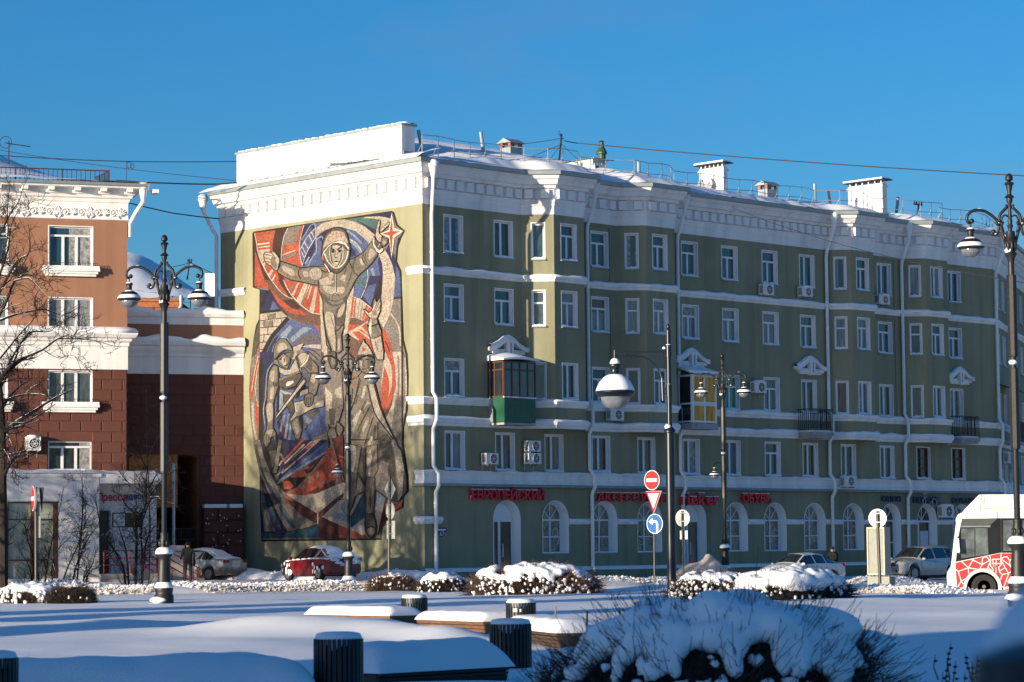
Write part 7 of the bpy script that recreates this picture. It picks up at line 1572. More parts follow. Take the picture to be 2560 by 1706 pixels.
# white sedan with driver, nose to the left
q = aty(2003, 1462, 121.5); az = heading(-uu.x*1.0-nn.x*-.10, -uu.y-nn.y*-.10); az = heading(-.73, -.68)
WPAINT = paint('white_paint', (.60, .62, .63), .05, .3)
t, at, sect = car('white saloon car with a driver, nose behind the snowy hedge', (q.x, q.y, -.41), az, SEDAN, 1.76, (-1.32, 1.35), .32, WPAINT, SW_, SC_, None, seams=(-.82, -.08, .9), group=G_CARS)
for s_ in (1, -1):
    quadlamp(t, 'headlight', HEAD, [(2.24, s_*.5, .66), (2.06, s_*.80, .72), (1.98, s_*.83, .66), (2.21, s_*.62, .58)]); quadlamp(t, 'tail_light', TAIL, [(-2.14, s_*.86, .98), (-2.22, s_*.62, .96), (-2.23, s_*.6, .84), (-2.12, s_*.89, .82)])
g = G(); g.ball((.35, .36, 1.17), (.10, .085, .125), 12, 8); dr_ = g.build('driver_head', mat('skin', (.40, .22, .15), .6, var=.1), t, smooth='all'); g = G(); g.ball((.30, .36, .92), (.14, .24, .22), 12, 8); g.build('driver_jacket', PLB, t, smooth='all')
# pale grey large car, facing left
q = aty(2298, 1451, 131); az = heading(-.74, -.67)
t, at, sect = car('pale silver off-road car parked by the door with a poster', (q.x, q.y, -.39), az, SUV, 1.92, (-1.42, 1.46), .375, paint('pale_silver', (.40, .41, .41), .35, .3), [(-1.95, -1.15), (-1.08, -.2), (-.1, .86)], [(1.05, .34, 'windscreen'), (-2.28, -2.0, 'rear_window')], None, seams=(-1.1, -.14, .95), group=G_CARS)
for s_ in (1, -1):
    quadlamp(t, 'headlight', HEAD, [(2.33, s_*.42, .86), (2.14, s_*.84, .93), (2.05, s_*.93, .88), (2.33, s_*.52, .74)])
    quadlamp(t, 'bumper_intake', PLB, [(2.40, s_*.48, .58), (2.26, s_*.80, .60), (2.26, s_*.80, .46), (2.40, s_*.52, .42)])
g = G(); g.box(2.37, 2.39, -.42, .42, .72, .90); gr_ = g.build('grille', PLB, t); g = G()
for k in range(4): g.box(2.392, 2.40, -.42, .42, .735+.045*k, .75+.045*k)
g.build('grille_bar', RIM, gr_); g = G(); g.box(2.40, 2.412, -.26, .26, .52, .63); g.build('number_plate', PLATE, t)
g = G(); g.tube([(-1.9, .72, 1.7), (.1, .72, 1.70)], .02, 6); g.tube([(-1.9, -.72, 1.7), (.1, -.72, 1.70)], .02, 6); g.build('roof_rail', RIM, t)
# ================================================================== bus
YB = 75.; BUS = thing('city_bus', 'white city bus with a red panel crossed by white polygon lines', 'bus', aty(2450, 1490, YB))
def bp_(x, y, d=0): p = aty(2360+x/5.6, 1220+y/5.6, YB); return V((p.x+d*.155, YB+d, p.z))
BUSW = mat('bus_white', (.74, .73, .70), .35, var=.03, scale=2, coat=.3); BUSR = mat('bus_red', (.60, .045, .042), .4, var=.04, coat=.3); BUSG = mat('bus_glass', (.012, .013, .014), .08, var=.5, scale=1.5, spec=.7, coat=.3)
bx_ = lambda pts, d0, d1: (lambda g: (g.prism([bp_(x, y, d0) for x, y in pts], bp_(0, 0, d1)-bp_(0, 0, d0)), g)[1])(G())
RX = 4300
wc = (555, 1385); arcw = lambda r, a0=0, a1=180, n=14: [(540+r*math.cos(math.radians(a0+(a1-a0)*k/n)), 1400-r*math.sin(math.radians(a0+(a1-a0)*k/n))) for k in range(n+1)]
sil = [(65, 1470), (40, 1250), (50, 1180), (95, 1110), (130, 800), (172, 460), (170, 430), (200, 370), (260, 343), (RX, 333), (RX, 1510), (800, 1500)]+arcw(222, -15, 195)+[(318, 1480)]
g = G(); b0 = [bp_(x, y, 0) for x, y in sil]; b1 = [bp_(x, y, 2.3) for x, y in sil]; n = len(sil)
tri = tessellate_polygon([[V((x, y, 0)) for x, y in sil]]); g.add(b0, tri); g.add(b1, tri); g.add(b0+b1, [(i, (i+1) % n, n+(i+1) % n, n+i) for i in range(n)]); body = g.build('body', BUSW, BUS)
g = bx_([(262, 338), (300, 290), (490, 97), (530, 92), (RX, 85), (RX, 333)], .12, 2.1); ru = g.build('roof_unit', BUSW, BUS)
g = G()
for xa in (515, 552): g.tube([bp_(xa+ (12 if xa < 540 else 25), 97, .115), bp_(xa-10, 335, .115)] if xa < 540 else [bp_(xa+25, 97, .115), bp_(xa, 290, .115), bp_(1500, 296, .115)], .007, 4)
for r_ in range(3):
    for k in range(20): g.prism([bp_(690+90*k, 108+22*r_, .114), bp_(740+90*k, 108+22*r_, .114), bp_(740+90*k, 114+22*r_, .114), bp_(690+90*k, 114+22*r_, .114)], (0, .004, 0))
g.tube([bp_(748, 340, -.004), bp_(745, 425, -.004)], .01, 4); g.build('panel_gap', mat('bus_gap', (.22, .2, .19), .6), ru)
e = .01
win = [(165, 1035), (200, 690), (238, 490), (255, 455), (290, 437), (750, 425), (RX, 425), (RX, 905), (780, 910)]
g = bx_(win, -e, 0); wn = g.build('side_window', BUSG, BUS)
g = bx_([(788, 432), (806, 432), (818, 905), (795, 905)], -.016, -e); g.build('pillar', PLB, wn); g = bx_([(235, 530), (650, 527), (650, 550), (235, 553)], -.018, -e); g.build('window_rail', GALV, wn)
INN = mat('bus_interior', (.11, .13, .13), .2, var=.7, scale=2.2, coat=.3)
for i, pp in enumerate(([(240, 570), (610, 560), (620, 930), (430, 960), (240, 985)], [(830, 455), (1060, 450), (1060, 880), (830, 885)], [(1100, 450), (1600, 450), (1600, 880), (1100, 880)])): bx_(pp, -.013, -e).build('seen_interior', INN, wn)
g = bx_([(250, 432), (750, 428), (650, 520), (240, 525)], -.0125, -e); g.build('tinted_band', mat('tint_grey', (.09, .095, .085), .3, var=.1), wn)
g = bx_([(424, 570), (436, 570), (440, 955), (428, 958)], -.018, -e); g.build('window_bar', PLB, wn)
red = [(165, 1050), (780, 917), (1010, 917), (1030, 960), (1040, 1080), (1030, 1300), (1005, 1475), (810, 1480)]+arcw(272, -8, 180)[0:]+[(268, 1398), (182, 1400), (163, 1130)]
g = G(); tri = tessellate_polygon([[V((x, y, 0)) for x, y in red]]); g.add([bp_(x, y, -e*.8) for x, y in red], tri); rp = g.build('red_panel', BUSR, BUS)
g = G()
def bl(*pts, w=13):
    for a, b in zip(pts, pts[1:]):
        dx, dy = b[0]-a[0], b[1]-a[1]; l = math.hypot(dx, dy); px, py = -dy/l*w/2, dx/l*w/2; bl.k += .00025
        g.add([bp_(a[0]+px, a[1]+py, -e-bl.k), bp_(b[0]+px, b[1]+py, -e-bl.k), bp_(b[0]-px, b[1]-py, -e-bl.k), bp_(a[0]-px, a[1]-py, -e-bl.k)], [(0, 1, 2, 3)])
bl.k = 0
for L_ in (((245, 1030), (340, 1120), (420, 985)), ((380, 1000), (535, 1075), (640, 1015), (600, 970), (560, 965), (535, 1000), (535, 1075), (500, 1135)), ((163, 1140), (200, 1170), (340, 1120), (470, 1140)), ((200, 1170), (240, 1305), (185, 1400)), ((340, 1120), (345, 1200)), ((240, 1305), (300, 1275)), ((240, 1305), (270, 1345)), ((640, 940), (655, 1020), (600, 1140)), ((655, 1040), (650, 1090), (690, 1140), (680, 1190)), ((610, 1110), (670, 1160)), ((675, 1000), (780, 998)), ((675, 1060), (800, 1060)), ((680, 1000), (700, 1110)), ((730, 1000), (725, 1240)), ((800, 920), (795, 1010), (800, 1080), (765, 1110), (780, 1190)), ((800, 1010), (830, 970), (885, 965), (920, 1020), (1025, 935)), ((920, 1020), (915, 1080), (1035, 1078)), ((820, 1010), (915, 1080), (970, 1155), (1035, 1190)), ((800, 1020), (905, 1200), (835, 1400), (860, 1475)), ((815, 1215), (905, 1195), (970, 1155), (990, 1370)), ((785, 1180), (815, 1215), (775, 1340), (835, 1400)), ((790, 1160), (850, 1120)), ((985, 1180), (1030, 1260)), ((835, 1400), (990, 1370)), ((835, 1420), (975, 1385)), ((850, 1470), (985, 1380)), ((810, 1480), (1000, 1470))): bl(*L_)
g.build('white_lines', BUSW, rp, rec=False)
g = G(); A, B = arcw(225, -15, 195, 20), arcw(268, -15, 195, 20); n = len(A); vv = [bp_(x, y, -.05) for x, y in A]+[bp_(x, y, -.05) for x, y in B]+[bp_(x, y, 0) for x, y in B]+[bp_(x, y, .1) for x, y in A]
g.add(vv, [(i, i+1, n+i+1, n+i) for i in range(n-1)]+[(n+i, n+i+1, 2*n+i+1, 2*n+i) for i in range(n-1)]+[(i, i+1, 3*n+i+1, 3*n+i) for i in range(n-1)]); g.build('wheel_arch', BUSW, BUS, smooth=40)
c = bp_(*wc, .12); rw = 172/5.6/88.15; fr = Matrix.Rotation(PI/2, 3, 'X'); g = G(); g.lathe([(rw*.52, .1), (rw*.8, .13), (rw*.97, .12), (rw, .06), (rw, -.12), (rw*.9, -.14)], c, 30, fr=fr); wl_ = g.build('wheel', TYRE, BUS, smooth=40)
g = G(); g.lathe([(rw*.54, .10), (rw*.5, .06), (rw*.40, .03), (rw*.3, .05), (rw*.16, .10), (rw*.12, .13), (0, .13)], c, 24, fr=fr)
for k in range(8): a = 2*PI*k/8; g.ball(c+V((rw*.34*math.cos(a), -.05, rw*.34*math.sin(a))), .022, 6, 4)
g.build('rim', mat('rusty_rim', (.20, .15, .10), .6, .3, var=.4, scale=14), wl_, smooth=50)
g = G(); g.lathe([(222/5.6/88.15, .03), (0, .03)], bp_(540, 1400, .35), 26, fr=fr); g.build('wheel_well', PLB, BUS)
g = bx_([(165, 710), (205, 705), (222, 890), (212, 915), (178, 905), (165, 830)], -.22, -.06); g.build('mirror', BUSW, BUS); g = G(); g.tube([bp_(200, 690, 0), bp_(190, 715, -.14)], .02, 5); g.build('mirror_arm', PLB, BUS)
g = bx_([(172, 470), (190, 470), (128, 1050), (95, 1108), (90, 1108), (118, 800)], -.004, 2.29); g = G(); g.add([bp_(128, 800, .02)+V((-.02, 0, 0)), bp_(172, 470, .02)+V((-.02, 0, 0)), bp_(172, 470, 2.25)+V((-.02, 0, 0)), bp_(128, 800, 2.25)+V((-.02, 0, 0)), bp_(97, 1080, .02)+V((-.02, 0, 0)), bp_(97, 1080, 2.25)+V((-.02, 0, 0))], [(0, 1, 2, 3), (4, 0, 3, 5)]); g.build('windscreen', BUSG, BUS)
g = G(); g.tube([bp_(60, 900, 2.25), bp_(50, 930, 2.4)], .05, 6); g.build('far_mirror', PLB, BUS)
g = bx_([(680, 1085), (735, 1085), (735, 1115), (680, 1115)], -.03, -e); g.build('door_latch', mat('bus_gap', (.22, .2, .19)), BUS)
# ================================================================== people
def skinned(name, joints, edges, root=0, sub=2):
    me = bpy.data.meshes.new(name); me.from_pydata([j[0] for j in joints], edges, []); o = bpy.data.objects.new(name, me); COL.objects.link(o)
    md = o.modifiers.new('s', 'SKIN'); sd = me.skin_vertices[0].data
    for i, j in enumerate(joints): sd[i].radius = (j[1], j[1]) if not isinstance(j[1], tuple) else j[1]
    sd[root].use_root = True; md.use_smooth_shade = True
    m2 = o.modifiers.new('u', 'SUBSURF'); m2.levels = sub; m2.render_levels = sub
    bpy.context.view_layer.update(); dg = bpy.context.evaluated_depsgraph_get(); nm_ = bpy.data.meshes.new_from_object(o.evaluated_get(dg)); bpy.data.objects.remove(o); return nm_
CLOTH = mat('black_cloth', (.010, .010, .012), .9, var=.3, scale=8); TROU = mat('dark_trousers', (.012, .012, .016), .9, var=.3); SKIN = mat('skin', (.40, .22, .15)); HAIRM = mat('dark_hair', (.012, .010, .009), .8, var=.3); SHOE = mat('black_shoe', (.008, .008, .008), .5)
def person(label, loc, rz, hgt, pose, hat):
    t = thing('person', label, 'person', loc, None, local=True, rz=rz); J, E = [], []
    def j(p, r, par=None):
        J.append((tuple(c*hgt for c in p), r if not isinstance(r, tuple) else r)); 
        if par is not None: E.append((par, len(J)-1))
        return len(J)-1
    # x right, y forward (away from the camera when rz=0), z up
    pel = j((0, 0, .53), (.165*hgt/1.7, .12)); ch0 = j((0, .0, .64), (.175, .125), pel); ch = j((0, .005, .745), (.19, .125), ch0); nk = j((0, .005, .835), .062, ch); hd = j((0, .012, .885), .085, nk); ht = j((0, .012, .945), .092, hd)
    for s_, (ft, kn, el, ha) in ((1, pose[0]), (-1, pose[1])):
        hp = j((s_*.055, 0, .48), .10, pel); k_ = j(kn, .068, hp); an = j((ft[0], ft[1], ft[2]+.04), .05, k_); to = j((ft[0]+s_*.008, ft[1]+.085, ft[2]+.022), .04, an)
        sh = j((s_*.108, 0, .79), .075, ch); e_ = j(el, .058, sh); h_ = j(ha, .042, e_); hx = j((ha[0]+(ha[0]-el[0])*.22, ha[1]+(ha[1]-el[1])*.22+.01, ha[2]-.04), .030, h_)
        d = V(ha)-V(el); d.normalize(); base = V(ha)+d*.045
        for q in (-1.5, -.5, .5, 1.5): 
            a = j(tuple(base+V((0, q*.010, 0))), .013, hx); j(tuple(base+V((0, q*.013+.004, 0))+d*.038*(1-abs(q)*.12)), .010, a)
    me = skinned('body', J, E, pel); hs_ = [pe for pe in me.polygons]
    for m in (CLOTH, TROU, SKIN, SHOE): me.materials.append(m)
    hands = [V(p_[3])*hgt for p_ in pose]
    for p in me.polygons:
        c = p.center; z = c.z/hgt; i = 0
        if z > .86: i = 2
        elif z < .055: i = 3
        elif z < .47 and abs(c.x) < .12*hgt: i = 1
        if min((c-h_).length for h_ in hands) < .065 and z < .6: i = 2
        p.material_index = i
    b = bpy.data.objects.new('body', me); COL.objects.link(b); b.parent = t
    for i in range(len(me.polygons)): me.polygons[i].use_smooth = True
    c = V((0, .012, .925))*hgt; g = G(); f_ = .1*hgt/1.75
    g.ball(c+V((0, f_*.95, -.01)), (.012, .022, .02), 6, 5); 
    for s_ in (1, -1): g.ball(c+V((s_*f_*.92, 0, -.005)), (.012, .022, .032), 6, 5)
    g.build('nose_and_ears', SKIN, t, smooth='all'); g = G()
    for s_ in (1, -1): g.ball(c+V((s_*.034, f_*.86, .018)), (.013, .01, .008), 6, 4)
    g.box(c.x-.025, c.x+.025, c.y+f_*.86, c.y+f_*.9, c.z-.052, c.z-.045); g.build('eyes_and_mouth', HAIRM, t)
    g = G(); g.ball(c+V((0, -.012, .035)), (.104, .112, .095), 14, 9); g.build('cap' if hat else 'hair', CLOTH if hat else HAIRM, t, smooth='all')
    return t
q = aty(470, 1465, 112); PW_ = ((( .05, -.13, .0), (.06, .0, .27), (.16, -.03, .65), (.15, .05, .54)), ((-.05, .12, .0), (-.055, .10, .28), (-.15, -.02, .66), (-.20, .02, .54)))
mnp = person('person in black jacket and cap walking away past the silver car, seen from behind', (q.x, q.y, gz(q.x, q.y)), .25, 1.70, PW_, True)
g = G(); g.ball((.27, .04, .80), (.06, .14, .17), 10, 7); g.build('shoulder_bag', CLOTH, mnp, smooth='all'); 
q = aty(2083, 1455, 126); PS_ = (((.06, 0, 0), (.06, .03, .27), (.15, .06, .66), (.09, .14, .62)), ((-.06, 0, 0), (-.06, .03, .27), (-.15, .06, .66), (-.09, .14, .62)))
p2 = person('person in a dark coat with a backpack standing behind the white saloon car', (q.x, q.y, -.40), 2.5, 1.72, PS_, False)
g = G(); g.ball((0, -.24, 1.22), (.17, .12, .27), 12, 8); g.build('backpack', PLB, p2, smooth='all')
# ================================================================== snowy bushes
random.seed(77)
TWIG = mat('twig_brown', (.030, .021, .018), .85, var=.4, scale=6); TWIGL = mat('twig_red_brown', (.075, .042, .030), .85, var=.4, scale=6); BARK = mat('bark', (.017, .012, .010), .9, var=.4, scale=9, bump=.6, bscale=24, stretch=(1, 1, .25))
def blob_mesh(name, balls, vox, m, it=4, dis=.0, dsc=4., keep=None):
    g = G()
    for c, r in balls: g.ball(c, r, 8, 6)
    me = g.mesh('t', [m], V((0, 0, 0))); o = bpy.data.objects.new('t', me); COL.objects.link(o)
    md = o.modifiers.new('r', 'REMESH'); md.mode = 'VOXEL'; md.voxel_size = vox; md.use_smooth_shade = True
    sm = o.modifiers.new('s', 'SMOOTH'); sm.iterations = it; sm.factor = .5
    bpy.context.view_layer.update(); nm_ = bpy.data.meshes.new_from_object(o.evaluated_get(bpy.context.evaluated_depsgraph_get())); bpy.data.objects.remove(o); nm_.name = name
    if dis:
        for v in nm_.vertices:
            c = v.co; k = dis*(mn.noise(c*dsc)+.5*mn.noise(c*dsc*2.3)); v.co = c+v.normal*k
    nm_.materials.clear(); nm_.materials.append(m); nm_.polygons.foreach_set('use_smooth', [True]*len(nm_.polygons)); nm_.update(); return nm_
def obj_of(name, me, parent):
    o = bpy.data.objects.new(name, me); COL.objects.link(o); o.parent = parent; OFF[o.name] = OFF.get(parent.name, V((0, 0, 0))); return o
def twig3(g, a, b, r0, r1, bend, rnd):
    m = (a+b)/2+V((rnd.gauss(0, bend), rnd.gauss(0, bend), rnd.gauss(0, bend))); g.rod(a, m, b, r0, (r0+r1)/2, r1); return m
def bush(name, label, c, rx, ry, h, seed, ntw, rt, vox, nfing, nlump, thick, group='snowy hedges', core=.80, cover=.62, twm=None, loose=0, lump=(.03, .07), full=.5, lf=(.15, .5)):
    rnd = random.Random(seed); c = V(c); t = thing(name, label, 'bush', c, group, local=True)
    def shell(az, el, k=1.):   # flattened dome with uneven outline
        q = 1+.13*nz(math.cos(az)*1.7+seed, math.sin(az)*1.7, 1.)+.08*nz(az*2.3, el*3+seed, 1.)
        ce, se = math.cos(el), math.sin(el)
        f = ((abs(ce)**3+abs(se)**3)**(-1/3)-1)*full+1
        return V((rx*ce*f*math.cos(az)*q*k, ry*ce*f*math.sin(az)*q*k, h*se*f*q*k))
    g = G(); twm = twm or TWIG
    for i in range(ntw):
        az = rnd.uniform(0, 2*PI); el = math.asin(rnd.uniform(.0, 1)**1.1)*.98; hi_ = el > math.asin(1-cover*.62)-.12; e = shell(az, el, rnd.uniform(.86, .96) if hi_ else rnd.uniform(.93, 1.06)); b = V((e.x*rnd.uniform(.25, .8), e.y*rnd.uniform(.25, .8), max(.0, e.z*rnd.uniform(0, .55))))
        m = twig3(g, b, e, rt*1.5, rt*.6, .05*h, rnd)
        for _ in range(2):
            d = (e-b)*rnd.uniform(.2, .45)+V((rnd.gauss(0, .12), rnd.gauss(0, .12), rnd.gauss(.02, .1)))*h; twig3(g, m.lerp(e, rnd.uniform(0, .8)), m.lerp(e, .6)+d, rt, rt*.45, .02, rnd)
    for i in range(loose):   # whips that stand out of the mass
        az = rnd.uniform(.85*PI, 2.15*PI); el = rnd.uniform(.05, 1.2 if rnd.random() < .25 else .75); b = shell(az, el, .9); e = shell(az, el, rnd.uniform(1.02, 1.14))+V((rnd.gauss(0, .05), rnd.gauss(0, .05), rnd.uniform(-.02, .09)))*h; m = twig3(g, b, e, rt*1.2, rt*.5, .03, rnd)
        for _ in range(3):
            s0 = b.lerp(e, rnd.uniform(.3, .95)); twig3(g, s0, s0+V((rnd.gauss(0, .07), rnd.gauss(0, .07), rnd.uniform(-.02, .1)))*h, rt*.7, rt*.4, .005, rnd)
    o = g.build('twigs', twm, t, rec=False); o['kind'] = 'stuff'
    g = G(); n, m = 30, 12; vv = []
    for i in range(n):
        for j in range(m+1): vv.append(shell(2*PI*i/n, PI/2*j/m*.999, core*(1+.12*nz(i*.9, j*.9, 1, seed))))
    g.add(vv, [(i*(m+1)+j, ((i+1) % n)*(m+1)+j, ((i+1) % n)*(m+1)+j+1, i*(m+1)+j+1) for i in range(n) for j in range(m)]); g.build('shade_core', mat('twig_shadow_mass', (.012, .009, .008), .95, var=.5, scale=14), t, smooth='all')  # solid dark core added to block light between the twigs
    balls = []
    for i in range(int(60*cover*4)):
        az = rnd.uniform(0, 2*PI); el = math.asin(min(1, (1-cover*.62)+rnd.random()*cover*.62)); p = shell(az, el, .99); r = thick*rnd.uniform(.8, 1.25); balls.append((p, (r*1.15, r*1.15, r*.8)))
    for i in range(nfing):   # tongues of snow sliding over the rim
        az = rnd.uniform(PI*.95, 2.05*PI) if rnd.random() < .75 else rnd.uniform(0, 2*PI); e0 = math.asin(1-cover*.62); L = rnd.uniform(*lf); k = int(5+L*8); r0 = thick*rnd.uniform(.45, .8)
        for j in range(k): q = j/k; p = shell(az+.03*math.sin(j), e0*(1-L*q), 1.0); balls.append((p, (r0*(1-.45*q), r0*(1-.45*q), r0*(1-.3*q))))
    obj_of('snow_cap', blob_mesh('snow_cap', balls, vox, SNOW, 5, thick*.16, 3.2/max(h, .5)), t)
    if nlump:
        g = G()
        for i in range(nlump):
            az = rnd.uniform(PI*.9, 2.1*PI) if rnd.random() < .8 else rnd.uniform(0, 2*PI); el = math.asin(rnd.uniform(.03, max(.2, 1-cover*.5))); p = shell(az, el, rnd.uniform(.95, 1.05)); r = rnd.uniform(*lump)*h; g.ball(p, (r, r*.9, r*rnd.uniform(.7, 1.5)), 8, 6, jit=.7)
        o = g.build('snow_lumps', SNOW, t, smooth='all', rec=False); o['kind'] = 'stuff'
    return t
def ground(px, py, z=0): p = onz(px, py, z); return V((p.x, p.y, gz(p.x, p.y)-.02))
# big hedge close to the camera
q = aty(1790, 1500, 17.8); bush('hedge', 'largest snow-capped hedge close to the camera, dark twigs under thick snow', (q.x, q.y, -.12), 1.16, .62, 1.0, 3, 3000, .0042, .028, 30, 120, .125, core=.90, cover=.40, loose=34, lump=(.02, .075), full=.75, lf=(.08, .5))
q = aty(1480, 1600, 18.3); bush('hedge', 'twiggy left end of the big near hedge beside the wooden bench', (q.x+.02, q.y+.5, -.15), .44, .45, .66, 5, 700, .0042, .03, 4, 8, .06, core=.6, cover=.2, loose=130)
q = aty(2160, 1590, 18.6); bush('hedge', 'rounded snow lobe at the right end of the near hedge', (q.x-.05, q.y+.1, -.15), .36, .42, .72, 9, 500, .0042, .030, 9, 10, .13, core=.84, cover=.6, loose=20)
# hedges along the far edge of the square
p = ground(1335, 1489); bush('hedge', 'long snowy hedge in front of the first white shop door', p+V((0, .7, 0)), 1.75, .95, .80, 11, 3000, .007, .048, 26, 240, .13, core=.86, cover=.55, twm=TWIGL, loose=90, lump=(.03, .075))
p = ground(1840, 1497); bush('hedge', 'snowy hedge before the tan heap, left of the white car', p+V((-.55, .8, 0)), 1.0, .8, .66, 13, 1800, .007, .048, 10, 170, .09, core=.84, cover=.42, loose=60, lump=(.035, .085))
p = ground(1990, 1500); bush('hedge', 'snowy hedge with drooping snow tongues right in front of the white car', p+V((-.05, .75, 0)), 1.42, .85, .70, 15, 2200, .007, .045, 30, 110, .14, core=.86, cover=.72, loose=60, lump=(.03, .08))
p = ground(985, 1480); bush('hedge', 'reddish twiggy low hedge with little snow below the grey sign backs', p+V((-.1, .5, 0)), .80, .6, .52, 17, 1500, .006, .045, 3, 60, .05, core=.7, cover=.2, twm=TWIGL, loose=160)
p = ground(1105, 1482); bush('hedge', 'small snowy hedge between the reddish twigs and the long hedge', p+V((0, .5, 0)), .78, .6, .56, 19, 1400, .006, .045, 10, 90, .085, core=.84, cover=.45, loose=70)
p = ground(165, 1510); bush('hedge', 'dark bristly low bush at the left edge of the snowy square', p+V((.05, .5, 0)), .62, .5, .48, 21, 1700, .005, .045, 2, 10, .06, core=.82, cover=.12, loose=260)
p = ground(70, 1510); bush('hedge', 'low pale bush at the far left with round lumps of snow', p+V((-.05, .5, 0)), .85, .5, .46, 23, 1300, .005, .045, 8, 70, .11, core=.8, cover=.4, twm=TWIGL, loose=120, lump=(.06, .16))
# ================================================================== litter bins
BIN = mat('bin_slat', (.018, .024, .028), .45, .3, var=.25, scale=6)
def litter_bin(px, ytop, wpx, Y, label, rz=0):
    q = aty(px, ytop, Y); R_ = wpx/2/FPX*Y; zt = q.z
    t = thing('litter_bin', label, 'litter bin', (q.x, Y, 0), 'ribbed litter bins on the square', local=True, rz=rz)
    g = G(); g.lathe([(R_*.86, -.35), (R_*.86, zt-.02), (R_*.80, zt-.02), (R_*.80, -.2)], n=26); g.build('liner', mat('bin_liner', (.07, .075, .075), .6, .4, var=.4, scale=9), t, smooth=True)
    g = G(); 
    for z in (zt-.08, -.05): g.lathe([(R_*.86, z), (R_*.93, z), (R_*.93, z+.03), (R_*.86, z+.03)], n=26)
    g.build('hoop', BIN, t, smooth=True)
    q_ = G(); q_.box(-.017, .017, -.022, .012, -.36, zt); sm = q_.mesh('slat', [BIN], V((0, 0, 0)))
    for k in range(30): a = 2*PI*k/30; shared('slat', sm, t, (R_*.97*math.cos(a), R_*.97*math.sin(a), 0), a+PI/2)
    g = G(); g.lathe([(R_*1.0, zt-.015), (R_*1.01, zt+.015), (R_*.93, zt+.05), (R_*.6, zt+.065), (0, zt+.07)], n=26)
    for k in range(30):
        a = 2*PI*(k+.5)/30; L = .05+.06*random.random(); g.ball((R_*.955*math.cos(a), R_*.955*math.sin(a), zt-L/2), (.014, .014, L*.7), 5, 4)
    g.build('snow', SNOW, t, smooth='all')
litter_bin(846, 1597, 116, 25.2, 'ribbed dark litter bin at the bottom centre, nearest of the bins')
litter_bin(1036, 1495, 62, 50, 'ribbed dark litter bin between the two sunlit wooden benches')
litter_bin(1276, 1560, 99, 31.6, 'ribbed dark litter bin at the right end of the dark foreground bench')
litter_bin(1302, 1507, 71, 44, 'farthest right ribbed litter bin with a pale sticker, behind another bin')
litter_bin(-22, 1645, 126, 23.4, 'ribbed dark litter bin cut off by the lower left edge')
q = aty(1290, 1526, 43.74); g = G(); g.box(q.x-.05, q.x+.02, 43.74, 43.745, q.z-.03, q.z+.03); g.box(q.x+.06, q.x+.085, 43.74, 43.745, q.z-.03, q.z+.02); o = g.build('sticker', SWH); tag(o, 'small white sticker on the farthest right ribbed bin', 'sticker')
# ================================================================== benches under snow
WOOD = mat('bench_wood', (.17, .085, .045), .6, var=.35, scale=6, bump=.4, bscale=30, stretch=(1, 8, 8)); WOODSH = mat('bench_wood_shaded', (.06, .035, .022), .7, var=.35, scale=6, stretch=(1, 8, 8))  # second wood is a darker copy, with the bench's shade in its colour
def bench(label, A, B, dep, ztop, hgt, snowh, wood, seed, over=.03, zc=0, lean=.05, soft=.17):
    """A, B: world xy of the left and right end of the front edge; planks on the slanting front"""
    A, B = V((A[0], A[1], 0)), V((B[0], B[1], 0)); d = (B-A).normalized(); L = (B-A).length; nb = V((-d.y, d.x, 0))
    if nb.y < 0: nb = -nb
    t = thing('bench', label, 'bench', A, 'benches on the square', local=True, rz=math.atan2(d.y, d.x)); rnd = random.Random(seed)
    S = lambda x, y, z: V((x, y, z))
    nb_ = 4; hh = hgt/nb_
    q = None
    for k in range(nb_):
        z0, z1 = ztop-hgt+k*hh, ztop-hgt+(k+1)*hh; y0, y1 = lean*(1-k/nb_), lean*(1-(k+1)/nb_); g = G()
        g.prism([S(0, y0, z0+.006), S(0, y1, z1-.006), S(0, y1+.03, z1-.006), S(0, y0+.03, z0+.006)], (L, 0, 0)); g.build('plank', wood, t)
    for k in range(4):
        y = .02+k*(dep-.04)/4; g = G(); g.box(0, L, y+.0, y+dep/4-.02, ztop-.03, ztop); g.build('plank', wood, t)
    g = G(); g.box(-.004, .02, lean, dep, ztop-hgt, ztop-.03); g.box(L-.02, L+.004, lean, dep, ztop-hgt, ztop-.03); g.box(.02, L-.02, .06, dep-.04, ztop-hgt-.1, ztop-.06); g.build('steel_frame', PLB, t)
    g = G(); N_, M_ = 48, 24; vv = []
    for i in range(N_+1):
        for j in range(M_+1):
            u_, v_ = .5-.5*math.cos(PI*i/N_), .5-.5*math.cos(PI*j/M_); e = min(1, min(u_, 1-u_)*L/soft); f_ = min(1, min(v_, 1-v_)*dep/soft); pr_ = (max(0, 1-(1-e)**2)*max(0, 1-(1-f_)**2))**.5
            z = ztop+snowh*pr_*(1+.14*fbm(u_*L*1.1, v_*dep, 1., seed)); o_ = over*math.sin(PI*min(1, pr_*1.3)/1.3)
            vv.append(V(((u_-.5)*(L+2*over)+L/2, (v_-.5)*(dep+2*over)+dep/2, z if pr_ > 0 else ztop+.004)))
    g.add(vv, [(i*(M_+1)+j, i*(M_+1)+j+1, (i+1)*(M_+1)+j+1, (i+1)*(M_+1)+j) for i in range(N_) for j in range(M_)]); g.build('snow_cap', SNOWG, t, smooth='all', rec=False)
    return t
def xy(px, py, Y): p = aty(px, py, Y); return (p.x, p.y), p.z
a, za = xy(765, 1534, 49.4); b, zb = xy(974, 1544, 47.6); bench('long sunlit wooden bench under a thick snow cap, left of the slatted bin', a, b, .75, (za+zb)/2, .23, .17, WOOD, 1)
a, za = xy(1041, 1548, 46.2); b, zb = xy(1207, 1557, 44.2); bench('sunlit wooden bench under snow between two slatted bins', a, b, .75, (za+zb)/2, .24, .16, WOOD, 2)
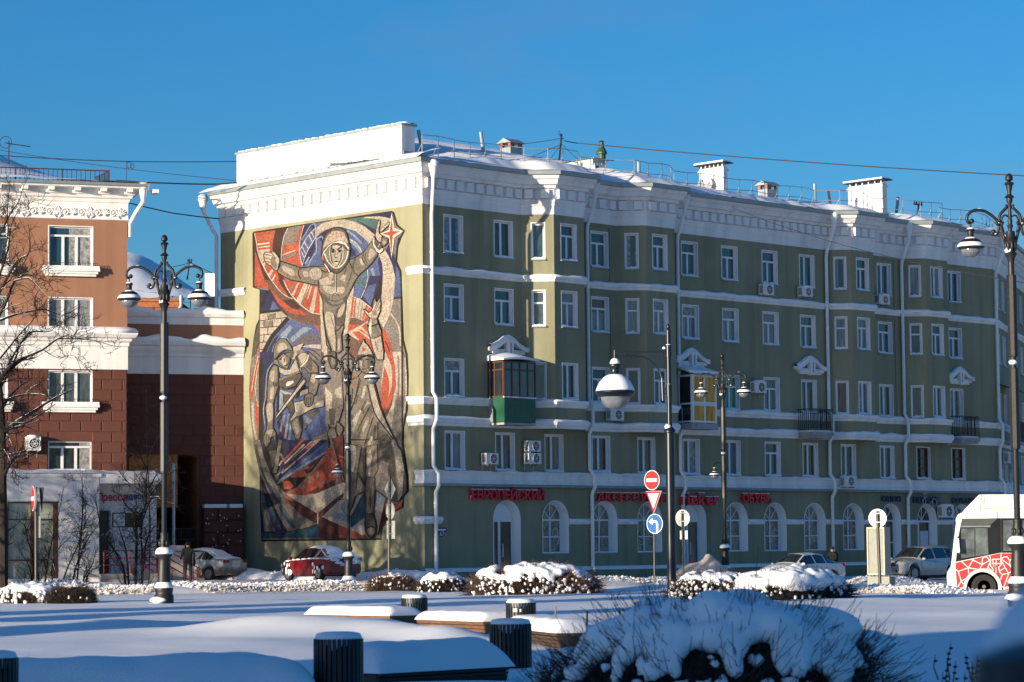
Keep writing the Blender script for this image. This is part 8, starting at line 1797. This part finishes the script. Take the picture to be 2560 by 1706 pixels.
a, za = xy(1325, 1575, 39.5); b, zb = xy(1392, 1583, 37.4); bench('shaded wooden bench under snow, half behind the near hedge', (a[0]-.35, a[1]+.9), b, .7, (za+zb)/2, .20, .19, WOODSH, 3)
a, za = xy(950, 1696, 27.2); b, zb = xy(1274, 1657, 28.6); bench('dark foreground bench under a wide quilt of snow between two bins', a, b, .8, .01, .17, .30, PLB, 4, .05, soft=.30)
a, za = xy(-260, 1720, 24.2); b, zb = xy(775, 1705, 24.6); bench('bench wholly buried in blue shaded snow at the lower left', a, b, 1.0, -.06, .1, .36, PLB, 5, .08, soft=.42)
# ================================================================== stakes, dry stems
ST = mat('stake_wood', (.20, .12, .06), .8, var=.3)
for px, y0, y1, Y, lb in ((1389, 1521, 1548, 42, 'short wooden stake standing in the snow behind the shaded bench'), (1468, 1531, 1562, 36, 'pale thin stake among the twigs left of the near hedge')):
    a, b = aty(px, y0, Y), aty(px-1, y1, Y); g = G(); g.tube([b-V((0, 0, .2)), a], [.016, .014], 6); g.tube([a, a+V((0, 0, .015))], .02, 6); o = g.build('stake', ST); tag(o, lb, 'stake')
def stems(label, pts, seed, beads=False, r=.006):
    rnd = random.Random(seed); p0 = pts[0][0]; t = thing('dry_weed', label, 'dry plant', p0, 'dry stems in the snow')
    for a, b in pts:
        g = G(); m = a.lerp(b, .5)+V((rnd.gauss(0, .02), 0, 0)); g.tube([a, m, b], [r*1.3, r, r*.5], 4)
        n = int((b-a).length/.035)
        if beads:
            for k in range(3, n): q = a.lerp(b, k/n); g.ball(q+V((rnd.gauss(0, .006), rnd.gauss(0, .006), 0)), (.016, .016, .010), 5, 3)
        else:
            for k in range(4): q = a.lerp(b, rnd.uniform(.3, .95)); g.tube([q, q+V((rnd.gauss(0, .07), rnd.gauss(0, .05), rnd.uniform(.02, .12)))], [r*.7, r*.3], 3)
        g.build('stem', TWIG, t)
Y = 68; L_ = [(1610, 1480, 1500), (1622, 1462, 1502), (1634, 1470, 1500), (1648, 1478, 1502), (1700, 1470, 1502), (1715, 1465, 1503), (1722, 1455, 1503), (1733, 1470, 1503), (1738, 1462, 1503), (1755, 1476, 1503), (1524, 1478, 1512), (1546, 1476, 1506), (1770, 1480, 1504), (1790, 1484, 1506)]
stems('cluster of dry weed stems round the foot of the hanging bell lamp', [(V((aty(x+3, yb, Y).x, Y+random.uniform(-2, 2), gz(aty(x, yb, Y).x, Y)-.05)), V((aty(x-2, yt, Y).x, Y+random.uniform(-2, 2), aty(x, yt, Y).z))) for x, yt, yb in L_], 3, r=.010)
Y = 16; L_ = [(2378, 1608, 2374, 1656), (2370, 1650, 2366, 1700), (2390, 1652, 2382, 1698), (2412, 1632, 2442, 1704), (2443, 1638, 2446, 1690), (2476, 1646, 2494, 1688), (2358, 1680, 2358, 1700), (2413, 1682, 2411, 1706), (2425, 1680, 2424, 1706), (2430, 1655, 2428, 1672), (2455, 1655, 2462, 1672), (2338, 1637, 2345, 1655), (2472, 1655, 2468, 1662)]
def lowz(x, Y): return -.12
stems('dark beaded weed stalks poking out of the shaded snow at the lower right', [(V((aty(xb, yb, 17.5).x, 17.5, aty(xb, yb, 17.5).z-.12)), aty(xt, yt, 17.5)) for xt, yt, xb, yb in L_], 5, True, .004)
# dark post end with a snow hood very close to the camera, out of focus
q = aty(2640, 1740, 2.2); SB_ = thing('snow_hooded_bollard', 'blurred dark bollard under a blue snow hood very close at the lower right corner', 'bollard', (q.x, q.y, 0)); g = G(); g.ball((q.x+.03, q.y, q.z-.02), (.10, .10, .13), 20, 12); g.build('snow', SNOWSM, SB_, smooth='all'); g = G(); g.lathe([(.07, -.2), (.07, q.z-.02), (.062, q.z+.035), (.02, q.z+.05), (0, q.z+.05)], (q.x-.012, q.y-.045, 0), 20); g.build('post', NAVYP, SB_, smooth=True)
# ================================================================== bare trees
def grow(g, gs, p, d, r, L, lev, rnd, sag=.0, minr=.006, kids=(3, 4)):
    n = 4; pts = [p]; dd = d.normalized()
    for i in range(n):
        dd = (dd+V((rnd.gauss(0, .16), rnd.gauss(0, .16), rnd.gauss(.03-sag, .13)))).normalized(); pts.append(pts[-1]+dd*L/n)
    rs = [r*(1-.5*i/n) for i in range(n+1)]; sides = 6 if r > .05 else (4 if r > .016 else 3)
    g.tube(pts, rs, sides, cap=False)
    if gs is not None and r > .013 and abs(dd.z) < .93: gs.tube([q+V((0, 0, rr*.8)) for q, rr in zip(pts, rs)], [rr*.5 for rr in rs], 3, cap=False)
    if lev <= 0: return
    for k in range(rnd.randint(*kids)):
        q = rnd.uniform(.25, 1); i = min(n-1, int(q*n)); a = pts[i].lerp(pts[i+1], q*n-i); ax = V((rnd.gauss(0, 1), rnd.gauss(0, 1), rnd.gauss(.25, .8))).normalized(); nd = (dd*.75+ax*.8).normalized(); grow(g, gs, a, nd, max(minr, rs[i]*rnd.uniform(.42, .65)), L*rnd.uniform(.5, .75), lev-1, rnd, sag, minr, kids)
def limb(g, gs, pts, r0, r1, rnd, lev, twigL, per=1.2, snow=True, minr=.009):
    rs = [r0+(r1-r0)*i/(len(pts)-1) for i in range(len(pts))]; P2 = []; R2 = []
    cm = [tuple(p) for p in pts]
    for i in range(len(pts)-1):
        for k in range(3): q = k/3; P2.append(pts[i].lerp(pts[i+1], q)); R2.append(rs[i]+(rs[i+1]-rs[i])*q)
    P2.append(pts[-1]); R2.append(rs[-1]); P2 = [P2[0]]+[(P2[i-1]+P2[i]*2+P2[i+1])/4 for i in range(1, len(P2)-1)]+[P2[-1]]
    g.tube(P2, R2, 7, cap=True)
    if snow: gs.tube([q+V((0, -.05*rr, rr*.80)) for q, rr in zip(P2, R2)], [rr*.52 for rr in R2], 5, cap=True)
    L = sum((a-b).length for a, b in zip(pts, pts[1:]))
    for k in range(int(L*per*2.4)):
        i = rnd.randrange(len(P2)-1); a = P2[i].lerp(P2[i+1], rnd.random()); d = (P2[i+1]-P2[i]).normalized(); ax = V((rnd.gauss(0, 1), rnd.gauss(0, 1), rnd.gauss(.3, .8))).normalized(); grow(g, gs, a, (d*.5+ax).normalized(), min(.024, max(.009, R2[i]*.5)), twigL*rnd.uniform(.5, 1.1), lev, rnd, .0, minr)
def pxpts(reg, s, Y, dy): 
    ox, oy, k = reg; P = [(ox+float(a.split(',')[0])/k, oy+float(a.split(',')[1])/k) for a in s.split()]
    return [aty(x, y, Y+dy*i/max(1, len(P)-1)) for i, (x, y) in enumerate(P)]
RA, RB = (0, 320, 2.306), (0, 900, 2.53); YT = 90; rnd = random.Random(4)
TREE = thing('bare_tree', 'big bare dark tree with snow-lined limbs at the left edge of the picture', 'tree', aty(8, 1480, YT))
g, gs = G(), G()
limb(g, gs, pxpts(RB, "22,1440 22,1100 18,800 18,500 8,280 -20,40", YT, 0), .17, .10, rnd, 1, .6, .4, False)
TREE_T = g.build('trunk', BARK, TREE, smooth=50)
g, gs = G(), G()
for s, dy, r0, r1 in (("20,460 110,390 200,335 330,250 460,185", -1.0, .075, .02), ("30,445 120,425 220,370 350,280", -2., .05, .014), ("20,740 60,660 90,620 130,600 180,602", -1.4, .075, .018), ("30,620 70,600 130,585", -1, .06, .02), ("10,310 60,230 120,170 190,125", 1, .06, .016), ("20,260 130,220 260,215 350,250", -.6, .035, .01), ("0,180 60,60 200,-40", .5, .06, .03), ("18,560 60,620 90,760 150,860", -1.8, .03, .008), ("40,470 70,520 90,640", -1, .03, .012)): limb(g, gs, pxpts(RB, s, YT, dy), r0, r1, rnd, 2, .8, 1.5)
for s, dy, r0, r1 in (("-10,1480 40,1385 130,1330 250,1280 330,1215 400,1190", -.8, .07, .014), ("330,1215 450,1215 560,1225 640,1255 700,1262", -1., .03, .008), ("0,1110 90,1075 190,1055 260,1045 350,1080", 1.2, .045, .012), ("-20,1110 40,1000 80,880 150,840 260,880", .5, .06, .012), ("-10,960 60,830 100,760 180,725 165,560", -.6, .055, .01), ("-10,640 60,490 110,430 135,330", -.8, .035, .008), ("40,1380 100,1270 170,1170 300,1180 360,1080", 1., .045, .01), ("-20,900 50,700 60,560 130,430", .8, .045, .01), ("0,1330 120,1180 210,1090 200,960 260,900", .6, .035, .008), ("0,780 50,620 40,480 60,300", -.4, .04, .008), ("90,880 170,860 230,930 300,1000", -1, .03, .008), ("250,1280 330,1330 430,1300 470,1400", -1, .02, .007), ("-10,1500 40,1420 110,1290 100,1200", .4, .05, .02)): limb(g, gs, pxpts(RA, s, YT, dy), r0, r1, rnd, 2, .8, 1.5)
o = g.build('crown', BARK, TREE, smooth=50, rec=False); o = gs.build('snow', SNOW, TREE, smooth='all', rec=False)
RC = (0, 1150, 4.48); RD = (200, 1160, 4.9); YS = 101
def shrub(label, strs, reg, Y, seed, r, lev=2, tw=.6, per=1.3):
    rnd = random.Random(seed); p = pxpts(reg, strs[0], Y, 0)[0]; t = thing('bare_tree', label, 'tree', p, 'bare shrubs before the pavilion'); g, gs = G(), G()
    for s in strs:
        P = pxpts(reg, s, Y, rnd.uniform(-.8, .8)); P[0] = V((P[0].x, P[0].y, min(P[0].z, .0)-.05) ) if P[0].z < .8 else P[0]; limb(g, gs, P, r, r*.28, rnd, lev, tw, per, True, .006)
    g.build('crown', BARK, t, smooth=50, rec=False); gs.build('snow', SNOW, t, smooth='all', rec=False)
shrub('bare multi-stemmed shrub left of the no-entry sign, before the pavilion window', ["360,1330 380,1110 300,870 280,700 160,740", "360,1330 340,1200 230,1030 110,900", "450,1380 420,1220 370,1040 270,820", "250,1380 290,1260 230,1200", "380,1300 430,1100 400,900"], RC, YS, 41, .032, per=2.4)
shrub('bare shrub with slanting snowy stems beside the dark window post', ["490,1370 540,1100 590,870 640,700 720,280", "600,1360 570,1230 640,1000 800,850", "680,1360 740,1240 850,1010 900,880 960,700 960,420", "500,1370 520,1200 420,920"], RC, YS, 43, .035, per=2.4)
shrub('tallest bare shrub with snow on its forks by the pavilion corner', ["800,1390 840,1240 890,1080 900,900 960,690 1060,540", "860,1380 880,1130 960,930 1060,770", "910,1390 950,1290 1030,1190 1075,1010", "930,1370 1000,1240 1130,1190", "880,1100 930,560 920,200"], RC, YS+1, 45, .04, per=2.6)
shrub('gnarled bare tree with forked trunk right in front of the pavilion entrance', ["560,1470 540,1290 470,1130 350,960 250,780 190,420", "690,1470 680,1240 690,900 700,750 780,590 820,430 760,320 580,230 480,90", "760,1470 770,1200 740,760 830,520 860,460 960,300", "720,640 640,580 540,480 500,380", "690,1220 700,900 660,800 600,620", "780,1200 800,960 930,720", "820,430 800,300 830,0", "600,1450 570,1050 480,800", "860,420 1000,400"], RD, YS+2, 47, .05, per=2.6, tw=.8)
shrub('slender bare sapling against the gateway wall behind the lamp post', ["840,1440 860,900 850,450 830,0 830,-350 810,-900", "845,300 950,100 1120,-60", "840,420 1000,200 1180,40 1240,300", "835,100 760,-60 680,-200", "832,-100 930,-260 1010,-420"], RD, YS+5, 49, .035, per=1.8, tw=.7)
# trees standing left of the picture: their bare crowns dapple the fronts
def side_tree(loc, h, seed, name='bare_tree'):
    rnd = random.Random(seed); t = thing(name, 'bare leafless tree standing beyond the left edge of the photograph', 'tree', loc, 'bare trees beyond the left edge', local=True); g = G()
    pts = [V((0, 0, -.1)), V((.1, 0, h*.2)), V((0, .1, h*.4)), V((.1, .1, h*.62)), V((.0, .0, h*.85))]; g.tube(pts, [.24, .2, .17, .11, .05], 8); g.build('trunk', BARK, t); g = G()
    for k in range(17):
        z = h*rnd.uniform(.2, .85); a = rnd.uniform(0, 2*PI); grow(g, None, V((0, 0, z)), V((math.cos(a), math.sin(a), rnd.uniform(.2, .9))), .085*(1.1-z/h)+.03, h*.34*(1.15-z/h*.6), 3, rnd, 0, .014, (3, 5))
    g.build('crown', BARK, t, rec=False); return t
s0 = side_tree((-30, 90, 0), 11.5, 61)
for x, y, rz, k in ((-27.5, 97, 1.1, 1.0), (-34, 84, 2.3, 1.2), (-37, 92, 3.6, 1.15), (-32, 101, 5.0, .9), (-26, 80, 4.1, .9), (-38, 99, 2.9, .75), (-44, 88, 1.6, 1.2)): dup(s0, (x, y, 0), rz, s=k)
def spruce(loc, h, seed):
    rnd = random.Random(seed); t = thing('shade_spruce', 'dense dark spruce added out of view to shade the snow', 'tree', loc, 'unseen spruces added for shade', local=True); g = G(); g.tube([(0, 0, -.1), (0, 0, h*.9)], [.2, .04], 7); g.build('trunk', BARK, t); g = G(); n = 11
    for i in range(n):
        z0 = h*(.06+.9*i/n); R_ = h*.2*(1-i/n)+.15; m = 18; g.add([V((0, 0, z0+h*.16))]+[V((R_*(1+.25*rnd.uniform(-1, 1)*(1 if k % 2 else .6))*math.cos(2*PI*k/m), R_*(1+.25*rnd.uniform(-1, 1))*math.sin(2*PI*k/m), z0-.12*R_-.2*(k % 2))) for k in range(m)], [(0, 1+k, 1+(k+1) % m) for k in range(m)])
    g.build('crown', mat('spruce_green', (.018, .032, .018), .9, var=.3), t, rec=False); return t
for x, y, h_, sd in ((-30, 29, 11, 1), (-33.5, 34.5, 12, 2), (-34, 39.5, 9, 3), (-41, 33, 12, 4)): spruce((x, y, 0), h_, sd)  # unseen spruces added to cast solid shadow bands on the snow
# ================================================================== block behind the photographer whose roof line shades the near snow
ln = V((math.sin(SUN_AZ), math.cos(SUN_AZ), 0)); pn = V((ln.y, -ln.x, 0)); NBO = V((-5.9, 31.2, 0))-ln*62
NB = thing('neighbour_block', 'grey flat-roofed block standing behind the camera to the left', 'building', NBO)
nbf = lambda x, y, z: NBO+ln*x+pn*y+V((0, 0, z))
g = G(); g.box(-16, 0, 0, 46, -.2, 15.0, nbf); g.build('wall', mat('block_grey', (.36, .33, .29), .9, var=.1, scale=.6), NB); g = G(); g.box(-16.2, .1, -.1, 46.2, 15.0, 15.2, nbf); g.build('roof', SNOW, NB)
q_ = G(); q_.box(-.8, .8, -.04, .03, 0, 1.6); wm_ = q_.mesh('window', [GL[0]], V((0, 0, 0))); an = math.atan2(ln.y, ln.x)
for k in range(12):
    for f_ in range(4): shared('window', wm_, NB, nbf(.02, 2.2+3.8*k, 1.6+3.3*f_), an+PI/2)

# small scattered bits that nobody could count one by one
for o in bpy.data.objects:
    if o.type == 'MESH' and o.parent and o.name.split('.')[0] in ('snow', 'snow_splash', 'relief_ornament', 'brick_pier', 'chimney_collar', 'elements', 'stay_wire', 'insulator_arm', 'flowers', 'display_ring', 'snow_guard', 'bracket', 'white_lines', 'side_louvre', 'feed_arm', 'nose_and_ears', 'eyes_and_mouth') and len(o.data.polygons) > 60: o['kind'] = 'stuff'
